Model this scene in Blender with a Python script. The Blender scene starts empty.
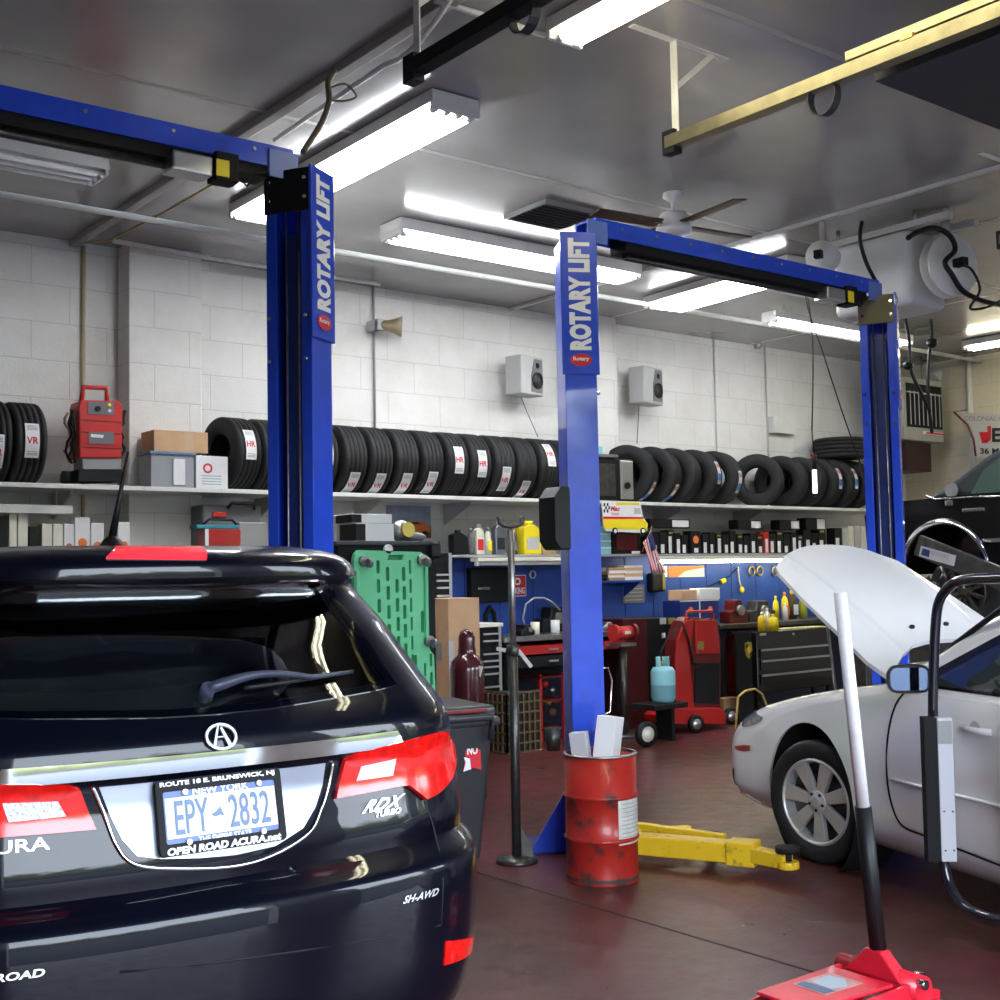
import bpy, bmesh, math, random
import numpy as np
from mathutils import Vector, Matrix, Euler
from mathutils.geometry import tessellate_polygon
random.seed(7)
PI = math.pi
COL = bpy.context.scene.collection
SC = bpy.context.scene
def R(d): return math.radians(d)

# ---------------------------------------------------------------- camera
YAW, PIT, ROL, FPX, EYE = R(38.1586), R(3.5059), R(-1.0654), 1228.87, 1.55
_f = Vector((math.sin(YAW)*math.cos(PIT), math.cos(YAW)*math.cos(PIT), math.sin(PIT)))
_r = Vector((math.cos(YAW), -math.sin(YAW), 0)); _u = _r.cross(_f)
RT = math.cos(ROL)*_r + math.sin(ROL)*_u
UP = -math.sin(ROL)*_r + math.cos(ROL)*_u
FW = _f
EYEP = Vector((0, 0, EYE))
cam = bpy.data.cameras.new('camera'); cam.sensor_width = 36; cam.lens = FPX/1000*36
cam.clip_start = 0.05; cam.clip_end = 200
co = bpy.data.objects.new('camera', cam); COL.objects.link(co)
co.matrix_world = Matrix(((RT.x, UP.x, -FW.x, 0), (RT.y, UP.y, -FW.y, 0), (RT.z, UP.z, -FW.z, EYE), (0, 0, 0, 1)))
SC.camera = co
# survey helpers: where the sight line through a measured point of the photograph meets a known plane of the room
def ray(u, v): return RT*((u-500)/FPX) + UP*(-(v-500)/FPX) + FW
def onx(u, v, x): d = ray(u, v); return EYEP + d*(x/d.x)
def ony(u, v, y): d = ray(u, v); return EYEP + d*(y/d.y)
def onz(u, v, z): d = ray(u, v); return EYEP + d*((z-EYE)/d.z)
def onp(u, v, p, n): d = ray(u, v); return EYEP + d*(n.dot(p-EYEP)/n.dot(d))

# ---------------------------------------------------------------- exposure, daylight
SC.view_settings.view_transform = 'Standard'; SC.view_settings.look = 'None'
SC.view_settings.gamma = 1; SC.view_settings.use_curve_mapping = False
SC.view_settings.exposure = 0.75
TUBE = 20.0        # emission of the fluorescent tubes
SKY = 11.0          # daylight through the open garage doors
w = bpy.data.worlds.new('world'); SC.world = w; w.use_nodes = True
nt = w.node_tree; nt.nodes.clear()
out = nt.nodes.new('ShaderNodeOutputWorld'); bg = nt.nodes.new('ShaderNodeBackground')
tc = nt.nodes.new('ShaderNodeTexCoord'); sp = nt.nodes.new('ShaderNodeSeparateXYZ')
ns = nt.nodes.new('ShaderNodeTexNoise'); ns.inputs['Scale'].default_value = 14; ns.inputs['Detail'].default_value = 6
ad = nt.nodes.new('ShaderNodeMath'); ad.operation = 'MULTIPLY_ADD'; ad.inputs[1].default_value = 0.16
cr = nt.nodes.new('ShaderNodeValToRGB'); e = cr.color_ramp.elements
e[0].position = 0.0; e[0].color = (.03, .03, .032, 1)
e[1].position = 1.0; e[1].color = (.55, .74, 1, 1)
for p_, c_ in ((.085, (.03, .03, .03, 1)), (.10, (.03, .04, .02, 1)), (.19, (.07, .09, .045, 1)), (.235, (.8, .88, 1, 1))):
    k = e.new(p_); k.color = c_
nt.links.new(tc.outputs['Generated'], sp.inputs[0]); nt.links.new(tc.outputs['Generated'], ns.inputs['Vector'])
nt.links.new(ns.outputs['Fac'], ad.inputs[0]); nt.links.new(sp.outputs['Z'], ad.inputs[2])
nt.links.new(ad.outputs[0], cr.inputs['Fac']); nt.links.new(cr.outputs['Color'], bg.inputs['Color'])
bg.inputs['Strength'].default_value = SKY; nt.links.new(bg.outputs[0], out.inputs[0])
def portal(x0, x1, y, z0, z1):
    l = bpy.data.lights.new('door_daylight', 'AREA'); l.shape = 'RECTANGLE'; l.size = x1-x0; l.size_y = z1-z0
    l.cycles.is_portal = True
    o = bpy.data.objects.new('door_daylight', l); COL.objects.link(o)
    o.location = ((x0+x1)/2, y, (z0+z1)/2); o.rotation_euler = (R(90), 0, 0)

# ---------------------------------------------------------------- materials
MATS = {}
def mat(name, col, rough=.5, metal=0, coat=0, emit=None, es=1, spec=.5, bump=0, bscale=40, var=0, vscale=6, trans=0, alpha=1, ior=1.45, dirt=None, aniso=None):
    if name in MATS: return MATS[name]
    m = bpy.data.materials.new(name); m.use_nodes = True; t = m.node_tree; b = t.nodes['Principled BSDF']
    c = (*col, 1)
    b.inputs['Base Color'].default_value = c; b.inputs['Roughness'].default_value = rough
    b.inputs['Metallic'].default_value = metal; b.inputs['Coat Weight'].default_value = coat; b.inputs['Coat Roughness'].default_value = .03
    b.inputs['Specular IOR Level'].default_value = spec; b.inputs['Transmission Weight'].default_value = trans
    b.inputs['IOR'].default_value = ior; b.inputs['Alpha'].default_value = alpha
    if emit: b.inputs['Emission Color'].default_value = (*emit, 1); b.inputs['Emission Strength'].default_value = es
    if var or bump or dirt:
        tc = t.nodes.new('ShaderNodeTexCoord')
    if var or dirt:
        n = t.nodes.new('ShaderNodeTexNoise'); n.inputs['Scale'].default_value = vscale; n.inputs['Detail'].default_value = 6
        n.inputs['Roughness'].default_value = .6
        t.links.new(tc.outputs['Object'], n.inputs['Vector'])
        r = t.nodes.new('ShaderNodeValToRGB'); el = r.color_ramp.elements
        if dirt:
            el[0].position = .42-dirt[1]*.2; el[0].color = (*dirt[0], 1); el[1].position = .5-dirt[1]*.1; el[1].color = c
        else:
            el[0].position = .3; el[0].color = (*[max(0, x*(1-var)) for x in col], 1)
            el[1].position = .7; el[1].color = (*[min(1, x*(1+var)) for x in col], 1)
        t.links.new(n.outputs['Fac'], r.inputs['Fac']); t.links.new(r.outputs['Color'], b.inputs['Base Color'])
    if bump:
        n2 = t.nodes.new('ShaderNodeTexNoise'); n2.inputs['Scale'].default_value = bscale; n2.inputs['Detail'].default_value = 3
        bp = t.nodes.new('ShaderNodeBump'); bp.inputs['Strength'].default_value = bump; bp.inputs['Distance'].default_value = .01
        t.links.new(tc.outputs['Object'], n2.inputs['Vector']); t.links.new(n2.outputs['Fac'], bp.inputs['Height']); t.links.new(bp.outputs[0], b.inputs['Normal'])
    MATS[name] = m; return m
def glassmat(name, tint, tr, rough=.02):
    if name in MATS: return MATS[name]
    m = bpy.data.materials.new(name); m.use_nodes = True; t = m.node_tree; t.nodes.clear()
    o = t.nodes.new('ShaderNodeOutputMaterial'); mx = t.nodes.new('ShaderNodeMixShader'); fr = t.nodes.new('ShaderNodeFresnel'); fr.inputs['IOR'].default_value = 1.5
    tb = t.nodes.new('ShaderNodeBsdfTransparent'); tb.inputs['Color'].default_value = (*[x*tr for x in tint], 1)
    g = t.nodes.new('ShaderNodeBsdfGlossy'); g.inputs['Roughness'].default_value = rough; g.inputs['Color'].default_value = (1, 1, 1, 1)
    t.links.new(fr.outputs[0], mx.inputs[0]); t.links.new(tb.outputs[0], mx.inputs[1]); t.links.new(g.outputs[0], mx.inputs[2]); t.links.new(mx.outputs[0], o.inputs[0])
    MATS[name] = m; return m
K = dict(
 white=mat('white_paint', (.8, .8, .78), .5), offwhite=mat('off_white_enamel', (.72, .72, .69), .4, var=.06),
 cream=mat('cream_metal', (.75, .73, .62), .4), black=mat('black_plastic', (.007, .007, .008), .45, spec=.35), blackm=mat('matte_black', (.010, .010, .011), .7, spec=.3),
 bgloss=mat('gloss_black', (.005, .005, .006), .2, coat=.3), rubber=mat('tyre_rubber', (.011, .011, .012), .62, bump=.4, bscale=160),
 grey=mat('grey_plastic', (.16, .16, .17), .5), lgrey=mat('light_grey_metal', (.5, .5, .5), .4, var=.05), mgrey=mat('mid_grey', (.3, .3, .3), .5),
 steel=mat('worn_steel', (.35, .34, .33), .35, .9, var=.25, vscale=20), dsteel=mat('dark_steel', (.10, .095, .09), .4, .8, var=.3, vscale=15),
 chrome=mat('chrome', (.7, .7, .72), .08, 1), silver=mat('brushed_silver', (.42, .45, .54), .33, 1),
 blue=mat('lift_blue_enamel', (.012, .065, .62), .3, coat=.5, var=.12, vscale=9), dblue=mat('dark_blue_metal', (.01, .025, .16), .4, var=.2),
 wblue=mat('blue_wall_panel', (.02, .07, .34), .5, var=.15), yellow=mat('yellow_enamel', (.85, .55, .02), .4, dirt=((.35, .22, .03), .7), vscale=14),
 ypl=mat('yellow_plastic', (.9, .72, .02), .4), red=mat('red_plastic', (.55, .025, .02), .4), rede=mat('red_enamel', (.42, .012, .012), .3, coat=.3),
 dred=mat('dark_red_enamel', (.13, .009, .009), .4, var=.2), maroon=mat('maroon_paint', (.07, .012, .016), .2, coat=.5), green=mat('green_plastic', (.16, .66, .33), .4),
 dgreen=mat('dark_green_recess', (.03, .3, .12), .5), card=mat('cardboard', (.42, .26, .13), .85, var=.1), cardl=mat('light_cardboard', (.6, .38, .22), .85, var=.08), paper=mat('white_card', (.8, .8, .8), .6),
 lblue=mat('light_blue_paint', (.25, .55, .62), .4, var=.06), teal=mat('teal_plastic', (.03, .25, .3), .4), orange=mat('orange_print', (.8, .2, .04), .5),
 gold=mat('brass_finish', (.5, .38, .1), .35, .8), badge=mat('satin_badge', (.75, .76, .8), .38, .8), olive=mat('olive_grey_metal', (.10, .09, .055), .4, .3), alu=mat('aluminium', (.6, .6, .6), .3, .9), brown=mat('brown_wood', (.10, .06, .035), .7, var=.3),
 wred=mat('printed_red', (.65, .02, .03), .5), wblk=mat('printed_black', (.02, .02, .02), .6), wwht=mat('printed_white', (.85, .85, .87), .5),
 trk=mat('galvanised_track', (.26, .23, .14), .42, .85, var=.2, vscale=12), bulb=mat('fluorescent_tube', (1, 1, 1), .5, emit=(.93, .96, 1), es=TUBE),
 bulby=mat('warm_fluorescent_tube', (1, 1, 1), .5, emit=(1, .93, .66), es=TUBE*.8), clear=glassmat('clear_glass', (1, 1, 1), .9),
)

# ---------------------------------------------------------------- mesh helpers
ORG = {}
def orig(o):
    while o.parent: o = o.parent
    return ORG.get(o.name, Vector())
def frame(ez):
    ez = Vector(ez).normalized(); a = Vector((0, 0, 1)) if abs(ez.z) < .9 else Vector((1, 0, 0))
    ex = a.cross(ez).normalized(); return ex, ez.cross(ex), ez
class MB:
    def __init__(s): s.v = []; s.f = []; s.mi = []; s.sm = []; s.T = None
    def add(s, vs, fs, m=0, sm=False):
        n = len(s.v)
        s.v += [s.T @ Vector(p) if s.T else Vector(p) for p in vs]
        s.f += [tuple(i+n for i in f) for f in fs]; s.mi += [m]*len(fs); s.sm += [sm]*len(fs); return s
    def box(s, x0, x1, y0, y1, z0, z1, m=0):
        if x0 > x1: x0, x1 = x1, x0
        if y0 > y1: y0, y1 = y1, y0
        if z0 > z1: z0, z1 = z1, z0
        return s.add([(x, y, z) for z in (z0, z1) for y in (y0, y1) for x in (x0, x1)], [(0, 2, 3, 1), (4, 5, 7, 6), (0, 1, 5, 4), (2, 6, 7, 3), (0, 4, 6, 2), (1, 3, 7, 5)], m)
    def obox(s, c, size, rot=(0, 0, 0), m=0, M=None):
        M = M or Euler(rot).to_matrix(); c = Vector(c)
        return s.add([c + M @ Vector((x*size[0]/2, y*size[1]/2, z*size[2]/2)) for z in (-1, 1) for y in (-1, 1) for x in (-1, 1)], [(0, 2, 3, 1), (4, 5, 7, 6), (0, 1, 5, 4), (2, 6, 7, 3), (0, 4, 6, 2), (1, 3, 7, 5)], m)
    def bar(s, p0, p1, w, h, up=(0, 0, 1), m=0):
        p0 = Vector(p0); p1 = Vector(p1); d = (p1-p0); L = d.length; d.normalize(); up = Vector(up)
        sd = d.cross(up)
        if sd.length < 1e-4: sd = d.cross(Vector((1, 0, 0)))
        sd.normalize(); u2 = sd.cross(d)
        M = Matrix((sd, d, u2)).transposed(); return s.obox((p0+p1)/2, (w, L, h), M=M, m=m)
    def cyl(s, p0, p1, r, r1=None, n=16, m=0, sm=True, cap=True):
        p0 = Vector(p0); p1 = Vector(p1); r1 = r if r1 is None else r1; ex, ey, ez = frame(p1-p0)
        vs = []
        for p, q in ((p0, r), (p1, r1)):
            vs += [p + ex*q*math.cos(2*PI*i/n) + ey*q*math.sin(2*PI*i/n) for i in range(n)]
        s.add(vs, [(i, (i+1) % n, n+(i+1) % n, n+i) for i in range(n)], m, sm)
        if cap: s.add(vs, [tuple(range(n-1, -1, -1)), tuple(range(n, 2*n))], m)
        return s
    def lathe(s, prof, c=(0, 0, 0), axis=(0, 0, 1), n=32, m=0, sm=True, a0=0, a1=2*PI):
        c = Vector(c); ex, ey, ez = frame(axis); k = len(prof); full = abs(a1-a0-2*PI) < 1e-6; N = n if full else n+1
        vs = [c + ez*t + (ex*math.cos(a0+(a1-a0)*i/n) + ey*math.sin(a0+(a1-a0)*i/n))*r for i in range(N) for r, t in prof]
        fs = [(i*k+j, ((i+1) % N)*k+j, ((i+1) % N)*k+j+1, i*k+j+1) for i in range(n) for j in range(k-1)]
        return s.add(vs, fs, m, sm)
    def tube(s, pts, r, n=8, m=0, cap=True):
        pts = [Vector(p) for p in pts]; k = len(pts); ex = None; vs = []
        for i, p in enumerate(pts):
            d = (pts[min(i+1, k-1)]-pts[max(i-1, 0)]).normalized()
            if ex is None: ex, ey, _ = frame(d)
            else:
                ex = (ex - d*ex.dot(d)).normalized(); ey = d.cross(ex)
            rr = r[i] if isinstance(r, (list, tuple)) else r
            vs += [p + (ex*math.cos(2*PI*j/n) + ey*math.sin(2*PI*j/n))*rr for j in range(n)]
        fs = [(i*n+j, i*n+(j+1) % n, (i+1)*n+(j+1) % n, (i+1)*n+j) for i in range(k-1) for j in range(n)]
        s.add(vs, fs, m, True)
        if cap: s.add(vs, [tuple(range(n-1, -1, -1)), tuple(range((k-1)*n, k*n))], m)
        return s
    def prism(s, poly, o, ex, ey, d, m=0, m2=None, holes=()):
        # polygon (2-D) in the frame o, ex, ey, pushed along vector d
        o = Vector(o); ex = Vector(ex); ey = Vector(ey); d = Vector(d)
        loops = [poly]+list(holes); P = [[o+ex*x+ey*y for x, y in L] for L in loops]
        fl = [p for L in P for p in L]; n = len(fl)
        tri = tessellate_polygon([[Vector((x, y, 0)) for x, y in L] for L in loops])
        s.add(fl, [tuple(t) for t in tri], m); s.add([p+d for p in fl], [tuple(reversed(t)) for t in tri], m if m2 is None else m2)
        st = 0
        for L in loops:
            k = len(L); a = [o+ex*x+ey*y for x, y in L]
            s.add(a+[p+d for p in a], [(i, (i+1) % k, k+(i+1) % k, k+i) for i in range(k)], m)
        return s
    def grid(s, fn, us, vs_, m=0, sm=True, wrap=False):
        P = [fn(u, v) for u in us for v in vs_]; k = len(vs_); n = len(us)
        fs = [(i*k+j, (i+1)*k+j, (i+1)*k+j+1, i*k+j+1) for i in range(n-1) for j in range(k-1)]
        return s.add(P, fs, m, sm)
    def ball(s, c, r, n=16, m=0, sc=(1, 1, 1)):
        c = Vector(c)
        return s.grid(lambda a, b: c + Vector((r*sc[0]*math.cos(a)*math.sin(b), r*sc[1]*math.sin(a)*math.sin(b), r*sc[2]*math.cos(b))), [2*PI*i/n for i in range(n+1)], [PI*j/(n//2) for j in range(n//2+1)], m)
    def build(s, name, mats, parent=None, bevel=0, solid=0, sub=0, seg=2, fix=True):
        me = bpy.data.meshes.new(name); off = orig(parent) if parent else Vector()
        me.from_pydata([tuple(p-off) for p in s.v], [], s.f)
        if not isinstance(mats, (list, tuple)): mats = [mats]
        for m in mats: me.materials.append(K[m] if isinstance(m, str) else m)
        me.polygons.foreach_set('material_index', s.mi); me.polygons.foreach_set('use_smooth', s.sm)
        if fix:
            bm = bmesh.new(); bm.from_mesh(me); bmesh.ops.remove_doubles(bm, verts=bm.verts, dist=1e-5)
            bmesh.ops.dissolve_degenerate(bm, edges=bm.edges, dist=1e-6)
            bmesh.ops.recalc_face_normals(bm, faces=bm.faces); bm.to_mesh(me); bm.free()
        me.update()
        o = bpy.data.objects.new(name, me); COL.objects.link(o)
        if parent: o.parent = parent
        if solid: md = o.modifiers.new('s', 'SOLIDIFY'); md.thickness = solid; md.offset = -1
        if bevel:
            md = o.modifiers.new('b', 'BEVEL'); md.width = bevel; md.segments = seg; md.limit_method = 'ANGLE'; md.angle_limit = R(40); md.harden_normals = False
        if sub: md = o.modifiers.new('u', 'SUBSURF'); md.levels = sub; md.render_levels = sub
        return o
def tag(o, label=None, cat=None, group=None, kind=None):
    if label: o['label'] = label
    if cat: o['category'] = cat
    if group: o['group'] = group
    if kind: o['kind'] = kind
    return o
def thing(name, loc, label, cat, group=None, rz=0):
    # with rz == 0 parts are given in world coordinates, otherwise in the thing's own
    o = bpy.data.objects.new(name, None); COL.objects.link(o); o.location = loc; o.rotation_euler.z = rz; o.empty_display_size = .1
    ORG[o.name] = Vector(loc) if rz == 0 else Vector()
    return tag(o, label, cat, group)
def solo(o, label, cat, group=None, loc=None):
    # a one-mesh thing: move its origin to the base
    vs = [v.co.copy() for v in o.data.vertices]
    lo = Vector((min(v.x for v in vs)+max(v.x for v in vs), min(v.y for v in vs)+max(v.y for v in vs), 2*min(v.z for v in vs)))/2
    for v in o.data.vertices: v.co -= lo
    o.location = lo; ORG[o.name] = lo
    return tag(o, label, cat, group)
def struct(mb, name, mats, **k): return tag(mb.build(name, mats, **k), kind='structure')
def dup(root, loc, rz=0, label=None, group=None, rot=None):
    r = root.copy(); COL.objects.link(r); r.location = loc; r.rotation_euler = rot or (0, 0, rz)
    if label: r['label'] = label
    if group: r['group'] = group
    for ch in list(root.children):
        c = ch.copy(); COL.objects.link(c); c.parent = r
        for g in ch.children:
            d = g.copy(); COL.objects.link(d); d.parent = c
    return r
_TX = {}
def smooth(pts, k=5):
    P = [Vector(p) for p in pts]; out = []
    for i in range(len(P)-1):
        a, b, c, d = P[max(i-1, 0)], P[i], P[i+1], P[min(i+2, len(P)-1)]
        for j in range(k):
            t = j/k; out.append(.5*((2*b)+(c-a)*t+(2*a-5*b+4*c-d)*t*t+(3*b-a-3*c+d)*t**3))
    return out+[P[-1]]
def text2d(t, bold=.0, shear=0, spacing=1):
    k = (t, bold, shear, spacing)
    if k not in _TX:
        cu = bpy.data.curves.new('t', 'FONT'); cu.body = t; cu.offset = bold; cu.shear = shear; cu.space_character = spacing
        cu.resolution_u = 3; cu.fill_mode = 'FRONT'
        o = bpy.data.objects.new('t', cu); COL.objects.link(o)
        dg = bpy.context.evaluated_depsgraph_get(); me = bpy.data.meshes.new_from_object(o.evaluated_get(dg))
        vs = [(v.co.x, v.co.y) for v in me.vertices]; fs = [tuple(p.vertices) for p in me.polygons]
        bpy.data.objects.remove(o); bpy.data.meshes.remove(me); bpy.data.curves.remove(cu)
        x0 = min(v[0] for v in vs); x1 = max(v[0] for v in vs); y0 = min(v[1] for v in vs); y1 = max(v[1] for v in vs)
        _TX[k] = ([((x-x0)/(x1-x0), (y-y0)/(y1-y0)) for x, y in vs], fs)
    return _TX[k]
def text(mb, t, o, ex, ey, m=0, bold=.0, shear=0, fn=None, spacing=1):
    # lettering filling the parallelogram o, o+ex, o+ey
    vs, fs = text2d(t, bold, shear, spacing)
    if fn is None:
        o = Vector(o); ex = Vector(ex); ey = Vector(ey); fn = lambda a, b: o+ex*a+ey*b
    mb.add([fn(a, b) for a, b in vs], fs, m); return mb
def rrect(w, h, r, n=4, cx=0, cy=0):
    P = []
    for (sx, sy, a) in ((1, 1, 0), (-1, 1, 90), (-1, -1, 180), (1, -1, 270)):
        for i in range(n+1):
            t = R(a+90*i/n); P.append((cx+sx*(w/2-r)+r*math.cos(t), cy+sy*(h/2-r)+r*math.sin(t)))
    return P
def circ(r, n=24, cx=0, cy=0, ry=None): return [(cx+r*math.cos(2*PI*i/n), cy+(ry or r)*math.sin(2*PI*i/n)) for i in range(n)]
X, Y, Z = Vector((1, 0, 0)), Vector((0, 1, 0)), Vector((0, 0, 1))

# ================================================================ the building
WY, WX, CZ = 9.7, 14.66, 4.28
def nodes_floor():
    m = bpy.data.materials.new('painted_concrete_floor'); m.use_nodes = True; t = m.node_tree; b = t.nodes['Principled BSDF']; N = t.nodes.new; L = t.links.new
    tc = N('ShaderNodeTexCoord')
    def noise(s, d=6, ro=.6):
        n = N('ShaderNodeTexNoise'); n.inputs['Scale'].default_value = s; n.inputs['Detail'].default_value = d; n.inputs['Roughness'].default_value = ro; L(tc.outputs['Object'], n.inputs['Vector']); return n
    n1 = noise(.8); n2 = noise(7, 8, .7); n3 = noise(40, 4)
    r1 = N('ShaderNodeValToRGB'); e = r1.color_ramp.elements; e[0].position = .35; e[0].color = (.070, .030, .022, 1); e[1].position = .62; e[1].color = (.120, .024, .034, 1)
    k = e.new(.5); k.color = (.088, .027, .023, 1)
    L(n1.outputs['Fac'], r1.inputs['Fac'])
    r2 = N('ShaderNodeValToRGB'); e = r2.color_ramp.elements; e[0].position = .30; e[0].color = (.6, .58, .58, 1); e[1].position = .65; e[1].color = (1.15, 1.1, 1.1, 1)
    L(n2.outputs['Fac'], r2.inputs['Fac'])
    mx = N('ShaderNodeMix'); mx.data_type = 'RGBA'; mx.blend_type = 'MULTIPLY'; mx.inputs[0].default_value = .75
    L(r1.outputs[0], mx.inputs[6]); L(r2.outputs[0], mx.inputs[7])
    # worn patches of bare grey concrete
    r3 = N('ShaderNodeValToRGB'); e = r3.color_ramp.elements; e[0].position = .60; e[0].color = (0, 0, 0, 1); e[1].position = .72; e[1].color = (.55, .55, .55, 1)
    n4 = noise(2.3, 9, .75); L(n4.outputs['Fac'], r3.inputs['Fac'])
    mx2 = N('ShaderNodeMix'); mx2.data_type = 'RGBA'; L(r3.outputs[0], mx2.inputs[0]); L(mx.outputs[2], mx2.inputs[6]); mx2.inputs[7].default_value = (.16, .085, .105, 1)
    L(mx2.outputs[2], b.inputs['Base Color']); b.inputs['Specular IOR Level'].default_value = .32
    rr = N('ShaderNodeMapRange'); rr.inputs[1].default_value = .3; rr.inputs[2].default_value = .7; rr.inputs[3].default_value = .26; rr.inputs[4].default_value = .46
    L(n2.outputs['Fac'], rr.inputs[0]); L(rr.outputs[0], b.inputs['Roughness'])
    bp = N('ShaderNodeBump'); bp.inputs['Strength'].default_value = .12; bp.inputs['Distance'].default_value = .01; L(n3.outputs['Fac'], bp.inputs['Height']); L(bp.outputs[0], b.inputs['Normal'])
    return m
def nodes_block(name, col, axis):
    m = bpy.data.materials.new(name); m.use_nodes = True; t = m.node_tree; b = t.nodes['Principled BSDF']; N = t.nodes.new; L = t.links.new
    tc = N('ShaderNodeTexCoord'); sp = N('ShaderNodeSeparateXYZ'); cb = N('ShaderNodeCombineXYZ'); L(tc.outputs['Object'], sp.inputs[0])
    L(sp.outputs[axis], cb.inputs[0]); L(sp.outputs['Z'], cb.inputs[1])
    br = N('ShaderNodeTexBrick'); br.inputs['Scale'].default_value = 1; br.inputs['Brick Width'].default_value = .6; br.inputs['Row Height'].default_value = .3
    br.inputs['Mortar Size'].default_value = .006; br.inputs['Mortar Smooth'].default_value = .6; br.inputs['Color1'].default_value = (*col, 1)
    br.inputs['Color2'].default_value = (*[x*.97 for x in col], 1); br.inputs['Mortar'].default_value = (*[x*.80 for x in col], 1)
    L(cb.outputs[0], br.inputs['Vector'])
    n = N('ShaderNodeTexNoise'); n.inputs['Scale'].default_value = 2.2; n.inputs['Detail'].default_value = 8; n.inputs['Roughness'].default_value = .7; L(tc.outputs['Object'], n.inputs['Vector'])
    r = N('ShaderNodeValToRGB'); e = r.color_ramp.elements; e[0].position = .3; e[0].color = (.88, .87, .84, 1); e[1].position = .6; e[1].color = (1, 1, 1, 1); L(n.outputs['Fac'], r.inputs['Fac'])
    mx = N('ShaderNodeMix'); mx.data_type = 'RGBA'; mx.blend_type = 'MULTIPLY'; mx.inputs[0].default_value = 1; L(br.outputs['Color'], mx.inputs[6]); L(r.outputs[0], mx.inputs[7]); L(mx.outputs[2], b.inputs['Base Color'])
    b.inputs['Roughness'].default_value = .55
    n2 = N('ShaderNodeTexNoise'); n2.inputs['Scale'].default_value = 60; L(tc.outputs['Object'], n2.inputs['Vector'])
    iv = N('ShaderNodeMath'); iv.operation = 'MULTIPLY_ADD'; iv.inputs[1].default_value = -1.2; L(br.outputs['Fac'], iv.inputs[0]); L(n2.outputs['Fac'], iv.inputs[2])
    bp = N('ShaderNodeBump'); bp.inputs['Strength'].default_value = .35; bp.inputs['Distance'].default_value = .006; L(iv.outputs[0], bp.inputs['Height']); L(bp.outputs[0], b.inputs['Normal'])
    return m
def nodes_ceiling():
    m = bpy.data.materials.new('ceiling_metal_panels'); m.use_nodes = True; t = m.node_tree; b = t.nodes['Principled BSDF']; N = t.nodes.new; L = t.links.new
    tc = N('ShaderNodeTexCoord'); n = N('ShaderNodeTexNoise'); n.inputs['Scale'].default_value = .7; n.inputs['Detail'].default_value = 5; L(tc.outputs['Object'], n.inputs['Vector'])
    r = N('ShaderNodeValToRGB'); e = r.color_ramp.elements; e[0].position = .35; e[0].color = (.33, .32, .32, 1); e[1].position = .7; e[1].color = (.47, .46, .46, 1); L(n.outputs['Fac'], r.inputs['Fac']); L(r.outputs[0], b.inputs['Base Color'])
    b.inputs['Roughness'].default_value = .2; b.inputs['Metallic'].default_value = .35
    n2 = N('ShaderNodeTexNoise'); n2.inputs['Scale'].default_value = 1.1; n2.inputs['Detail'].default_value = 2; L(tc.outputs['Object'], n2.inputs['Vector'])
    bp = N('ShaderNodeBump'); bp.inputs['Strength'].default_value = .35; bp.inputs['Distance'].default_value = .04; L(n2.outputs['Fac'], bp.inputs['Height']); L(bp.outputs[0], b.inputs['Normal'])
    return m
FLOORM = nodes_floor(); BLK = nodes_block('painted_block_wall', (.77, .755, .72), 'X'); BLKY = nodes_block('painted_block_side_wall', (.66, .61, .50), 'Y'); CEILM = nodes_ceiling()
LX = -4.5; FY = -1.0
g = MB().box(LX, WX+.2, FY, WY+.2, -.1, 0); struct(g, 'floor', FLOORM)
struct(MB().box(LX-.2, WX+.4, WY, WY+.2, 0, CZ), 'wall_back', BLK)
struct(MB().box(WX, WX+.2, FY, WY, 0, CZ), 'wall_right', BLKY)
struct(MB().box(LX-.2, LX, FY-.2, WY, 0, CZ), 'wall_left', BLKY)
struct(MB().box(LX-.2, WX+.4, FY-.2, WY+.2, CZ, CZ+.15), 'ceiling', CEILM)
DO = ((-.4, 2.92), (4.32, 7.75), (9.1, 12.5))
fw_ = MB(); xs = [LX-.2]+[q for d in DO for q in d]+[WX+.2]
for i in range(0, len(xs), 2): fw_.box(xs[i], xs[i+1], FY-.2, FY, 0, CZ)
for a, b in DO: fw_.box(a, b, FY-.2, FY, 3.55, CZ); portal(a, b, FY-.1, 0, 3.55)
struct(fw_, 'wall_front', BLK)
struct(MB().box(-30, 40, -40, FY, -.14, -.02), 'ground', mat('asphalt', (.02, .02, .022), .8, bump=.5, bscale=90))
# joints cut in the floor slab
jm = mat('floor_joint', (.02, .015, .015), .8)
p0, p1 = onz(493, 877, .001), onz(813, 972, .001); xj = (p0.x+p1.x)/2
struct(MB().box(xj-.006, xj+.006, FY, WY, .0, .002), 'trim_floor_joint', jm)
# pilasters
struct(MB().box(3.69, 4.31, 9.45, WY, 0, CZ), 'trim_pilaster_1', BLK, bevel=.01)
struct(MB().box(8.45, 9.05, 9.45, WY, 0, CZ), 'trim_pilaster_2', BLK, bevel=.01)
# ceiling panel seams and battens
sm_ = MB()
for yy in (6.35, 3.9): sm_.box(LX, WX, yy-.02, yy+.02, CZ-.001, CZ)
for xx in (1.5, 9.0, 11.5): sm_.box(xx-.02, xx+.02, FY, WY, CZ-.001, CZ)
struct(sm_, 'trim_ceiling_seam', mat('seam_metal', (.42, .41, .4), .35, .3))
a, b = onz(660, 268, CZ-.05), onz(850, 217, CZ-.05); xb = (a.x+b.x)/2
struct(MB().box(xb-.02, xb+.02, FY, WY, CZ-.03, CZ), 'trim_ceiling_batten', 'lgrey', bevel=.005)
a, b = onz(87, 241, CZ-.03), onz(317, 90, CZ-.03); xc = (a.x+b.x)/2
struct(MB().box(xc-.07, xc+.0, 3.5, WY, CZ-.05, CZ), 'trim_ceiling_channel', mat('grey_channel', (.33, .32, .31), .35, .4), bevel=.005)
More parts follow.
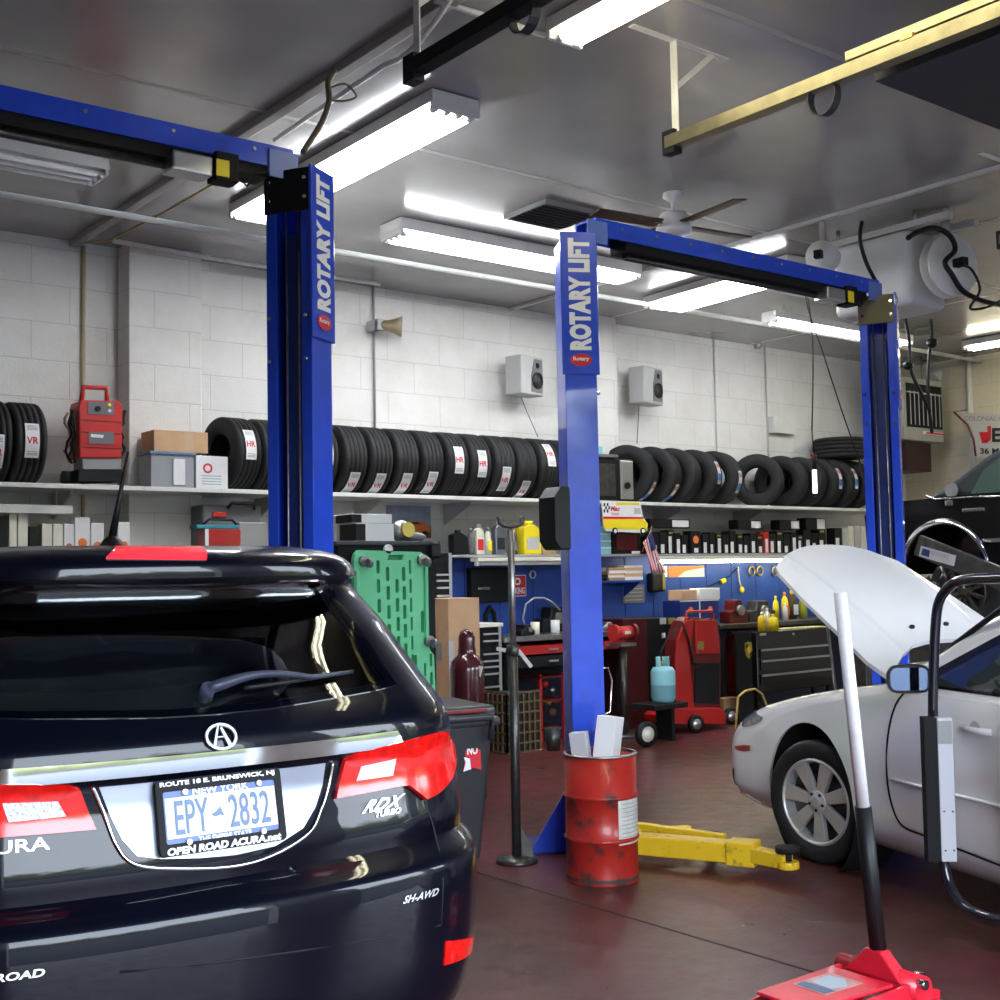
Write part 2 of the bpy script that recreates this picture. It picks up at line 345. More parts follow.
# blue panelled wall behind the benches, and the shade-coloured wall below it
bp_ = MB()
for i in range(20):
    x0 = 6.55+i*.42
    if x0 > 13: break
    bp_.box(x0, x0+.412, WY-.27, WY, .93, 1.74)
struct(bp_, 'wall_back_blue_panelling', 'wblue', bevel=.006)
struct(MB().box(6.55, 12.8, WY-.26, WY, 0, .93), 'wall_back_lower_shade', mat('under_bench_shade_tone', (.012, .014, .03), .6, var=.4))  # near-black colour paints in the shade and clutter under the benches
# electrical box and conduit on the back wall
def conduit(name, label, pts, r=.012, m='lgrey', cat='conduit', group=None):
    o = MB().tube(pts, r).build(name, m); return solo(o, label, cat, group)
x_ = ony(84, 300, WY-.03).x; conduit('electrical_conduit', 'beige vertical conduit on the wall above the red charger', [(x_, WY-.02, 1.2), (x_, WY-.02, CZ-.03)], .018, mat('beige_conduit', (.55, .46, .27), .5))
x_ = ony(374, 350, WY-.02).x; conduit('electrical_conduit', 'thin grey conduit dropping beside the horn speaker', [(x_, WY-.02, 2.9), (x_, WY-.02, CZ)], .012, 'mgrey')
x_ = ony(714, 350, WY-.02).x; conduit('electrical_conduit', 'thin wall conduit right of the second speaker', [(x_, WY-.02, 2.3), (x_, WY-.02, CZ)], .01)
x_ = ony(765, 350, WY-.02).x; conduit('electrical_conduit', 'thin conduit feeding the white wall junction box', [(x_, WY-.02, 2.5), (x_, WY-.02, CZ)], .01)
pz = 4.2
conduit('ceiling_pipe', 'long white pipe under the ceiling along the back wall', [(LX, 8.53, pz), (WX, 8.53, pz)], .024, 'offwhite', 'pipe')
conduit('ceiling_pipe', 'short white pipe under the ceiling close to the back wall', [(3.5, 9.3, 4.22), (4.3, 9.35, 4.22), (6, 9.35, 4.22)], .02, 'offwhite', 'pipe')
p0 = onz(330, 102, 4.2); p1 = onz(420, 42, 4.2); p2 = onz(440, 15, 4.2)
conduit('ceiling_conduit', 'white conduit kinking across the ceiling toward the door track', [onz(275, 140, 4.22), p0, onz(385, 65, 4.2), onz(398, 60, 4.2), p1, p2, onz(456, -10, 4.2)], .014, 'offwhite')
conduit('ceiling_conduit', 'white ceiling conduit ending at the tube light near the top', [onz(435, 0, 4.24), onz(545, 35, 4.24)], .016, 'offwhite')
p = onz(97, 243, 4.1); conduit('ceiling_cable', 'tan cable sagging from the ceiling channel to the wall conduit', [ony(84, 243, WY-.05), onz(110, 240, 4.2), onz(160, 215, 4.22), onz(220, 180, 4.22), onz(235, 168, 4.24)], .009, mat('tan_cable', (.45, .33, .12), .5), 'cable')
o = MB().tube(smooth([ony(335, 70, 5.2), ony(328, 82, 5.2), ony(329, 100, 5.15), ony(322, 122, 5.1), ony(303, 152, 5.0)]), .015).tube(smooth([ony(330, 88, 5.2), ony(345, 84, 5.2), ony(356, 96, 5.2), ony(345, 101, 5.2), ony(329, 100, 5.2)]), .006)
solo(o.build('lift_power_cable', mat('olive_cable', (.10, .085, .05), .5)), 'thick dark cable dropping from the ceiling to the left blue lift column', 'cable')

# ---------------------------------------------------------------- fluorescent fixtures
def fixture(label, c, axis, L, W, lamps, lit, bulb='bulb', z=CZ-.005, drop=0, group=None, h=.07):
    t = thing('fluorescent_light', (c[0], c[1], z-drop), label, 'light fixture', group, 0)
    ax = Vector((math.sin(axis), math.cos(axis), 0)); sd = Vector((math.cos(axis), -math.sin(axis), 0)); c = Vector((c[0], c[1], z-drop))
    M = Matrix((sd, ax, Z)).transposed()
    mb = MB(); hw = W/2
    mb.obox(c-Z*h*.5, (W, L, h), M=M)
    for e_ in (-1, 1): mb.obox(c+ax*e_*(L/2-.012)-Z*(h+.02), (W, .024, .04), M=M)
    mb.build('housing', 'offwhite', t, bevel=.006)
    for i in range(lamps):
        o_ = (i-(lamps-1)/2)*W/lamps
        p = c+sd*o_-Z*(h+.03)
        b_ = MB().cyl(p-ax*(L/2-.06), p+ax*(L/2-.06), .019, n=12).build('tube', bulb if lit else 'paper', t)
        for e_ in (-1, 1): MB().cyl(p+ax*e_*(L/2-.06), p+ax*e_*(L/2-.025), .021, n=10).build('lamp_holder', 'white', b_)
    if drop:
        for e_ in (-.8, .8): MB().cyl(c+ax*e_*L/2, c+ax*e_*L/2+Z*drop, .006, n=6).build('hanger', 'lgrey', t)
    return t
fixture('lit four-tube ceiling light running past the left blue column', ((3.88+4.23)/2, 6.78), R(.5), 2.6, .33, 4, True)
a, b = onz(388, 232, 4.2), onz(637, 272, 4.2)
fixture('lit four-tube ceiling light behind the middle blue column', (6.37, 7.78), R(90), 2.55, .30, 4, True, h=.09)
fixture('lit ceiling light at the top edge, above the long black beam', (3.95, 3.15), 0, 2.6, .22, 2, True, 'bulby')
fixture('unlit long ceiling light on the left above the charger', (1.6, 7.78), R(90), 2.5, .30, 3, False)
fixture('lit ceiling light beneath the right end of the second lift beam', (8.76, 7.6), R(4), 1.9, .50, 4, True)
fixture('lit two-tube light hanging left of the right blue column', (11.0, 8.0), R(90), 2.4, .18, 2, True, drop=.1)
fixture('lit tube light at the right edge above the white banner', (13.6, 6.9), 0, 2.4, .2, 2, True, 'bulby')

# ================================================================ two-post lifts
LIFT_Y = 5.0
def column(t, c, n, stick_side, plate_c=None, bracket='blackm'):
    n = Vector((*n, 0)).normalized(); s = Vector((-n.y, n.x, 0)); c = Vector((*c, 0)); W, D, H, w = .24, .18, 3.42, .012
    prof = [(-W/2, 0), (-W/2, -D), (W/2, -D), (W/2, 0), (W/2-.055, 0), (W/2-.055, -w), (W/2-w, -w), (W/2-w, -D+w), (-W/2+w, -D+w), (-W/2+w, -w), (-W/2+.055, -w), (-W/2+.055, 0)]
    col = MB().prism(prof, c+Z*.02, s, n, Z*(H-.02)).build('column', 'blue', t, bevel=.003)
    MB().obox(c-n*.10+Z*1.6, (.1, .1, 3.1), M=Matrix((s, n, Z)).transposed()).build('carriage', 'dblue', col)
    for q in (-.03, .035): MB().cyl(c-n*.03+s*q+Z*.1, c-n*.03+s*q+Z*3.3, .005, n=8).build('lift_cable', 'steel', col)
    M = Matrix((s, n, Z)).transposed()
    MB().obox(c+n*.006+Z*(H-.08), (W+.01, .012, .2), M=M).build('top_bracket', bracket, col, bevel=.004)
    for z_ in (2.55, 2.75, H-.03, H-.12):
        for q in (-W/2+.025, W/2-.025): MB().cyl(c+n*.003+s*q+Z*z_, c+n*.02+s*q+Z*z_, .009, n=8).build('bolt', 'chrome', col)
    # name plate on the side that faces the doors
    sg = stick_side; p = c+s*sg*(W/2+.004)-n*(D/2)
    pl = MB().obox(p+Z*(H-.37), (.016, D+.03, .80), M=M).build('name_plate', 'blue', col, bevel=.004)
    # lettering reads upwards
    fc = s*sg; up_ = Z; across = fc.cross(up_)  # right-hand direction seen from outside
    if across.dot(-X) > 0 and False: across = -across
    o_ = p+fc*.0095; rt = up_.cross(fc)
    tx = MB(); text(tx, 'ROTARY LIFT', o_ + rt*.062 + Z*(H-.635), Z*.63, -rt*.125, bold=.06, spacing=1.05)
    tx.build('lettering', 'wwht', pl)
    bd = MB().prism(circ(.036, 24, ry=.062), o_+Z*(H-.69), Z, rt, fc*.002).build('badge', 'wred', pl)
    bx = MB(); text(bx, 'Rotary', o_+fc*.003+Z*(H-.70)+rt*-.045, rt*.09, Z*.028, bold=.03)
    bl = bx.build('badge_lettering', 'wwht', pl)
    if plate_c:
        q = Vector((*plate_c, 0)); bp = MB().obox(q+Z*.01, (.42, .66, .02), M=M).build('base_plate', 'dblue', t, bevel=.004)
        gs = MB().prism([(0, 0), (.22, 0), (0, .35)], c-n*D+s*.06+Z*.02, -n, Z, s*.012).build('gusset', 'blue', bp)
    return col
def lift(x0, x1, label, group, plates):
    t = thing('two_post_lift', ((x0[0]+x1[0])/2, LIFT_Y, 0), label, 'car lift', group)
    column(t, x0, (.866, -.5), -1, plates[0]); column(t, x1, (-.866, -.5), 1, plates[1], bracket='blackm' if x1[0] < 4 else 'olive')
    xa, xb = x0[0]-.02, x1[0]+.04; y0 = LIFT_Y; z = 3.43
    bm_ = MB().box(xa, xb, y0, y0+.012, z+.02, z+.12).box(xa, xb, y0+.012, y0+.16, z+.108, z+.12).box(xa, xb, y0+.16, y0+.172, z+.02, z+.12).build('overhead_beam', 'blue', t)
    MB().box(xa+.25, xb-.12, y0+.02, y0+.15, z-.03, z+.06).build('beam_channel', 'blackm', bm_)
    MB().cyl((xa+.3, y0+.085, z-.045), (xb-.3, y0+.085, z-.045), .02, n=10).build('shutoff_bar', 'dsteel', bm_)
    for k in range(9):
        q = xa+.2+(xb-xa-.4)*k/8; MB().cyl((q, y0-.006, z+.085), (q, y0+.002, z+.085), .009, n=8).build('bolt', 'steel', bm_)
    for xx in (x0[0], x1[0]):
        MB().box(xx-.09, xx+.06, y0-.012, y0, z-.03, z+.1).build('end_bracket', mat('pale_blue_metal', (.12, .2, .55), .35, coat=.4), bm_, bevel=.003)
    sb = MB().box(x1[0]-.36, x1[0]-.25, y0-.03, y0+.07, z-.1, z+.03).build('limit_switch', 'blackm', bm_, bevel=.005)
    MB().box(x1[0]-.362, x1[0]-.30, y0-.034, y0-.03, z-.085, z-.01).build('switch_label', 'ypl', sb)
    MB().box(x1[0]-.56, x1[0]-.37, y0-.02, y0+.1, z-.09, z-.0).build('switch_bracket', 'alu', bm_, bevel=.01)
    MB().tube([(x1[0]-.26, y0, z-.06), (x1[0]-.2, y0-.01, z-.1), (x1[0]-.17, y0, z-.03), (x1[0]-.08, y0, z-.01)], .006).build('switch_cable', 'black', bm_)
    return t
lf1 = lift((-.75, 5.0), (2.70, 4.98), 'blue two post lift on the left with its right column behind the dark SUV', 'blue two post lifts', (None, (2.6, 5.2)))
lf2 = lift((4.67, 5.08), (7.28, 5.0), 'blue two post lift with columns left and right of the raised white hood', 'blue two post lifts', ((4.76, 5.36), (7.55, 5.2)))
# arms of the second lift
def arm(t, p, q, r, pad, name='swing_arm', w=.12, h=.1):
    p, q, r = Vector(p), Vector(q), Vector(r)
    a = MB().bar(p, q, w, h).build(name, 'yellow', t, bevel=.006)
    MB().bar(q-(q-p).normalized()*.05, r, w*.72, h*.72).cyl(r-Z*h*.36, r+Z*.0, .055, n=20).build('arm_extension', 'yellow', a, bevel=.004)
    MB().bar(q-(q-p).normalized()*.12, q+(q-p).normalized()*.03, w+.02, h+.02).build('arm_collar', 'yellow', a, bevel=.006)
    pd = MB().cyl(pad-Z*.07, pad-Z*.02, .02, n=12).cyl(pad-Z*.02, pad+Z*.005, .062, n=24).build('lift_pad', 'blackm', a)
    return a
zz = .1
A0 = Vector((4.66, 4.93, zz)); A1 = onz(752, 853, zz); A2 = onz(788, 861, zz)
arm(lf2, A0, A1, A2, Vector((A2.x, A2.y, .165)))
B1 = onz(725, 838, zz+.03); MB().bar((4.9, 5.1, .13), B1, .05, .04).build('swing_arm', 'yellow', lf2, bevel=.005)
q = onz(711, 833, .12); MB().cyl(q-Z*.12, q-Z*.03, .03, n=12).cyl(q-Z*.03, q, .06, n=24).build('lift_pad', 'blackm', lf2)
MB().bar((4.62, 5.15, .10), onz(690, 830, .09), .05, .05).build('swing_arm', 'yellow', lf2, bevel=.005)
# power unit cover, cup and wire handle on the middle column
pc = Vector((4.47, 5.12, 0)); e1 = Vector((.7, -.7, 0)).normalized()
a_, b_ = ony(548, 518, 5.12), ony(568, 518, 5.12); z0, z1 = ony(553, 550, 5.12).z, ony(553, 487, 5.12).z
W_ = b_.x-a_.x
MB().prism([(0, .05), (.04, 0), (W_, 0), (W_, z1-z0), (.05, z1-z0), (0, z1-z0-.06)], (a_.x, 5.06, z0), X, Z, Y*.14).build('column_pad', 'black', lf2, bevel=.008)
q = ony(553, 737, 5.05); MB().lathe([(.0, 0), (.035, 0), (.042, .12), (.038, .12), (.03, .01)], (q.x, q.y, q.z-.07), n=20).build('tool_cup', 'dsteel', lf2)
pts = [ony(598, 668, 5.2), ony(608, 668, 5.2), ony(612, 680, 5.2), ony(610, 712, 5.2), ony(600, 716, 5.2)]
MB().tube(pts, .005).build('release_wire', 'chrome', lf2)

# ================================================================ tyres
def tyre_proto(name, r, w, hub, text_=None, blue=False):
    h = w/2; G = []
    for gx in (-.55, -.2, .2, .55):
        G += [(gx*h-.006, r), (gx*h-.005, r-.008), (gx*h+.005, r-.008), (gx*h+.006, r)]
    prof = [(-h*.78, hub), (-h*.9, hub+.01), (-h*1.0, (hub+r)/2), (-h*.97, r*.93), (-h*.86, r*.985), (-h*.78, r*.998)] + G + [(h*.78, r*.998), (h*.86, r*.985), (h*.97, r*.93), (h, (hub+r)/2), (h*.9, hub+.01), (h*.78, hub), (h*.7, hub+.015), (h*.85, (hub+r)/2), (h*.7, r*.93), (-h*.7, r*.93), (-h*.85, (hub+r)/2), (-h*.7, hub+.015), (-h*.78, hub)]
    mb = MB(); n = 48; k = len(prof)
    vs = [(x, -q*math.cos(2*PI*i/n), q*math.sin(2*PI*i/n)) for i in range(n) for x, q in prof]
    mb.add(vs, [(i*k+j, ((i+1) % n)*k+j, ((i+1) % n)*k+j+1, i*k+j+1) for i in range(n) for j in range(k-1)], 0, True)
    o = mb.build(name, 'rubber', None)
    o['category'] = 'tyre'
    if text_ is not None:
        x0 = .0; ww = .10; a1 = .42
        def f(a, b, e=.002): return Vector((x0+(a-.5)*ww, -(r+e)*math.cos((b-.5)*2*a1), (r+e)*math.sin((b-.5)*2*a1)))
        l = MB().grid(lambda a, b: f(a, b), [0, .5, 1], [i/12 for i in range(13)]); lb = l.build('paper_label', 'paper' , o, fix=False)
        t = MB()
        if blue: t.grid(lambda a, b: f(a, b, .0035), [.05, .95], [.15+.3*i/6 for i in range(7)], m=1).grid(lambda a, b: f(a, b, .0035), [.1, .9], [.72+.16*i/4 for i in range(5)], m=2)
        else:
            text(t, text_, 0, 0, 0, bold=.03, fn=lambda a, b: f(.08+.84*a, .40+.2*b, .0035))
        for q in (.08, .12, .17, .80, .84, .88, .92): t.grid(lambda a, b: f(a, b, .0035), [.12, .88], [q, q+.018], m=1 if blue else 3)
        t.build('label_print', ['wred', mat('label_blue', (.05, .2, .6), .5), 'orange', mat('label_grey', (.3, .3, .33), .5)], lb, fix=False)
    return o
TR = .305
P_ = {'HR': tyre_proto('tyre', TR, .235, .155, 'HR'), 'VR': tyre_proto('tyre', TR, .235, .155, 'VR'), 'N': tyre_proto('tyre', TR, .235, .155),
      'B': tyre_proto('tyre', TR, .24, .155, '', True), 'BN': tyre_proto('tyre', .325, .26, .18)}
_used = set()
SHZ = 2.285; TY = 9.36
def tyre(kind, x, label, group, roll=0, yaw=0, tilt=0, y=TY, z=None, lay=False):
    r = .325 if kind == 'BN' else TR
    o = P_[kind]; loc = Vector((x, y, (SHZ+r+.003) if z is None else z)); rot = (roll, tilt, yaw)
    if lay: rot = (0, R(90), 0)
    if kind in _used: o = dup(o, loc, label=label, group=group, rot=rot)
    else: _used.add(kind); o.location = loc; o.rotation_euler = rot; o['label'] = label; o['group'] = group
    return o
def roll_for(v, u, x):
    z = ony(u, v, TY-TR*.9).z; s_ = max(-.98, min(.98, (z-(SHZ+TR))/TR)); return math.asin(s_)*-1
def tx(u, y=TY-.2): return ony(u, 450, y).x
g1 = 'tyres at the left end of the upper shelf'
tyre('VR', tx(28), 'black tyre with a red VR sticker, nearest the red charger cabinet', g1, roll_for(441, 28, 0))
tyre('HR', tx(-7), 'black tyre cut by the left picture edge, beside the VR tyre', g1, roll_for(453, 2, 0))
g2 = 'tyres in the long row on the upper shelf'
tyre('HR', tx(241), 'black tyre with an open hub and HR sticker, right of the small boxes', g2, roll_for(444, 240, 0), R(8))
tyre('N', tx(271), 'black tyre half hidden by the left blue column, next to the open hub tyre', g2)
tyre('N', tx(296), 'black tyre almost wholly behind the left blue column', g2)
ROW = [(322, 'HR', 450, 'first tyre right of the left blue column, HR sticker high at its edge'),
 (351, 'VR', 484, 'tyre with the leftmost low VR sticker in the long row'), (377, 'VR', 485, 'tyre with the second low VR sticker from the left'),
 (403, 'VR', 485, 'tyre with the third low VR sticker from the left'), (428, 'VR', 484, 'tyre with the rightmost of the four low VR stickers'),
 (453, 'HR', 460, 'tyre with a high HR sticker just right of the four VR tyres'), (476, 'HR', 464, 'tyre with a yellow topped high sticker, left of a low sticker'),
 (500, 'HR', 480, 'tyre with a low HR sticker, third from the right of the long row'), (522, 'VR', 491, 'tyre with a crumpled sticker at its foot, second from the right'),
 (545, 'HR', 454, 'last tyre of the long row, sticker high, beside the middle blue column')]
for u, k, v, lb in ROW: tyre(k, tx(u), 'black '+lb, g2, roll_for(v, u, 0))
tyre('N', tx(566), 'black tyre showing past the middle blue column in the long row', g2, 0)
g3 = 'tyres between the second speaker and the junction box'
for i, (u, k, v, yw, lb) in enumerate([(641, 'B', 492, 30, 'tyre with a wide open hub at the left of the five tyre group'), (665, 'B', 494, 26, 'tyre right behind the open hub one, low blue sticker'),
   (685, 'N', 480, 24, 'plain tyre in the middle of the five tyre group'), (706, 'B', 472, 22, 'tyre with the high blue sticker in the five tyre group'), (727, 'B', 482, 22, 'rightmost tyre of the five tyre group, blue sticker at its edge')]):
    tyre(k, tx(u), 'black '+lb, g3, roll_for(v, u, 0), R(yw))
g4 = 'tyres at the right end of the upper shelf'
for i, (u, k, v, yw, lb) in enumerate([(770, 'N', 480, 36, 'tyre turned so its whole hub hole shows, right end group'), (794, 'N', 495, 26, 'tyre just behind the one showing its hub hole'), (812, 'N', 490, 22, 'tyre behind the hanging work lamp'),
   (829, 'B', 478, 16, 'tyre with the leftmost of three high blue stickers'), (845, 'B', 478, 16, 'tyre with the middle of three high blue stickers'), (861, 'B', 487, 16, 'tyre with the rightmost of three blue stickers, by the right column')]):
    tyre(k, tx(u), 'black '+lb, g4, roll_for(v, u, 0), R(yw))
tyre('BN', tx(845)+.18, 'large tyre lying flat on top of the right end group', g4, lay=True, z=SHZ+2*TR+.145, y=9.37)

# ================================================================ shelves
def shelf_run(x0, x1, y0, z, label, name='wall_shelf', m='offwhite', th=.035, y1=9.69, brackets=(), group=None):
    t = thing(name, ((x0+x1)/2, y1, z-th), label, 'shelf', group)
    MB().box(x0, x1, y0, y1, z-th, z).build('shelf_board', m, t, bevel=.003)
    for bx in brackets:
        MB().prism([(0, 0), (-.42, 0), (-.42, -.03), (0, -.2)], (bx, y1, z-th), Y, Z, X*.02).build('bracket', 'lgrey', t)
    return t
bk = [ony(u, 500, 9.5).x for u in (60, 185, 365, 455, 665, 745)]
sA, sB, sC = ony(229, 488, 9.1).x, ony(590, 500, 9.1).x, ony(470, 500, 9.1).x
shelf_run(-1.5, 3.685, 9.1, SHZ, 'long white upper shelf at the left carrying the red charger', brackets=[bk[0], 1.2], group='white upper shelf boards')
shelf_run(3.685, 4.315, 9.1, SHZ, 'short white upper shelf in front of the left pilaster with small boxes', y1=9.445, group='white upper shelf boards')
shelf_run(4.315, 8.44, 9.1, SHZ, 'white upper shelf carrying the long row of tyres', brackets=bk[2:4]+[4.9], group='white upper shelf boards')
shelf_run(8.44, 9.06, 9.1, SHZ, 'short white upper shelf in front of the right pilaster, under the battery', y1=9.445, group='white upper shelf boards')
shelf_run(9.06, 13.4, 9.1, SHZ, 'white upper shelf on the right carrying the blue stickered tyres', brackets=bk[4:], group='white upper shelf boards')
# lower shelves
LSZ = 1.745
shelf_run(6.4, 8.44, 9.15, LSZ, 'grey lower shelf with bottles between the tool chest and middle column', m='mgrey', y1=9.425, th=.025)
shelf_run(8.44, 13.4, 9.15, LSZ, 'grey lower shelf packed with filter boxes under the right tyres', m='mgrey', y1=9.425, th=.025)
shelf_run(-1.5, 3.68, 9.2, 1.66, 'grey lower shelf on the left behind the roof of the dark SUV', m='mgrey', th=.025)
shelf_run(4.32, 6.35, 9.2, 1.60, 'grey lower shelf holding the grey tool case', m='mgrey', th=.025)
# strip lights under the shelves
def striplight(label, x0, x1, y, z, lit):
    t = thing('strip_light', ((x0+x1)/2, y, z), label, 'light fixture', 'strip lights under the shelves')
    MB().box(x0, x1, y-.06, y+.06, z-.035, z).build('housing', 'cream', t, bevel=.004)
    tb = MB().cyl((x0+.04, y-.02, z-.055), (x1-.04, y-.02, z-.055), .018, n=10).build('tube', K['bulby'] if lit else 'paper', t)
    for xx in (x0+.02, x1-.02): MB().cyl((xx-.015, y-.02, z-.055), (xx+.015, y-.02, z-.055), .022, n=10).build('lamp_holder', 'white', tb)
striplight('unlit cream strip light under the grey shelf with bottles', ony(474, 560, 9.1).x, ony(566, 560, 9.1).x+.3, 9.1, LSZ-.03, False)
striplight('lit strip light under the shelf of filter boxes', ony(655, 560, 9.1).x, ony(830, 560, 9.1).x, 9.1, LSZ-.03, True)
a = ony(-5, 508, 9.2); b = ony(73, 508, 9.2)
fx = thing('strip_light', (b.x-.6, 9.3, a.z-.03), 'unlit white strip light hanging under the left upper shelf', 'light fixture', 'strip lights under the shelves')
MB().box(b.x-2.4, b.x, 9.2, 9.33, a.z-.035, a.z+.03).build('housing', 'offwhite', fx, bevel=.006)
for q in (-.1, -1.9): MB().cyl((b.x+q, 9.27, a.z+.03), (b.x+q, 9.27, SHZ-.035), .006, n=6).build('hanger', 'lgrey', fx)

# ================================================================ cars
def cat_rom(pts, n=6):
    xs = [p[0] for p in pts]
    def f(x):
        x = max(xs[0], min(xs[-1], x)); i = max(j for j in range(len(xs)) if xs[j] <= x+1e-12); i = min(i, len(xs)-2)
        h = xs[i+1]-xs[i]; t = (x-xs[i])/h
        def mm(j):
            if j == 0: return (pts[1][1]-pts[0][1])/(xs[1]-xs[0])
            if j == len(xs)-1: return (pts[-1][1]-pts[-2][1])/(xs[-1]-xs[-2])
            a = (pts[j][1]-pts[j-1][1])/(xs[j]-xs[j-1]); b = (pts[j+1][1]-pts[j][1])/(xs[j+1]-xs[j])
            return 0 if a*b <= 0 else 2*a*b/(a+b)
        return ((2*t**3-3*t*t+1)*pts[i][1]+(t**3-2*t*t+t)*h*mm(i)+(-2*t**3+3*t*t)*pts[i+1][1]+(t**3-t*t)*h*mm(i+1))
    return f
def corner_table(cp):
    # rear (or nose) outline in plan as (half-width fraction, set-back in metres) against arc length 0..1
    d = [0]
    for i in range(1, len(cp)): d.append(d[-1]+math.dist(cp[i], cp[i-1]))
    d = [q/d[-1] for q in d]
    return cat_rom([(q, p[0]) for q, p in zip(d, cp)]), cat_rom([(q, p[1]) for q, p in zip(d, cp)])
def boolcut(o, cut):
    md = o.modifiers.new('c', 'BOOLEAN'); md.operation = 'DIFFERENCE'; md.object = cut; md.solver = 'EXACT'
    dg = bpy.context.evaluated_depsgraph_get(); me = bpy.data.meshes.new_from_object(o.evaluated_get(dg))
    o.modifiers.clear(); o.data = me; bpy.data.objects.remove(cut)
    for p in me.polygons: p.use_smooth = True
    me.set_sharp_from_angle(angle=R(38))
def car_frame(o, deg):
    a = R(deg); return Vector(o), Vector((math.cos(a), -math.sin(a), 0)), Vector((math.sin(a), math.cos(a), 0))
def patch(poly, fn, off, name, m, parent, th=.006, step=(.03, .03), bevel=0):
    # a panel of its own thickness lying on the curved surface fn(s, z, off)
    bm = bmesh.new(); vs = [bm.verts.new((x, y, 0)) for x, y in poly]; bm.faces.new(vs)
    for ax in (0, 1):
        lo = min(p[ax] for p in poly); hi = max(p[ax] for p in poly); k = int((hi-lo)/step[ax])+1
        for i in range(1, k):
            q = lo+(hi-lo)*i/k; co = [0, 0, 0]; co[ax] = q; no = [0, 0, 0]; no[ax] = 1
            bmesh.ops.bisect_plane(bm, geom=bm.verts[:]+bm.edges[:]+bm.faces[:], plane_co=co, plane_no=no)
    bmesh.ops.triangulate(bm, faces=bm.faces)
    bm.verts.index_update(); V = [v.co.copy() for v in bm.verts]; F = [tuple(v.index for v in f.verts) for f in bm.faces]
    E = [tuple(v.index for v in e.verts) for e in bm.edges if len(e.link_faces) == 1]; bm.free(); n = len(V)
    if F:
        f0 = max(F, key=lambda f: abs((V[f[1]]-V[f[0]]).cross(V[f[2]]-V[f[0]]).z)); q = [fn(V[i].x, V[i].y, off) for i in f0]; c_ = (V[f0[0]]+V[f0[1]]+V[f0[2]])/3
        if (q[1]-q[0]).cross(q[2]-q[0]).dot(fn(c_.x, c_.y, off+.01)-fn(c_.x, c_.y, off)) < 0: F = [tuple(reversed(f)) for f in F]; E = [(b, a) for a, b in E]
    mb = MB(); mb.add([fn(v.x, v.y, off+th) for v in V], F, 0, True); mb.add([fn(v.x, v.y, off-.004) for v in V], [tuple(reversed(f)) for f in F], 0, True)
    k = len(mb.v); mb.add([fn(V[i].x, V[i].y, off+th) for i in range(n)]+[fn(V[i].x, V[i].y, off-.004) for i in range(n)], [(a, b, b+n, a+n) for a, b in E], 0)
    return mb.build(name, m, parent, fix=False)
def wheel(parent, c, ax, r, w, rim_r, spokes, style, name='wheel', rimm='silver'):
    # ax: unit vector pointing outboard
    c = Vector(c); ax = Vector(ax).normalized()
    prof = [(rim_r, -w/2), (r*.93, -w/2), (r*.985, -w*.42), (r, -w*.35), (r, w*.35), (r*.985, w*.42), (r*.93, w/2), (rim_r+.01, w/2-.002), (rim_r, w/2-.02)]
    t = MB().lathe(prof, c, ax, 56).build(name, 'rubber', parent)
    ex, ey, ez = frame(ax); q = c+ax*(w/2-.03)
    rm = MB().lathe([(rim_r+.004, .02), (rim_r-.006, .03), (rim_r-.016, .02), (rim_r-.02, -.05), (rim_r-.03, -.12)], q, ax, 48)
    rm.lathe([(.0, .020), (.028, .020), (.034, .014), (.058, .010), (.062, -.03)], q, ax, 32)
    for i in range(spokes):
        a = 2*PI*i/spokes+.3; d = ex*math.cos(a)+ey*math.sin(a); s = ax.cross(d)
        w0, w1 = style
        P = [q+d*.05+s*w0+ax*.004, q+d*.05-s*w0+ax*.004, q+d*(rim_r-.01)-s*w1+ax*.016, q+d*(rim_r-.01)+s*w1+ax*.016]
        P2 = [p-ax*.03 for p in P]
        rm.add(P+P2, [(0, 1, 2, 3), (7, 6, 5, 4), (0, 3, 7, 4), (1, 5, 6, 2), (0, 4, 5, 1), (3, 2, 6, 7)])
    rim = rm.build('rim', rimm, t, bevel=.003)
    MB().cyl(q-ax*.06, q-ax*.05, rim_r-.02, n=32).build('brake_disc', 'dsteel', t)
    for i in range(5):
        a = 2*PI*(i+.5)/5+.3; p = q+(ex*math.cos(a)+ey*math.sin(a))*.045; MB().cyl(p+ax*.008, p+ax*.0155, .0085, n=10).build('lug_recess', 'black', rim)
    return t
def shell(O, LT, FWD, yr, yf, w, rear, front, zs, side_n=24, ctr=0, dsc=lambda z: 1):
    A, B = rear; C_, D_ = front; rows = []
    S = [-1+2*i/140 for i in range(141)]
    for z in zs:
        L = [(w(z)*math.copysign(A(abs(s)), s), yr(z)+B(abs(s))*min(1, w(z)/.8)) for s in S]
        e = yf(z); b0 = L[-1][1]; kk = min(1, w(z)/.8)*dsc(z); b1 = e-D_(1)*kk
        if b1 < b0+.02: b1 = b0+.02
        wr = w(z)
        for i in range(1, side_n): L.append((wr, b0+(b1-b0)*i/side_n))
        for s in reversed(S): L.append((wr*math.copysign(C_(abs(s)), s), b1+(D_(1)-D_(abs(s)))*kk))
        for i in range(1, side_n): L.append((-wr, b1+(b0-b1)*i/side_n))
        rows.append([O+LT*(ctr+a)+FWD*b+Z*z for a, b in L])
    mb = MB(); n = len(rows[0])
    mb.add([p for r_ in rows for p in r_], [(i*n+j, i*n+(j+1) % n, (i+1)*n+(j+1) % n, (i+1)*n+j) for i in range(len(rows)-1) for j in range(n)], 0, True)
    mb.add(rows[0], [tuple(range(n-1, -1, -1))], 0); mb.add(rows[-1], [tuple(range(n))], 0, True)
    return mb

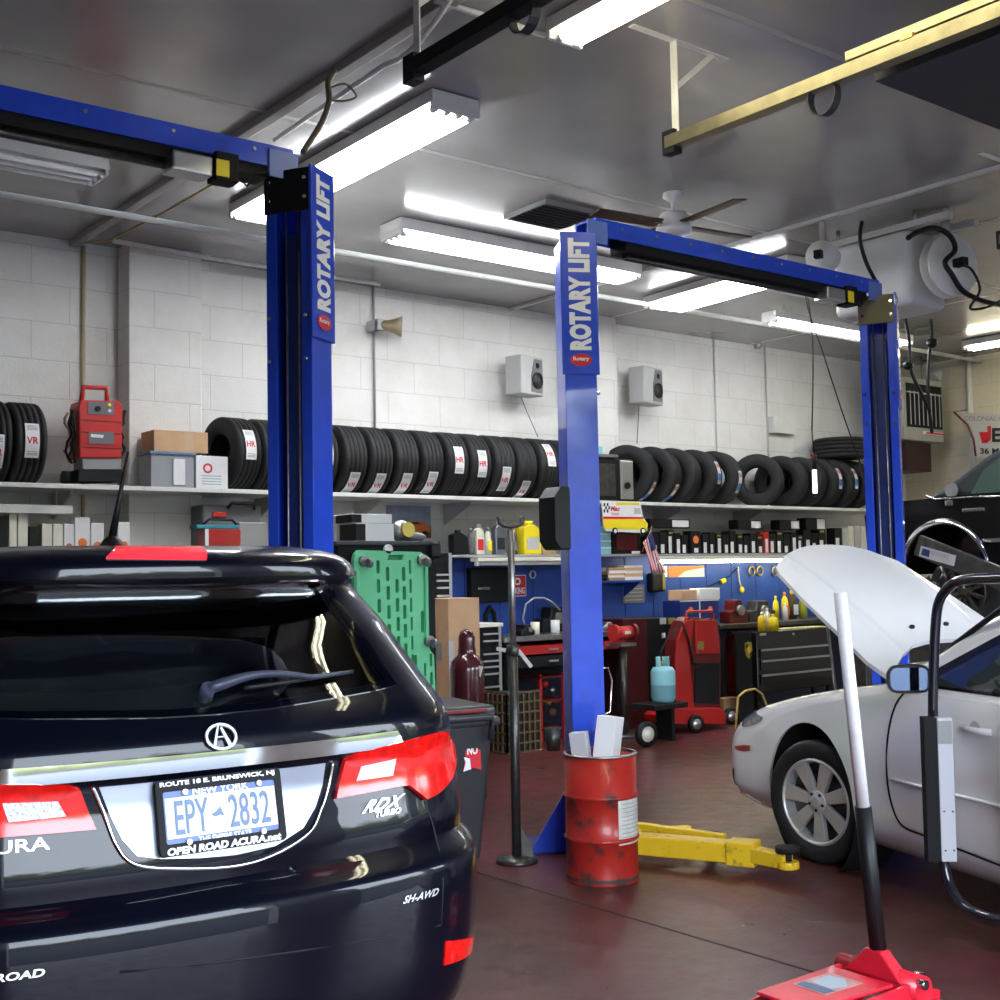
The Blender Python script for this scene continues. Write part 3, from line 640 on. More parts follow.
# ---------------------------------------------------------------- dark SUV
PAINT = mat('black_car_paint', (.0015, .002, .006), .3, coat=.5, spec=.1); PAINT.node_tree.nodes['Principled BSDF'].inputs['Coat Roughness'].default_value = .015
O1, LT1, FW1 = car_frame((1.345-.1*math.sin(R(4)), 2.84-.1*math.cos(R(4)), 0), 4)
rearc = corner_table([(0, 0), (.18, .004), (.36, .018), (.54, .045), (.68, .085), (.80, .15), (.89, .24), (.95, .36), (.985, .50), (1, .68)])
yr = cat_rom([(.27, .14), (.33, .06), (.42, .02), (.55, .0), (.70, -.005), (.765, .0), (.80, .035), (.825, .075), (.87, .07), (.95, .085), (1.03, .10), (1.07, .10), (1.10, .085), (1.15, .09), (1.20, .12), (1.24, .155), (1.40, .27), (1.525, .37), (1.545, .345), (1.56, .27), (1.60, .275), (1.63, .34), (1.65, .50), (1.66, .85)])
yf = cat_rom([(.27, 4.45), (.35, 4.6), (.7, 4.62), (.85, 4.5), (.98, 4.0), (1.06, 3.55), (1.3, 3.05), (1.5, 2.65), (1.62, 2.2), (1.66, 1.8)])
wd = cat_rom([(.27, .83), (.36, .89), (.5, .915), (.72, .93), (.95, .925), (1.08, .905), (1.18, .88), (1.26, .845), (1.35, .80), (1.45, .745), (1.52, .69), (1.545, .655), (1.56, .635), (1.60, .60), (1.64, .52), (1.66, .36)])
nose = corner_table([(0, 0), (.35, .03), (.6, .09), (.8, .2), (.93, .38), (1, .7)])
dsc1 = lambda z: 1-.6*max(0, min(1, (z-1.0)/.15))
def S1(s, z, off=0):
    def P(s, z):
        q = wd(z); return O1+LT1*(q*math.copysign(rearc[0](abs(s)), s))+FW1*(yr(z)+rearc[1](abs(s))*min(1, q/.8))+Z*z
    p = P(s, z)
    if off:
        e = .004; n_ = (P(s+e, z)-P(s-e, z)).cross(P(s, z+e)-P(s, z-e)).normalized(); p = p+n_*off
    return p
def project(p):
    d = p-EYEP; c = d.dot(FW); return Vector((500+FPX*d.dot(RT)/c, 500-FPX*d.dot(UP)/c))
_S1G = [(s/80, z/100) for s in range(-26, 81) for z in range(28, 165)]
_S1G = [q for q in _S1G if (S1(*q, .01)-S1(*q)).dot(EYEP-S1(*q)) > .0006*(EYEP-S1(*q)).length]
_S1P = [project(S1(*q)) for q in _S1G]
def inv1(u, v, fn=S1, G=None, PP=None):
    G = G or _S1G; PP = PP or _S1P; t = Vector((u, v)); i = min(range(len(G)), key=lambda k: (PP[k]-t).length_squared); s, z = G[i]
    for _ in range(6):
        p = project(fn(s, z)); e = 1e-3; ds = (project(fn(s+e, z))-p)/e; dz = (project(fn(s, z+e))-p)/e
        det = ds.x*dz.y-ds.y*dz.x
        if abs(det) < 1e-3: break
        r = t-p; s2 = s+max(-.01, min(.01, (r.x*dz.y-r.y*dz.x)/det)); z2 = z+max(-.01, min(.01, (ds.x*r.y-ds.y*r.x)/det))
        s, z = s2, z2
    return (s, z)
suv = thing('dark_suv', O1, 'glossy dark SUV seen from behind at the left, New York plate', 'car')
zs = [.27+(1.66-.27)*i/110 for i in range(111)]
body = shell(O1, LT1, FW1, yr, yf, wd, rearc, nose, zs, side_n=60, dsc=dsc1).build('body', PAINT, suv)
# wheels and wheel wells
for b_ in (.95, 3.62):
    for sg in (-1, 1):
        c = O1+LT1*sg*.80+FW1*b_+Z*.36
        cut = MB().cyl(O1+LT1*sg*.55+FW1*b_+Z*.37, O1+LT1*sg*1.1+FW1*b_+Z*.37, .41, n=48).build('c', PAINT); boolcut(body, cut)
        MB().lathe([(.406, .0), (.406, .3), (.0, .3)], O1+LT1*sg*.90+FW1*b_+Z*.37, -LT1*sg, 40).build('wheel_well', 'blackm', suv)
        wheel(suv, c, LT1*sg, .36, .24, .23, 7, (.03, .045))
# rear window opening
wp = [inv1(*q) for q in ((222, 584), (262, 583), (295, 581), (318, 580), (331, 588), (352, 620), (378, 658), (396, 685), (370, 692), (330, 699), (270, 709), (222, 714))]
wr_ = [(s, z) for s, z in wp if s > .02]; zt = wp[0][1]; zb = wp[-1][1]
win = [(0, zt)]+wr_+[(0, zb)]+[(-s, z) for s, z in reversed(wr_)]
def inset(poly, k):
    cx = sum(p[0] for p in poly)/len(poly); cy = sum(p[1] for p in poly)/len(poly)
    return [(cx+(x-cx)*(1-k), cy+(y-cy)*(1-k*2)) for x, y in poly]
hole = inset(win, .05); ctr_ = [S1(s, z) for s, z in hole]
cm = MB(); n = len(ctr_); pl_ = lambda p, b: p+FW1*(b-(p-O1).dot(FW1)); P0_ = [pl_(p, -.2) for p in ctr_]; P1_ = [pl_(p, .8) for p in ctr_]
cm.add(P0_+P1_, [(i, (i+1) % n, n+(i+1) % n, n+i) for i in range(n)]+[tuple(range(n-1, -1, -1)), tuple(range(n, 2*n))])
boolcut(body, cm.build('c', PAINT))
GL = glassmat('tinted_rear_glass', (.72, .76, .8), .95, .01)
patch(win, S1, .0, 'rear_window', GL, suv, th=.003, step=(.04, .03))
# ceramic frit border around the glass
sm1 = inset(win, .055); fr = MB(); n = len(win)
def lerp_ring(a, b, k=8):
    out = []
    for i in range(len(a)):
        j = (i+1) % len(a)
        for q in range(k): out.append((tuple(a[i][m]+(a[j][m]-a[i][m])*q/k for m in (0, 1)), tuple(b[i][m]+(b[j][m]-b[i][m])*q/k for m in (0, 1))))
    return out
rg = lerp_ring(win, sm1); n = len(rg)
fr.add([S1(*a, -.002) for a, b in rg]+[S1(*b, -.002) for a, b in rg], [(i, (i+1) % n, n+(i+1) % n, n+i) for i in range(n)], 0, True); fr.build('window_border', 'bgloss', suv, fix=False)
# cabin: rear bench, head restraints, dark lining
SEAT = mat('grey_upholstery', (.75, .75, .8), .8)
def loc1(a, b, z): return O1+LT1*a+FW1*b+Z*z
M1 = Matrix((LT1, FW1, Z)).transposed()
cab = MB().obox(loc1(0, 1.55, 1.02), (1.35, .18, .5), M=M1).build('rear_seat', SEAT, suv, bevel=.05)
for a in (-.42, .08, .42): MB().obox(loc1(a, 1.55, 1.36), (.27, .12, .15), M=M1).build('head_restraint', SEAT, cab, bevel=.04, seg=4)
for a in (-.38, .38): MB().obox(loc1(a, 2.5, 1.2), (.5, .14, .6), M=M1).obox(loc1(a, 2.5, 1.5), (.26, .1, .16), M=M1).build('front_seat', SEAT, suv, bevel=.05, seg=3)
MB().obox(loc1(0, 1.1, .93), (1.3, .9, .04), M=M1).build('cargo_cover', 'blackm', suv)
# side glass and windscreen as dark panels
boolcut(body, MB().obox(loc1(0, 2.1, 1.37), (2.4, 1.2, .30), M=M1).build('c', PAINT))
def F1(s, z, off=0):
    q = wd(z); kk = min(1, q/.8)*dsc1(z); e = yf(z); return O1+LT1*(q*math.copysign(nose[0](abs(s)), s))+FW1*(e-nose[1](abs(s))*kk+off)+Z*(z+off*.5)
boolcut(body, MB().obox(loc1(0, 3.3, 1.34), (1.15, 2.0, .36), M=M1).build('c', PAINT))
GS = glassmat('light_tinted_glass', (.8, .85, .85), .85, .01)
patch([(-.62, 1.12), (.62, 1.12), (.66, 1.55), (-.66, 1.55)], F1, .0, 'windscreen', GS, suv, th=.004, step=(.04, .04))
def side1(sg):
    pts = [(1.38, 1.20), (1.40, 1.45), (1.5, 1.55), (2.05, 1.56), (2.45, 1.44), (2.95, 1.18)]
    f = lambda b, z, off=0: O1+LT1*sg*(wd(z)+off)+FW1*b+Z*z
    patch(pts, f, .0, 'side_window', GS, suv, th=.004, step=(.2, .03))
side1(1); side1(-1)
# lamps
tl = [inv1(*q) for q in ((343, 759), (352, 754), (374, 747), (406, 740), (425, 735), (437, 732), (445, 733), (450, 745), (452.5, 760), (449, 778), (435, 794), (424, 800), (417, 794), (406, 786), (392, 788), (334, 799))]
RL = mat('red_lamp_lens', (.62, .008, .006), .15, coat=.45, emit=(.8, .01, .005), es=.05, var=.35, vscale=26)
CL = mat('clear_lamp_lens', (.75, .75, .8), .15, coat=1, bump=1, bscale=120)
rl = [inv1(*q) for q in ((358, 766), (392, 758.5), (389, 776), (353, 781))]
for sg in (1, -1):
    q = tl if sg > 0 else [(-s, z) for s, z in reversed(tl)]
    t_ = patch(q, S1, .0, 'tail_lamp', RL, suv, th=.014, step=(.02, .02))
    q = rl if sg > 0 else [(-s, z) for s, z in reversed(rl)]
    patch(q, S1, .012, 'reversing_lamp', CL, t_, th=.005, step=(.02, .02))
    q = [inv1(*k) for k in ((445, 941), (475, 931), (474, 948), (443, 965))]; q = q if sg > 0 else [(-s, z) for s, z in reversed(q)]
    patch(q, S1, .0, 'bumper_reflector', RL, suv, th=.005, step=(.02, .02))
q = [(s, z) for s, z in ((-.16, 1.615), (-.15, 1.595), (.15, 1.595), (.16, 1.615), (.14, 1.625), (-.14, 1.625))]
q = [inv1(*k) for k in ((115, 548), (200, 548.5), (206, 552), (206.5, 559.5), (106, 559))]
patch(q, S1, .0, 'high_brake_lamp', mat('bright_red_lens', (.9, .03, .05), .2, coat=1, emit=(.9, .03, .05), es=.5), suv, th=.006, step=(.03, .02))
# chrome handle strip, silver number plate recess and its molding
cs = [inv1(*q) for q in ((220, 755), (253, 753), (300, 750), (332, 747), (330, 762), (285, 768), (220, 773))]
sR = [p for p in cs if p[0] > .03]; z1_, z0_ = 1.128, 1.088
sM = .335/.93*1.0
st = [(-.42, 1.096), (.42, 1.096), (.405, 1.132), (-.405, 1.132)]
patch(st, S1, .0, 'chrome_strip', 'chrome', suv, th=.012, step=(.03, .02))
rc = [inv1(*q) for q in ((99, 787), (325, 763), (322, 785), (315, 807), (303, 828), (275, 846), (235, 855), (200, 858), (160, 859), (137, 856), (122, 840), (110, 815))]
patch(rc, S1, .0, 'plate_recess', 'silver', suv, th=.003, step=(.012, .01))
ol = [inv1(*q) for q in ((92, 785), (104, 815), (116, 845), (132, 863), (165, 868), (230, 866), (272, 855), (308, 833), (320, 810), (328, 785), (332, 762))]
MB().tube(smooth([S1(s, z, .004) for s, z in ol]), .005).build('recess_molding', 'chrome', suv)
# number plate
pc_ = Vector((1.329, 2.812, .99)); a_ = R(3); tl_ = R(14); px_ = Vector((math.cos(a_), -math.sin(a_), 0)); fwp = Vector((math.sin(a_), math.cos(a_), 0)); pu = Z*math.cos(tl_)+fwp*math.sin(tl_); pn = px_.cross(pu)
pn = -pn if pn.dot(FW1) > 0 else pn
Mp = Matrix((px_, pu, pn)).transposed()
np_ = MB().obox(pc_, (.305, .15, .004), M=Mp).build('licence_plate', mat('plate_white', (.75, .78, .85), .4), suv)
PB = mat('plate_blue', (.10, .16, .36), .4); PL = mat('plate_lettering_blue', (.10, .16, .28), .4)
e_ = pn*.0026
b_ = MB()
for z0, z1 in ((.045, .075), (-.075, -.05)): b_.obox(pc_+pu*(z0+z1)/2+e_, (.305, z1-z0, .002), M=Mp)
b_.obox(pc_-px_*.145+e_, (.012, .15, .0015), M=Mp)
b_.build('plate_band', PB, np_)
def ptx(s, x0, x1, y0, y1, m, name, k=1.0, bold=.0, par=np_, shear=0): text(MB(), s, pc_+px_*x0+pu*y0+pn*(.0042*k), px_*(x1-x0), pu*(y1-y0), bold=bold, shear=shear).build(name, m, par)
ptx('EPY', -.118, -.033, -.043, .037, PL, 'plate_characters', 1.1, .01); ptx('2832', .018, .125, -.043, .037, PL, 'plate_characters', 1.1, .01)
MB().prism([(-.02, -.004), (-.006, .0), (.004, .012), (.01, -.004), (.014, -.012), (.002, -.008), (-.01, -.012)], pc_+pn*.004-px_*.008, px_, pu, pn*.0008).build('state_outline', PL, np_)
ptx('NEW YORK', -.07, .075, .045, .063, 'wwht', 'state_name', 1.2, .03); ptx('THE EMPIRE STATE', -.065, .07, -.066, -.053, 'wwht', 'state_motto', 1.2, .02)
fr_ = MB().prism(rrect(.322, .178, .012), pc_-pn*.004-pu*.001, px_, pu, pn*.012, holes=[rrect(.288, .122, .006)[::-1]]).build('plate_frame', 'blackm', np_, bevel=.0015)
ptx('ROUTE 18 E. BRUNSWICK, NJ', -.15, .145, .069, .083, 'wwht', 'frame_lettering', 2.1, .04); ptx('OPEN ROAD ACURA.net', -.145, .145, -.088, -.070, 'wwht', 'frame_lettering', 2.1, .05, shear=.15)
for x_, y_ in ((-.09, .055), (.1, .055), (-.09, -.062), (.1, -.062)): MB().cyl(pc_+px_*x_+pu*y_, pc_+px_*x_+pu*y_+pn*.012, .007, n=12).build('plate_screw', 'steel', np_)
# emblem: caliper-like A in an oval
s0, z0 = inv1(220, 738); ec = S1(s0, z0, .004); en = (S1(s0, z0, .01)-S1(s0, z0, 0)).normalized(); ex_ = LT1; ey_ = en.cross(ex_).normalized(); ey_ = -ey_ if ey_.z < 0 else ey_
em = MB().prism(circ(.041, 32, ry=.035), ec, ex_, ey_, en*.008, holes=[circ(.034, 32, ry=.028)[::-1]])
em.prism([(-.024, -.022), (-.018, -.026), (-.001, .028), (-.006, .028)], ec, ex_, ey_, en*.007).prism([(.024, -.022), (.015, -.027), (.0, .022), (.005, .028)], ec, ex_, ey_, en*.007).prism([(-.013, -.002), (-.012, .002), (.007, .002), (.008, -.002)], ec, ex_, ey_, en*.006)
em.build('emblem', 'badge', suv, bevel=.001)
def badge(s, p0, p1, p2, name='badge_lettering', m='badge', bold=.01, shear=0, off=.003, th=.002):
    a = inv1(*p0); b = inv1(*p1); c = inv1(*p2)  # lower left, lower right, upper left in the photograph
    f = lambda x, y: S1(a[0]+(b[0]-a[0])*x+(c[0]-a[0])*y, a[1]+(b[1]-a[1])*x+(c[1]-a[1])*y, off)
    mb = MB(); text(mb, s, 0, 0, 0, bold=bold, shear=shear, fn=f, spacing=1.05); mb.build(name, m, suv, solid=0, fix=False)
badge('RDX', (361, 814), (401, 806), (366, 801), bold=.03, shear=.3); badge('TURBO', (374, 818), (400, 813), (375, 812), bold=.03)
badge('SH-AWD', (402, 904), (437, 895), (404, 896), bold=.03, shear=.2)
a, b, c = (inv1(402, 904), inv1(437, 895), inv1(404, 896))
# left lettering: mirrored zone of the liftgate
def fL(a0, z0, w_, h_):
    return lambda x, y: S1(a0+w_*x, z0+h_*y, .003)
mb = MB(); text(mb, 'ACURA', 0, 0, 0, bold=.01, fn=fL(-.468, .945, .155, .028)); mb.build('badge_lettering', 'badge', suv, fix=False)
mb = MB(); text(mb, 'OPEN ROAD', 0, 0, 0, bold=.03, shear=.15, fn=fL(-.493, .690, .158, .018)); mb.build('dealer_sticker', 'wwht', suv, fix=False)
# wiper
w0, w1 = inv1(204, 697), inv1(346, 676)
pts = [S1(w0[0]+(w1[0]-w0[0])*k/10, w0[1]+(w1[1]-w0[1])*k/10+.022*math.sin(PI*min(1, k/7)), .02+.015*(1-k/10)) for k in range(11)]
WM = mat('wiper_plastic', (.03, .035, .06), .35)
wi = MB().tube(pts, [.014, .015, .013, .011, .010, .009, .008, .007, .006, .005, .004], 10).build('wiper_arm', WM, suv)
MB().cyl(S1(*w0, -.0), S1(*w0, .045), .022, .017, n=20).build('wiper_pivot', WM, wi)
pts = [S1(w0[0]+(w1[0]-w0[0])*(.25+.8*k/8), w0[1]+(w1[1]-w0[1])*(.25+.8*k/8)+.004, .009) for k in range(9)]
MB().tube(pts, .006, 6).build('wiper_blade', 'black', wi)
# seams: liftgate shut lines and bumper joint
def seam(pl, name='shut_line', r=.003):
    q = [inv1(*p) for p in pl]; MB().tube([S1(s, z, .0) for s, z in q], r, 6).build(name, 'blackm', suv)
seam([(424, 801), (432, 822), (439, 850), (443, 880), (441, 925)]); seam([(441, 925), (380, 938), (300, 951), (220, 962), (120, 972)])
# roof aerial
q0, q1 = onp(112, 530, loc1(-.1, 1.15, 0), FW1), onp(128, 452, loc1(-.1, 1.15, 0), FW1); bz = 1.64
base = Vector((q0.x, q0.y, bz))
ab = MB().grid(lambda a, b: base+Vector((.045*math.cos(a)*math.cos(b)**1.5, .06*math.sin(a)*math.cos(b)**1.5, .065*math.sin(b))), [2*PI*i/20 for i in range(21)], [PI/2*j/6 for j in range(7)]).build('aerial_base', 'black', suv)
MB().tube([base+Z*.05, base+Z*.05+(q1-base-Z*.05)*.5, q1], [.014, .008, .004]).build('aerial_mast', 'black', ab)

# ---------------------------------------------------------------- white sedan
WP = mat('white_car_paint', (.85, .85, .87), .3, coat=1)
O2, LT2, FW2 = car_frame(onz(812, 863, 0), 20)
HW = .80
def loc2(a, b, z): return O2+LT2*a+FW2*b+Z*z
yr2 = cat_rom([(.2, -3.5), (.35, -3.62), (.8, -3.6), (1.0, -3.4), (1.06, -2.9), (1.1, -2.5), (1.38, -1.9), (1.43, -1.75)])
yf2 = cat_rom([(.17, 1.07), (.22, 1.14), (.40, 1.15), (.53, 1.13), (.62, 1.06), (.69, .93), (.75, .80), (.80, .62), (.86, .34), (.92, .0), (.97, -.35), (1.0, -.55), (1.1, -.78), (1.38, -1.3), (1.43, -1.5)])
wd2 = cat_rom([(.17, .68), (.22, .745), (.30, .795), (.4, .805), (.6, .805), (.75, .79), (.9, .76), (.98, .73), (1.1, .69), (1.38, .56), (1.43, .50)])
nose2 = corner_table([(0, 0), (.3, .01), (.55, .035), (.75, .085), (.87, .15), (.94, .23), (.985, .36), (1, .52)])
sed = thing('white_sedan', O2+LT2*.8-FW2*1.3, 'white car on the right with its hood raised and front wheel turned', 'car')
zs2 = [.17+(1.43-.17)*i/84 for i in range(85)]
def yr2b(z): return yr2(max(.2, z))
b2 = shell(O2, LT2, FW2, yr2b, yf2, wd2, rearc, nose2, zs2, ctr=HW, side_n=110, dsc=lambda z: 1-.75*max(0, min(1, (z-.93)/.1))).build('body', WP, sed)
for b_ in (.0, -2.62):
    for sg, aa in ((-1, 0), (1, 2*HW)):
        cut = MB().cyl(loc2(aa-sg*.3, b_, .33), loc2(aa+sg*.3, b_, .33), .405, n=56).build('c', WP); boolcut(b2, cut)
        d = (-LT2*math.cos(R(14))+FW2*math.sin(R(14))*-1) if sg < 0 and b_ == 0 else LT2*sg
        if sg < 0 and b_ == 0: d = Vector((-math.cos(R(3)), math.sin(R(3)), 0))
        wheel(sed, loc2(aa-sg*.10, b_, .322), d, .322, .2, .225, 7, (.026, .042), rimm=mat('grey_alloy', (.6, .6, .6), .4, .6))
# wheel-arch lip
def side2(b, z, off=0): return O2+LT2*(HW-wd2(z)-off)+FW2*b+Z*z
for b_ in (.0, -2.62):
    MB().lathe([(.401, -.005), (.401, .26), (.0, .26)], loc2(.012, b_, .33), LT2, 40).build('wheel_well', 'blackm', sed)
# engine bay
cut = MB().prism([(.22, -.42), (.22, .2), (.4, .45), (1.2, .45), (1.38, .2), (1.38, -.42)], O2+Z*.70, LT2, FW2, Z*.5).build('c', WP); boolcut(b2, cut)
eb = MB().obox(loc2(.8, .0, .72), (.9, .5, .12), M=Matrix((LT2, FW2, Z)).transposed()).build('engine', 'blackm', sed, bevel=.02)
for a, b, z, r in ((.45, -.25, .86, .05), (.6, .1, .84, .04), (1.0, -.2, .85, .07), (.35, .1, .85, .035)): MB().cyl(loc2(a, b, .76), loc2(a, b, z), r, n=14).build('filler_cap', 'dsteel', eb)
# door, windows, trim
def px2(u, v, off=0.): p = onp(u, v, O2+LT2*off, LT2); d = p-O2; return (d.dot(FW2), d.z)
DM = WP
dseam = [px2(*q) for q in ((896, 690), (889, 705), (886.5, 735), (888, 775), (893, 805), (903, 826), (925, 836), (960, 850), (1000, 866))]
MB().tube(smooth([side2(b, z, .001) for b, z in dseam]), .005, 6).build('door_gap', 'blackm', sed)
ds = MB()
dpoly = [px2(*q) for q in ((898, 696), (891, 707), (889, 735), (890.5, 775), (895, 803), (905, 824), (927, 834), (960, 847), (1000, 862))]
bb = -2.0
dp_ = dpoly+[(bb, dpoly[-1][1]), (bb, .97), (-.80, .96)]
door = patch(dp_, side2, .0, 'door', WP, sed, th=.010, step=(.06, .03))
mo = [px2(895, 779), px2(993, 806)]
MB().tube([side2(mo[0][0]+(bb+.05-mo[0][0])*k/8, mo[0][1]+.0*k, .016) for k in range(9)], .009, 8).build('door_molding', WP, door)
hb, hz = px2(975, 730); M2 = Matrix((FW2, LT2, Z)).transposed()
MB().tube([side2(hb+.085, hz-.002, .012), side2(hb+.06, hz, .04), side2(hb-.05, hz, .045), side2(hb-.085, hz-.002, .012)], .015, 10).build('door_handle', WP, door)
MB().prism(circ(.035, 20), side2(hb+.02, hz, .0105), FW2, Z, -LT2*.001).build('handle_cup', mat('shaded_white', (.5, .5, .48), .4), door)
# side glass and black frame
wpoly = [(-.90, 1.005), (-1.31, 1.20), (-1.6, 1.33), (-2.1, 1.36), (-2.4, 1.3), (-2.35, 1.005)]
fpoly = [(-.78, .995), (-1.30, 1.245), (-1.6, 1.365), (-2.1, 1.39), (-2.5, 1.32), (-2.45, .985)]
patch(fpoly, side2, .0, 'window_frame', 'bgloss', sed, th=.004, step=(.04, .02))
patch(wpoly, side2, .005, 'side_window', mat('dark_side_glass', (.03, .04, .045), .03, coat=1), sed, th=.003, step=(.04, .02))
# A-pillar black seal line and windscreen edge
pa = [px2(*q, .2) for q in ((936, 660), (960, 642), (1000, 612))]
MB().tube([onp(u, v, loc2(.17, 0, 0), LT2) for u, v in ((941, 657), (955, 644), (975, 629), (1000, 610), (1040, 582))], .014, 8).build('windscreen_seal', 'black', sed)
patch([(-.5, -.0), (.5, 0), (.42, 1), (-.42, 1)], lambda s, t, off=0: loc2(HW+s*1.25, -.74-.60*t+.12*(1-4*s*s)*1.0, 1.06+.33*t+off), 0, 'windscreen', 'bgloss', sed, th=.01, step=(.1, .2))
# door mirror: backprojected onto a plane just outboard of the door
mc = onp(909, 679, loc2(-.17, 0, 0), LT2); nf = -FW2*.93-LT2*.37; nf.normalize(); mx_ = Z.cross(nf).normalized(); 
Mm = Matrix((mx_, nf, Z)).transposed(); sgn = 1
mm_ = MB().prism(rrect(.19, .125, .04), mc, mx_, Z, -nf*.05, m=0)
mh = MB().grid(lambda a, b: mc-nf*(.075*math.sin(b))+mx_*(.098*math.cos(a)*(abs(math.cos(a))**-.35 if abs(math.cos(a)) > 1e-3 else 1)*math.cos(b)**.6)+Z*(.066*math.sin(a)*(abs(math.sin(a))**-.35 if abs(math.sin(a)) > 1e-3 else 1)*max(0, math.cos(b))**.6), [2*PI*i/40 for i in range(41)], [PI/2*j/8 for j in range(9)]).build('door_mirror', WP, sed)
MB().prism(rrect(.185, .122, .035), mc+nf*.004, mx_, Z, -nf*.01).build('mirror_frame', 'black', mh)
MB().prism(rrect(.165, .10, .03), mc+nf*.006, mx_, Z, -nf*.004).build('mirror_glass', mat('mirror_glass', (.22, .27, .38), .05, 1), mh)
MB().bar(mc-nf*.03-Z*.02+mx_*.05, loc2(.08, -.92, 1.03), .05, .05).build('mirror_stalk', 'black', mh, bevel=.01)
# headlamp, marker lamp, bumper seam, fog recess
_N2 = lambda s, z, off=0: None
def S2(s, z, off=0):
    def P(s, z):
        q = wd2(z); sc = min(1, q/.8); return O2+LT2*(HW+q*math.copysign(nose2[0](abs(s)), s))+FW2*(yf2(z)-nose2[1](abs(s))*sc)+Z*z
    p = P(s, z)
    if off:
        e = .004; n_ = (P(s, z+e)-P(s, z-e)).cross(P(s+e, z)-P(s-e, z)).normalized(); p = p+n_*off
    return p
G2 = [(-s/60, z/100) for s in range(1, 60) for z in range(18, 98)]; G2 = [q for q in G2 if (S2(*q, .01)-S2(*q)).dot(EYEP-S2(*q)) > .0006*(EYEP-S2(*q)).length]; P2_ = [project(S2(*q)) for q in G2]
def inv2(u, v): return inv1(u, v, S2, G2, P2_)
patch([inv2(*q) for q in ((743, 727), (744, 722), (752, 712), (757, 711), (763, 717), (761, 721), (752, 725))], S2, .0, 'headlamp', mat('headlamp_lens', (.22, .23, .24), .1, coat=1, var=.6, vscale=30), sed, th=.008, step=(.02, .02))
patch([inv2(*q) for q in ((735, 746), (744, 745), (756, 747), (757, 750), (754, 752), (742, 751), (736, 749))], S2, .0, 'side_marker', mat('amber_red_lens', (.38, .05, .02), .3, coat=.5), sed, th=.004, step=(.02, .02))
patch([inv2(*q) for q in ((730.5, 771), (734, 768), (734, 783), (731, 781))], S2, .0, 'fog_lamp', 'black', sed, th=.004, step=(.02, .02))
MB().tube([S2(*inv2(*q), .0) for q in ((734, 722), (741, 728))]+[side2(*px2(*q), .0) for q in ((768, 732), (790, 733.5))], .003, 6).build('bumper_seam', 'mgrey', sed) if False else None
MB().tube([S2(*inv2(*q), .002) for q in ((736, 789), (748, 795), (768, 801))], .008, 6).build('bumper_lip', WP, sed)
# raised hood: a shallow pressed panel hinged at the cowl
h0 = px2(888, 680, .12); hang = R(27.9); HD = FW2*math.cos(hang)+Z*math.sin(hang); HN = LT2.cross(HD); HN = HN if HN.z > 0 else -HN
HP = loc2(.0, h0[0], h0[1])
hp = [(.12, 0), (.09, .15), (.095, .51), (.095, .82), (.12, 1.13), (.14, 1.20), (.19, 1.255), (.33, 1.385), (.45, 1.465), (.56, 1.51), (.70, 1.52), (.82, 1.49), (.91, 1.40), (.99, 1.17), (1.05, .82), (1.09, .52), (1.2, 0), (1.02, .14), (.85, .25), (.71, .30), (.54, .29), (.43, .26), (.31, .17), (.2, .07)]
def HS(a, l, off=0):
    q = (a-.62)/.5; bulge = .035*(1-q*q)*math.sin(PI*min(1, max(0, l/1.6))) if abs(q) < 1 else 0
    rdg = .012*math.exp(-((abs(a-.62)-.33-.05*(l-.8))/.03)**2)
    return HP+LT2*a+HD*l+HN*(off+bulge+rdg-.03*(l/1.5)**4)
hd = patch(hp, HS, .0, 'raised_hood', WP, sed, th=.018, step=(.025, .05))
for u, v in ((912, 627), (946, 624)):
    p = onp(u, v, HS(.6, .5, .02), HN); MB().obox(p, (.022, .016, .02), M=Matrix((LT2, HD, HN)).transposed()).build('washer_nozzle', 'black', hd)
MB().cyl(loc2(.25, .1, .86), HS(.2, .75), .008, n=8).build('hood_prop', 'steel', sed)

# ---------------------------------------------------------------- black sedan on the third lift
BX = 9.15; BL = mat('black_sedan_paint', (.003, .003, .004), .3, coat=.35, spec=.2)
bs = thing('black_sedan', (BX+.9, 4.9, 1.0), 'black car raised on a lift at the far right, padded roof and chrome arch trim', 'car')
def bxp(u, v, x=BX): p = onx(u, v, x); return (p.y, p.z)
zg = 1.62
def P3(u, v, x=BX): return onx(u, v, x)
belt = P3(905, 502).z; ar = P3(940, 524); bot = P3(985, 645).z
y_rear = P3(893, 560).y+.25
prof = [(y_rear, belt-.45), (y_rear+.02, belt-.10), (y_rear-.08, belt-.0), (y_rear-1.1, belt+.03), (y_rear-5.2, belt-.0), (y_rear-5.2, belt-.55), (y_rear-.1, belt-.62)]
bb_ = MB().prism([(p[0], p[1]) for p in prof], (BX, 0, 0), Y, Z, X*1.85).build('body', BL, bs, bevel=.05, seg=4)
ac = P3(950, 582)
rr_ = .34
wc_y = P3(945, 580).y; wc_z = ar.z-.36
cut = MB().cyl((BX-.2, wc_y, wc_z), (BX+.35, wc_y, wc_z), .36, n=40).build('c', BL)
bb_.modifiers.clear(); boolcut(bb_, cut)
for p in bb_.data.polygons: p.use_smooth = False
_ex, _ey, _ = frame(X); ARC0 = math.atan2(_ey.z, _ex.z)-PI*.46
MB().lathe([(.36, -.0), (.405, -.012), (.40, -.022), (.36, -.022)], (BX, wc_y, wc_z), X, 40, a0=ARC0, a1=ARC0+PI*.92).build('arch_trim', 'chrome', bs)
wheel(bs, (BX+.16, wc_y-.12, wc_z-.2), -X, .32, .2, .2, 10, (.012, .02), rimm='dsteel')
wheel(bs, (BX+.16, wc_y-2.95, wc_z-.2), -X, .32, .2, .2, 10, (.012, .02), rimm='dsteel')
rf = [P3(*q, BX+.12) for q in ((928, 496), (982, 458), (1000, 449))]
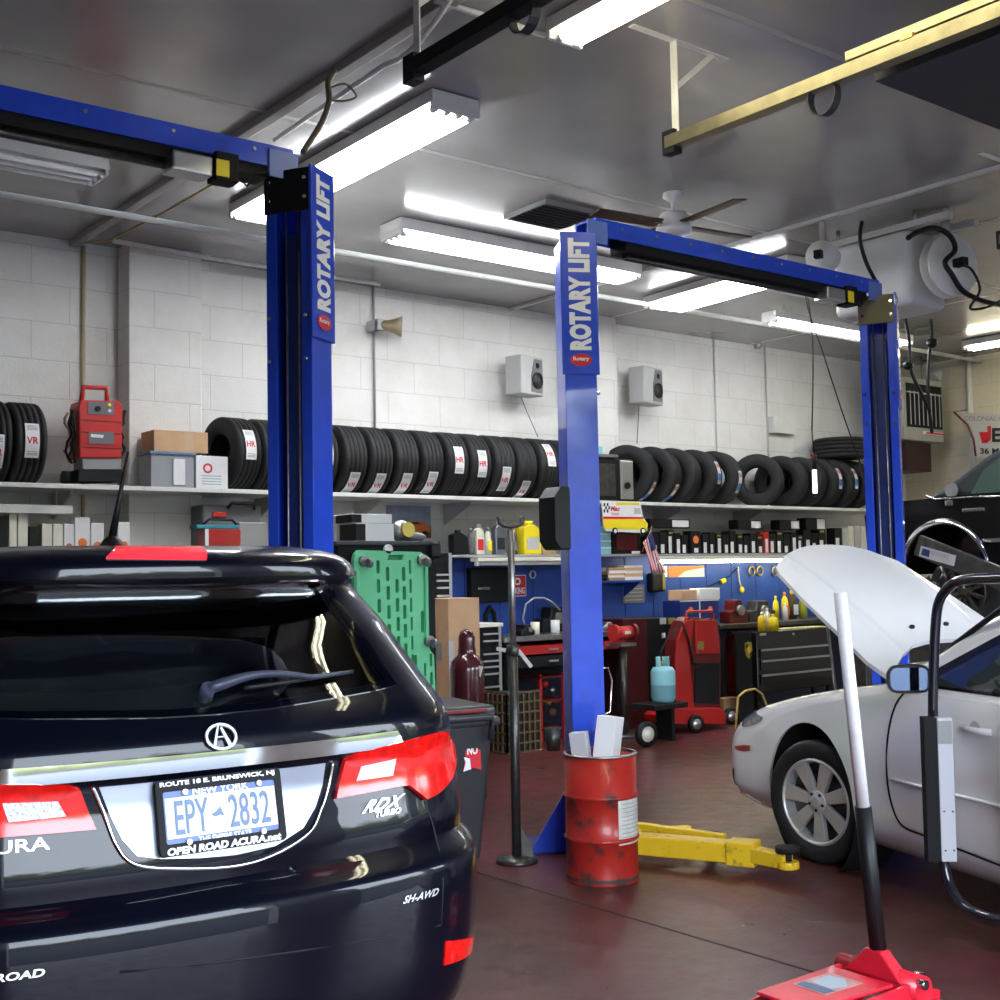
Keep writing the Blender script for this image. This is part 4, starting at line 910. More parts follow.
rp = [(rf[0].y, belt+.02), (rf[1].y, rf[1].z), (rf[2].y, rf[2].z+.005), (rf[2].y-1.4, rf[2].z+.02), (rf[2].y-2.2, belt+.02)]
MB().prism(rp, (BX+.12, 0, 0), Y, Z, X*1.6).build('vinyl_roof', mat('grey_vinyl', (.045, .05, .055), .7, bump=.3), bs, bevel=.04, seg=3)
wq = [P3(*q, BX+.115) for q in ((971, 494), (984, 470), (1000, 458))]
MB().prism([(wq[0].y, wq[0].z), (wq[1].y, wq[1].z), (wq[2].y, wq[2].z), (wq[2].y-.9, wq[2].z+.01), (wq[2].y-1.4, wq[0].z)], (BX+.118, 0, 0), Y, Z, -X*.012).build('side_window', mat('green_glass', (.10, .16, .13), .05, coat=1), bs)
sl = [P3(*q, BX-.005) for q in ((926, 496), (935, 499), (966, 497))]; MB().tube(sl, .009).build('roof_molding', 'chrome', bs)
sl = [P3(*q, BX-.005) for q in ((967, 497), (1000, 496))]; MB().tube([sl[0], sl[1], Vector((sl[1].x, sl[1].y-1.5, sl[1].z))], .008).build('belt_molding', 'chrome', bs)
q = P3(949, 503, BX-.01); MB().obox(q, (.02, .07, .05)).build('filler_badge', 'chrome', bs, bevel=.008)
q = P3(974, 510, BX-.015); MB().obox(q, (.03, .2, .035)).build('door_handle', 'chrome', bs, bevel=.01)
q = P3(1000, 540, BX-.01); MB().obox(q-Y*.8, (.02, 1.9, .03)).build('side_molding', 'chrome', bs)
q = P3(952, 490, BX+.1); MB().cyl(q, q-X*.012, .06, n=20).build('roof_medallion', 'mgrey', bs)
# its lift: runway beams and posts
ru = thing('car_ramp', (BX+.9, 5.2, 0), 'dark ramp lift with a labelled side arm carrying the black car', 'car lift')
rz_ = wc_z-.2-.325
a0, a1 = P3(914, 532, BX-.15), P3(1000, 590, BX-.15)
for xx in (BX+.0, BX+1.45): MB().box(xx, xx+.4, wc_y-3.6, wc_y+.7, rz_-.16, rz_).build('runway', 'dsteel', ru, bevel=.01)
for xx in (BX-.35, BX+2.2):
    for yy in (wc_y-3.4, wc_y+.55): MB().box(xx, xx+.14, yy, yy+.14, 0, 1.5).build('post', 'dsteel', ru, bevel=.006)
MB().box(BX-.3, BX+2.3, wc_y+.55, wc_y+.69, rz_-.3, rz_-.16).build('crossbeam', 'dsteel', ru); MB().box(BX-.3, BX+2.3, wc_y-3.4, wc_y-3.26, rz_-.3, rz_-.16).build('crossbeam', 'dsteel', ru)
b0, b1 = onx(918, 545, BX-.4), onx(1000, 578, BX-.4)
sa = MB().bar(b0, b1+(b1-b0)*.5, .05, .17).build('side_arm', 'dsteel', ru, bevel=.006)
l0, l1 = onx(920, 551, BX-.43), onx(955, 561, BX-.43); la = MB().bar(l0, l1, .006, .085).build('arm_label', 'lgrey', sa)
d = (l1-l0).normalized(); MB().bar(l0+d*.02, l0+d*.09, .01, .055).build('label_mark', mat('label_navy', (.02, .03, .15), .5), la)
text(MB(), 'ROTARY', l0+d*.11-X*.006-Z*.0, d*.16, Vector((0, 0, .03)), bold=.01).build('label_lettering', 'mgrey', la)
rng = random.Random(3)
for k in range(9):
    p = onx(918+rng.random()*55, 572+rng.random()*22, BX-.2); q = p+Vector((rng.uniform(-.1, .1), rng.uniform(-.15, .15), rng.uniform(-.1, .1)))
    m_ = rng.choice(['dsteel', 'steel', 'dred']); MB().tube([p, (p+q)/2+Z*.05, q], .014).build('linkage', m_, ru)

# ================================================================ things on the floor
# red drum with boxes in it
bf = onz(603, 888, 0); dr = .183; dd = Vector((bf.x, bf.y, 0)).normalized(); BC = bf+dd*dr
H_ = onp(603, 757, bf, dd).z
RD = mat('worn_red_drum', (.42, .022, .014), .35, dirt=((.05, .03, .025), .30), vscale=7, coat=.2)
drum = thing('red_drum', BC, 'battered red steel drum with white boxes sticking out, beside the middle blue column', 'drum')
pf = [(0, .012), (dr-.004, .012), (dr, .0), (dr+.004, .006), (dr, .02)]
for hz_ in (.24, .47): pf += [(dr, H_*hz_/.7-.012), (dr+.004, H_*hz_/.7-.009), (dr+.009, H_*hz_/.7-.003), (dr+.009, H_*hz_/.7+.003), (dr+.004, H_*hz_/.7+.009), (dr, H_*hz_/.7+.012)]
pf += [(dr, H_-.012), (dr-.008, H_-.012), (dr-.008, .03), (0, .03)]
MB().lathe(pf, BC, n=56).build('drum_body', RD, drum)
MB().lathe([(dr-.009, H_-.012), (dr+.005, H_-.012), (dr+.007, H_-.005), (dr+.003, H_), (dr-.008, H_)], BC, n=56).build('drum_rim', 'steel', drum)
MB().lathe([(dr+.001, .0), (dr+.0015, .035)], BC, n=56).build('rust_band', mat('drum_grime', (.06, .04, .035), .6, var=.5), drum)
la0 = math.atan2(-dd.y, -dd.x)
def dpt(u, v, off=.0016):
    # point of the drum wall behind a measured pixel
    d = ray(u, v); a = d.x**2+d.y**2; ox, oy = -BC.x, -BC.y; b = 2*(ox*d.x+oy*d.y); c_ = ox*ox+oy*oy-(dr+off)**2; q = max(0, b*b-4*a*c_); t = (-b-math.sqrt(q))/(2*a); return EYEP+d*t
a0 = dpt(618, 797); a1 = dpt(637.5, 800); ang = lambda p: math.atan2(p.y-BC.y, p.x-BC.x)
A0_, A1_ = ang(a0), ang(a1); z1, z0 = a0.z, dpt(618, 846).z
lf = lambda s, t, off=.0: Vector((BC.x+(dr+.0016+off)*math.cos(A0_+(A1_-A0_+.35)*s), BC.y+(dr+.0016+off)*math.sin(A0_+(A1_-A0_+.35)*s), z0+(z1-z0)*t))
lab = MB().grid(lf, [i/12 for i in range(13)], [0, 1]).build('paper_label', mat('aged_paper', (.62, .6, .55), .7, var=.15, vscale=30), drum, fix=False)
lt = MB()
for k in range(11): lt.grid(lambda s, t: lf(s, t, .0008), [.08+.8*i/8 for i in range(9)], [.06+.085*k, .075+.085*k])
lt.build('label_print', 'mgrey', lab, fix=False)
def obx(name, label, cat, c, size, rot, m, group=None, bevel=.002):
    o = MB().obox(c, size, rot).build(name, m, bevel=bevel); return solo(o, label, cat, group)
p = onp(590, 735, BC, dd)
obx('carton', 'tall white carton leaning out of the red drum', 'box', Vector((BC.x+.025, BC.y-.03, H_+.02)), (.19, .10, .32), (.12, .1, .6), 'paper')
obx('carton', 'grey-sided white carton at the left inside the red drum', 'box', Vector((BC.x-.085, BC.y+.045, H_-.02)), (.05, .09, .25), (-.1, -.05, .5), mat('greyish_card', (.6, .6, .62), .6))
# tall under-car support stand
sb_ = onz(517, 862, 0); st_ = thing('support_stand', sb_, 'tall dark support stand with a forked top and round base', 'stand')
MB().lathe([(0, .035), (.05, .035), (.11, .02), (.115, .0), (0, 0)], sb_, n=32).build('base', 'dsteel', st_)
MB().prism([(.02, .02), (.09, .02), (.085, .10), (.05, .14), (.02, .2)], sb_, RT, Z, Y*.015).build('base_web', 'dsteel', st_)
tp = onp(509, 522, sb_, FW); tz = tp.z; MB().cyl(sb_+Z*.03, sb_+Z*(tz*.62), .026, n=16).build('lower_tube', 'dsteel', st_)
MB().cyl(sb_+Z*(tz*.62), sb_+Z*(tz-.04), .019, n=16).build('upper_tube', 'steel', st_)
MB().cyl(sb_+Z*(tz*.62-.03), sb_+Z*(tz*.62+.03), .034, n=16).build('collar', 'dsteel', st_)
MB().bar(sb_+Z*(tz*.62+.0)-RT*.04, sb_+Z*(tz*.62+.01)-RT*.09, .02, .02).build('clamp_lever', 'steel', st_)
MB().bar(sb_+Z*(tz*.62)+RT*.03, sb_+Z*(tz*.62-.09)+RT*.10, .02, .02).build('clamp_handle', 'steel', st_)
MB().tube([sb_+Z*tz+RT*-.065+Z*.035, sb_+Z*(tz-.0)+RT*-.06, sb_+Z*(tz-.015)+RT*-.035, sb_+Z*(tz-.02), sb_+Z*(tz-.015)+RT*.035, sb_+Z*(tz-.0)+RT*.06, sb_+Z*tz+RT*.065+Z*.035], .013, 8).build('fork', 'dsteel', st_)
# black wheeled bin
bq = onz(466, 874, 0); bin_ = thing('wheeled_bin', bq, 'black wheeled rubbish bin with a torn red sticker, behind the SUV corner', 'bin')
ax_ = Vector((math.cos(R(-12)), math.sin(R(-12)), 0)); ay_ = Vector((-ax_.y, ax_.x, 0)); c0 = bq+ay_*.26-ax_*.10
zt_ = onp(468, 712, bq, ay_).z
MBb = MB(); w0_, w1_, d0_, d1_ = .21, .26, .22, .30
vs = [c0+ax_*sx*w+ay_*(sy*d)+Z*z for z, w, d in ((.05, w0_, d0_), (zt_-.05, w1_, d1_)) for sy in (-1, 1) for sx in (-1, 1)]
MBb.add(vs, [(0, 1, 3, 2), (4, 6, 7, 5), (0, 4, 5, 1), (2, 3, 7, 6), (0, 2, 6, 4), (1, 5, 7, 3)]); BK = mat('bin_plastic', (.035, .035, .04), .35, bump=.1)
MBb.build('bin_body', BK, bin_, bevel=.03, seg=3)
M_ = Matrix((ax_, ay_, Z)).transposed()
MB().obox(c0+Z*(zt_-.05), (.58, .66, .05), M=M_).build('bin_rim', BK, bin_, bevel=.02)
MB().obox(c0+Z*(zt_)+ay_*.02, (.56, .62, .06), M=M_).build('bin_lid', BK, bin_, bevel=.025, seg=3)
MB().tube([c0+ax_*-.2-ay_*.34+Z*(zt_-.14), c0+ax_*-.2-ay_*.36+Z*(zt_-.02), c0+ax_*.22-ay_*.36+Z*(zt_-.02), c0+ax_*.22-ay_*.34+Z*(zt_-.14)], .02).build('bin_handle', BK, bin_)
MB().obox(c0-ay_*.335+Z*(zt_+.012), (.4, .03, .02), M=M_).build('red_lid_edge', 'dred', bin_, bevel=.005)
for sg in (-1, 1): MB().cyl(c0+ax_*sg*.19+ay_*.2+Z*.1, c0+ax_*sg*.25+ay_*.2+Z*.1, .1, n=24).build('bin_wheel', 'black', bin_)
p = onp(469, 756, c0-ay_*.262, ay_); nrm = -ay_
stx = MB().prism([(-.045, -.07), (.02, -.06), (.06, -.075), (.055, .07), (-.035, .065), (-.03, .0)], p-ay_*.02, ax_, Z, -ay_*.002).build('torn_sticker', 'wred', bin_)
MB().prism([(-.045, -.075), (.0, -.065), (-.005, -.01), (-.04, .0), (-.03, -.03)], p-ay_*.0225, ax_, Z, -ay_*.001).build('sticker_tear', 'wwht', stx)
text(MB(), 'NO', p-ay_*.023+ax_*-.02+Z*.01, ax_*.06, Z*.045, bold=.03).build('sticker_lettering', 'wwht', stx)
# maroon gas cylinder
gz = 7.0; gq = ony(467, 660, gz); gq = Vector((gq.x, gz, 0)); k_ = (gq-EYEP).dot(FW)/FPX
gz_ = lambda v: onp(467, v, gq, FW).z
gc = thing('gas_cylinder', gq, 'dark maroon gas cylinder with a domed cap behind the black bin', 'gas cylinder')
rb = 17.5*k_; r2 = 8.5*k_
zz = [gz_(v) for v in (700, 670, 662, 656, 650, 638, 632, 630)]
MB().lathe([(0, 0), (rb, 0), (rb, zz[1]), (rb*.92, zz[2]), (rb*.6, zz[3]), (r2*.9, zz[3]+.02), (r2*.9, zz[4]-.02)], gq, n=36).build('bottle', 'maroon', gc)
MB().lathe([(r2*1.08, zz[4]-.03), (r2*1.08, zz[4]), (r2, zz[4]+.01), (r2, zz[5]), (r2*.75, zz[6]), (r2*.3, zz[7]), (0, zz[7]+.005)], gq, n=32).build('valve_cap', 'maroon', gc)
p = onp(479, 668, gq-FW*rb, FW); MB().obox(gq+RT*.088-FW*.08+Z*(zz[1]-.0), (.035, .01, .07), (0, .3, R(-60))).build('paper_tag', 'paper', gc)
# tall carton beside it
def boxpx(name, label, cat, u0, u1, vt, vb, y, depth, m, group=None, bevel=.004, z0=None, parts=None, build=True):
    um = (u0+u1)/2; a = ony(u0, (vt+vb)/2, y); b = ony(u1, (vt+vb)/2, y); zt = ony(um, vt, y).z; zb = ony(um, vb, y).z if z0 is None else z0
    o = MB().box(a.x, b.x, y, y+depth, zb, zt).build(name, m, bevel=bevel)
    solo(o, label, cat, group); o['_b'] = (a.x, b.x, y, depth, zb, zt); return o
def bnd(o):
    b = tuple(o['_b']); return b
cb = boxpx('tall_carton', 'tall brown cardboard carton beside the maroon cylinder', 'box', 449, 480, 598, 700, 8.05, .42, 'cardl', z0=0)
x0, x1, y_, d_, z0_, z1_ = bnd(cb)
MB().box(x0-.002, x0+.05, y_-.003, y_, z1_-.62, z1_-.34).build('packing_tape', mat('clear_tape', (.5, .5, .52), .25), cb)
MB().box(x0-.003, x0, y_+.1, y_+.3, z1_-.5, z1_-.36).build('printed_mark', 'mgrey', cb)
# black cover behind the creeper
cy = 6.75
cab_ = thing('black_cabinet', (ony(387, 600, cy).x, cy+.25, 0), 'tall black covered cabinet behind the green creeper', 'cabinet')
x0, x1 = ony(338, 600, cy).x, ony(436, 600, cy).x; zt_ = ony(387, 541, cy).z
MB().box(x0, x1, cy, cy+.5, 0, zt_-.02).build('cabinet_body', 'blackm', cab_, bevel=.015)
MB().box(x0-.02, x1+.03, cy-.02, cy+.52, zt_-.03, zt_).build('cabinet_top', mat('worn_black_top', (.05, .05, .055), .5), cab_, bevel=.008)
MB().box(x1-.06, x1+.02, cy-.05, cy-.0, zt_-.12, zt_-.01).build('cover_tie', 'black', cab_, bevel=.02)
CABT = zt_
# green creeper
yc_ = 6.62; cr_ = thing('mechanics_creeper', (ony(396, 600, yc_).x, yc_, 0), 'green plastic creeper with slots and casters, leaning on the black cabinet', 'creeper')
def cq(u, v): p = ony(u, v, yc_); return (p.x, p.z)
top, bot = 550, 697
z700 = cq(396, 697)[1]; zfl = .02
def outl():
    P = [cq(359, 550), cq(421, 552), cq(425, 556), cq(426.5, 563), cq(427, 640), cq(430, 650), cq(434, 655), cq(436, 700)]
    xl = cq(354, 600)[0]; xr = cq(437, 690)[0]
    P += [(xr+.01, zfl), (xl-.02, zfl), (xl-.0, cq(354, 660)[1]), cq(354, 560), cq(355.5, 554)]
    return P
def slot(u, v, h=14, w=3.6):
    a = cq(u-w/2, v-h/2); b = cq(u+w/2, v+h/2); cx, cz = (a[0]+b[0])/2, (a[1]+b[1])/2; return rrect(b[0]-a[0], a[1]-b[1], (b[0]-a[0])*.45, 3, cx, cz)[::-1]
hs = []
for u, vs_ in ((379, (567, 586, 606, 625, 645)), (388.5, (574, 593, 612, 631, 650, 668)), (397.5, (586, 605, 624, 643, 661, 680)), (404.5, (574, 593, 612, 631, 650, 668, 687)), (411, (567, 586, 605, 624, 643, 661, 680)), (414.8, (680,)), (423, (670, 688))):
    for v in vs_:
        if u == 414.8: continue
        w = 3.6 if u < 405 else (3 if u < 411 else 2.4)
        hs.append(slot(u+(v-600)*.03, v, 14, w))
hs += [slot(415.5, 662, 14, 3), slot(415.8, 681, 14, 3), slot(431, 660, 13, 3), slot(431.5, 679, 13, 3), slot(423.5, 669, 13, 3)]
hs.append([cq(389, 555), cq(404, 555), cq(402, 560), cq(387, 560)][::-1]); hs.append(slot(364.5, 624, 22, 6)); hs.append(slot(422.5, 622, 22, 3.6))
used_ = []; hs2 = []
for h in hs:
    bx = (min(p[0] for p in h), max(p[0] for p in h), min(p[1] for p in h), max(p[1] for p in h))
    if any(bx[0] < b[1] and bx[1] > b[0] and bx[2] < b[3] and bx[3] > b[2] for b in used_): continue
    used_.append(bx); hs2.append(h)
MB().prism(outl(), (0, yc_, 0), X, Z, Y*.035, holes=hs2).build('creeper_deck', 'green', cr_)
MB().box(cq(372, 600)[0], cq(432, 600)[0], yc_+.036, yc_+.05, .05, cq(396, 556)[1]).build('deck_ribs', 'dgreen', cr_)
MB().box(cq(355, 600)[0], cq(359, 600)[0], yc_-.02, yc_, .3, cq(355, 570)[1]).build('side_rail', 'green', cr_, bevel=.01)
MB().box(cq(424, 600)[0], cq(427, 600)[0], yc_-.02, yc_, cq(427, 640)[1], cq(427, 566)[1]).build('side_rail', 'green', cr_, bevel=.01)
for u, v in ((363, 561), (421, 560), (428, 641)):
    x_, z_ = cq(u, v); c_ = MB().cyl((x_, yc_, z_), (x_, yc_-.03, z_), .035, n=20).build('caster_plate', 'steel', cr_)
    MB().cyl((x_-.0, yc_-.055, z_-.015), (x_+.025, yc_-.055, z_-.015), .028, n=20).build('caster_wheel', 'grey', c_)
q_ = cq(389, 549); MB().cyl((q_[0], yc_+.02, q_[1]), (q_[0], yc_-.0, q_[1]), .03, n=20).build('hook_disc', 'paper', cr_)
# red floor jack
jh = onz(881, 962, .2); jf = onz(700, 1052, .1); ju = Vector((jf.x-jh.x, jf.y-jh.y, 0)).normalized(); js = Vector((-ju.y, ju.x, 0)); js = js if js.dot(RT) > 0 else -js
jo = Vector((jh.x, jh.y, 0)); Mj = Matrix((js, ju, Z)).transposed()
JR = mat('jack_red', (.66, .012, .03), .35, coat=.4, var=.15)
jk = thing('floor_jack', jo, 'red trolley jack with a long white and black handle in the foreground', 'jack')
def jp(s, f, z): return jo+js*s+ju*f+Z*z
for sg in (-1, 1):
    MB().prism([(-.12, .05), (-.12, .12), (.05, .17), (.35, .16), (.70, .11), (.72, .05), (.4, .04)], jp(sg*.14-.006, 0, 0), ju, Z, js*.012).build('side_plate', JR, jk, bevel=.002)
cv = MB().prism([(-.125, .10), (.125, .10), (.11, .5), (-.11, .5)], jp(0, 0, .165), js, ju, Z*.012+ju*.0).build('cover_plate', JR, jk, bevel=.004)
stk = MB().prism([(-.08, .17), (.06, .17), (.06, .36), (-.08, .36)], jp(0, 0, .178), js, ju, Z*.001).build('sticker', mat('faded_sticker', (.45, .22, .2), .4, var=.3, vscale=20), cv)
MB().prism([(-.06, .2), (.0, .19), (.05, .24), (.03, .30), (-.05, .3)], jp(0, 0, .1795), js, ju, Z*.001).build('sticker_print', mat('sticker_grey_blue', (.35, .42, .48), .4), stk)
MB().prism([(-.07, .31), (.055, .305), (.05, .35), (-.07, .35)], jp(0, 0, .1795), js, ju, Z*.001).build('sticker_print', mat('sticker_navy', (.05, .1, .2), .4), stk)
MB().cyl(jp(-.17, 0, .15), jp(.17, 0, .15), .045, n=20).build('handle_yoke', JR, jk)
jb = jp(0, 0, .13); jt = EYEP+ray(840, 592)*4.22; jv = (jt-jb).normalized()
MB().add([jp(-.12, -.03, .14), jp(.12, -.03, .14), jp(.12, .05, .16), jp(-.12, .05, .16), jb+jv*.12-js*.03-ju*.02, jb+jv*.12+js*.03-ju*.02, jb+jv*.12+js*.03+ju*.03, jb+jv*.12-js*.03+ju*.03], [(0, 1, 5, 4), (1, 2, 6, 5), (2, 3, 7, 6), (3, 0, 4, 7), (4, 5, 6, 7), (3, 2, 1, 0)]).build('handle_socket', JR, jk, bevel=.006)
jm_ = onp(868, 806, jb, FW); kx = (jm_-jb).length/(jt-jb).length
WH = mat('scuffed_white_handle', (.72, .70, .72), .4, var=.12, vscale=14)
hdl = MB().cyl(jb+jv*.09, jb+(jt-jb)*kx, .029, n=24).build('handle_sleeve', 'black', jk)
MB().cyl(jb+(jt-jb)*kx, jt, .0225, n=24).build('handle_tube', WH, jk)
for s_, f_, z_ in ((.165, .02, .175), (.165, .14, .12), (.165, -.07, .09), (.1, -.05, .17)): MB().cyl(jp(s_, f_, z_), jp(s_+.03, f_, z_), .018, n=6).build('bolt', 'chrome', jk)
for sg in (-1, 1):
    MB().cyl(jp(sg*.155-.02, -.06, .05), jp(sg*.155+.02, -.06, .05), .05, n=24).build('caster', 'steel', jk); MB().cyl(jp(sg*.12-.03, .66, .05), jp(sg*.12+.03, .66, .05), .05, n=24).build('front_wheel', 'steel', jk)
MB().bar(jp(0, .15, .12), jp(0, .66, .15), .09, .05).build('lift_arm', JR, jk, bevel=.005); MB().cyl(jp(0, .66, .16), jp(0, .66, .19), .06, n=24).build('saddle', 'dsteel', jk)
# bent black tube frame with a grey bar
tq0 = onz(954, 903, .03); tq1 = onz(1000, 926, .03); tn = LT2
fr_o = Vector((tq0.x, tq0.y, 0)); tf = thing('tube_rack', fr_o, 'bent black tube frame with a grey and black upright bar before the white car door', 'rack')
tp_ = lambda u, v: onp(u, v, O2-LT2*.17, LT2)
# the whole frame stands nearer than the door: bring the plane forward along the floor
pts = [tp_(*q) for q in ((1060, 576), (1000, 578), (972, 579), (956, 582), (946, 590), (939, 602), (936, 620), (934, 660), (933, 720), (936, 760), (940, 820), (943, 850), (945, 868), (949, 884), (957, 899), (968, 909), (984, 916), (1000, 920), (1050, 925))]
off_ = .035-min(p.z for p in pts)
kt = (pts[8]-EYEP).dot(FW)/FPX
MB().tube(smooth(pts, 4), 5.0*kt, 12).build('bent_tube', mat('black_tube', (.012, .012, .02), .18, coat=.6), tf)
tn2 = O2-LT2*.27; u0, u1 = onp(930, 718, tn2, LT2), onp(935, 862, tn2, LT2); dv = (u0-u1).normalized()
ub = u1
sd_ = RT; bw = 13*kt
MB().prism([(0, 0), (bw, 0), (bw, bw*.9), (0, bw*.9)], u1-RT*bw*.5, sd_, FW, (u0-u1)).build('bar_channel', 'blackm', tf, bevel=.003)
MB().prism([(0, 0), (15*kt, 0), (15*kt, bw*.7), (0, bw*.7)], u1+RT*bw*.52, sd_, FW, (u0-u1)).build('bar_cover', mat('grey_cover', (.55, .55, .60), .35), tf, bevel=.004)
MB().prism([(.002, -.0015), (15*kt-.004, -.0015), (15*kt-.004, 0), (.002, 0)], u1+RT*bw*.52+dv*((u0-u1).length*.82), sd_, FW, (u0-u1)*.16).build('bar_label', 'mgrey', tf)
for a_ in (.08, .35):
    for s_ in (.25, .8): MB().cyl(u1+RT*(bw*.52+15*kt*s_)+dv*(u0-u1).length*a_, u1+RT*(bw*.52+15*kt*s_)+dv*(u0-u1).length*a_-FW*.004, .004, n=8).build('rivet', 'dsteel', tf)
wc_ = tp_(1042, 790); MB().prism(circ(46*kt, 48, ry=95*kt), wc_, -FW2, Z, LT2*.03).build('rounded_panel', 'wwht', tf, bevel=.008)

for k in (0, 1):
    q = pts[-1]-FW2*(.0+.5*k)+LT2*.0; MB().cyl((q.x, q.y, .05), (q.x, q.y, q.z), .02, n=12).cyl((q.x-.02, q.y, .05), (q.x+.02, q.y, .05), .05, n=20).build('caster', 'black', tf)
MB().cyl(pts[-1], pts[-1]-FW2*.55, 5*kt, n=12).build('lower_rail', 'black', tf)

# ================================================================ upper shelf: charger, cartons, battery
cy_ = 9.2
rc_ = thing('battery_charger', (ony(100, 480, cy_).x, cy_+.1, SHZ), 'red wheeled battery charger cabinet with a top handle on the upper shelf', 'battery charger')
def q9(u, v, y=cy_): p = ony(u, v, y); return (p.x, p.z)
def poly9(pts, y, d, name, m, par, bevel=0):
    return MB().prism([q9(u, v, y) for u, v in pts], (0, y, 0), X, Z, Y*d).build(name, m, par, bevel=bevel)
cbd = poly9([(81, 400), (120, 401), (123, 407), (122, 458), (80, 458), (79, 406)], cy_, .22, 'charger_body', 'red', rc_, .01)
for v in (421, 433, 448): MB().box(q9(80, 0)[0], q9(122, 0)[0], cy_-.004, cy_, q9(100, v)[1]-.004, q9(100, v)[1]+.004).build('body_groove', 'dred', cbd)
MB().tube([Vector((*[q9(84, 401)[0]], cy_+.06, q9(84, 401)[1])), Vector((q9(86, 386)[0], cy_+.06, q9(86, 386)[1])), Vector((q9(109, 387)[0], cy_+.06, q9(109, 387)[1])), Vector((q9(110, 401)[0], cy_+.06, q9(110, 401)[1]))], .02, 8).build('carry_handle', 'red', rc_)
pn_ = poly9([(88, 402), (114, 402), (114, 415), (88, 414)], cy_-.008, .006, 'control_panel', 'grey', cbd)
x_, z_ = q9(97, 409); MB().cyl((x_, cy_-.008, z_), (x_, cy_-.03, z_), .02, n=16).build('selector_knob', 'black', pn_)
for v, m in ((405, 'ypl'), (411, 'wwht')):
    x_, z_ = q9(109, v); MB().cyl((x_, cy_-.008, z_), (x_, cy_-.016, z_), .013, n=14).build('indicator', m, pn_)
bp2 = poly9([(89, 432), (114, 432), (114, 444), (89, 444)], cy_-.008, .006, 'brand_plate', 'grey', cbd)
MB().prism([q9(*p, cy_-.01) for p in ((91, 434), (104, 435), (103, 438), (91, 437))], (0, cy_-.01, 0), X, Z, Y*.001).build('plate_print', 'wwht', bp2)
poly9([(82, 458), (122, 458), (121, 470), (83, 470)], cy_+.02, .2, 'lower_tray', 'mgrey', rc_, .005); poly9([(78, 469), (123, 469), (123, 481.5), (78, 481.5)], cy_+.0, .24, 'base_tray', 'black', rc_, .01)
for u0, dx in ((77, -1), (124, 1)):
    a = MB()
    rg_ = random.Random(u0)
    for k in range(4):
        P = []
        for j in range(9):
            x_, z_ = q9(u0+dx*rg_.uniform(-1, 4)+dx*2*math.sin(j*1.3), 408+rg_.uniform(0, 3)+j*6.5); P.append((x_, cy_+.05+.04*k, z_))
        MB().tube(P, .009, 6).build('coiled_cable', 'black' if k < 3 else mat('tan_cable', (.45, .33, .12), .5), rc_)
for u in (72, 128): x_, z_ = q9(u, 474); MB().cyl((x_-.02, cy_+.15, SHZ+.06), (x_+.02, cy_+.15, SHZ+.06), .058, n=20).build('wheel', 'black', rc_) if u == 72 else None
boxpx('carton', 'white and grey carton with a round red mark on the upper shelf', 'box', 196, 228, 456, 486, 9.13, .22, 'paper', z0=SHZ+.001)
def child(par, mb, name, m, **k): return mb.build(name, m, par, **k)
wc9 = SC.objects[[o.name for o in SC.objects if o.get('label', '').startswith('white and grey carton with a round')][0]]
x0, x1, y_, d_, z0_, z1_ = bnd(wc9)
child(wc9, MB().prism(circ(.04, 20, x0+.1, z1_-.1), (0, y_, 0), X, Z, -Y*.0015, holes=[circ(.025, 20, x0+.1, z1_-.1)[::-1]]), 'round_mark', 'wred')
for k in range(4): child(wc9, MB().box(x0+.05, x1-.06, y_-.001, y_, z0_+.03+.022*k, z0_+.038+.022*k), 'print_line', mat('print_grey_blue', (.35, .42, .5), .6))
wb = boxpx('plastic_tote', 'clear plastic tote with a blue grey lid under the brown carton', 'tote', 151, 194, 455, 486, 9.13, .24, mat('cloudy_plastic', (.32, .33, .36), .3), z0=SHZ+.001)
x0, x1, y_, d_, z0_, z1_ = bnd(wb); child(wb, MB().box(x0-.015, x1+.015, y_-.015, y_+d_+.01, z1_, z1_+.025), 'lid', mat('slate_blue', (.12, .2, .35), .4), bevel=.006)
child(wb, MB().box(x0+(x1-x0)*.5, x0+(x1-x0)*.78, y_-.012, y_, z0_+.02, z1_-.03), 'bright_label', 'paper')
LID = z1_+.025
bb2 = boxpx('carton', 'taped brown cardboard carton on top of the plastic tote', 'box', 154, 208, 431, 452, 9.14, .26, 'cardl', z0=LID+.001)
x0, x1, y_, d_, z0_, z1_ = bnd(bb2); child(bb2, MB().box(x0+(x1-x0)*.55, x0+(x1-x0)*.72, y_-.002, y_, z0_, z1_), 'packing_tape', mat('tan_tape', (.6, .42, .25), .3))
# battery pack/crate by the middle column
ba = boxpx('battery_booster', 'black and silver battery pack on the upper shelf right of the middle blue column', 'battery', 594, 632, 458, 499, 9.12, .28, 'black', z0=SHZ+.001, bevel=.012)
x0, x1, y_, d_, z0_, z1_ = bnd(ba)
child(ba, MB().box(x0+(x1-x0)*.68, x1+.01, y_-.01, y_+.1, z0_+.02, z1_-.02), 'silver_panel', 'alu', bevel=.006)
child(ba, MB().cyl((x0+(x1-x0)*.84, y_-.01, z0_+.16), (x0+(x1-x0)*.84, y_-.03, z0_+.16), .035, n=20), 'dial', 'black')
child(ba, MB().box(x0-.0, x0+(x1-x0)*.62, y_-.02, y_+.2, z1_, z1_+.035), 'top_handle', 'grey', bevel=.01)
child(ba, MB().box(x0+.02, x0+(x1-x0)*.55, y_-.006, y_, z0_+.05, z1_-.06), 'grille', 'dsteel')
boxpx('small_carton', 'small light blue carton on top of the battery pack', 'box', 592, 603, 446, 455, 9.2, .1, 'lblue', z0=z1_+.036)
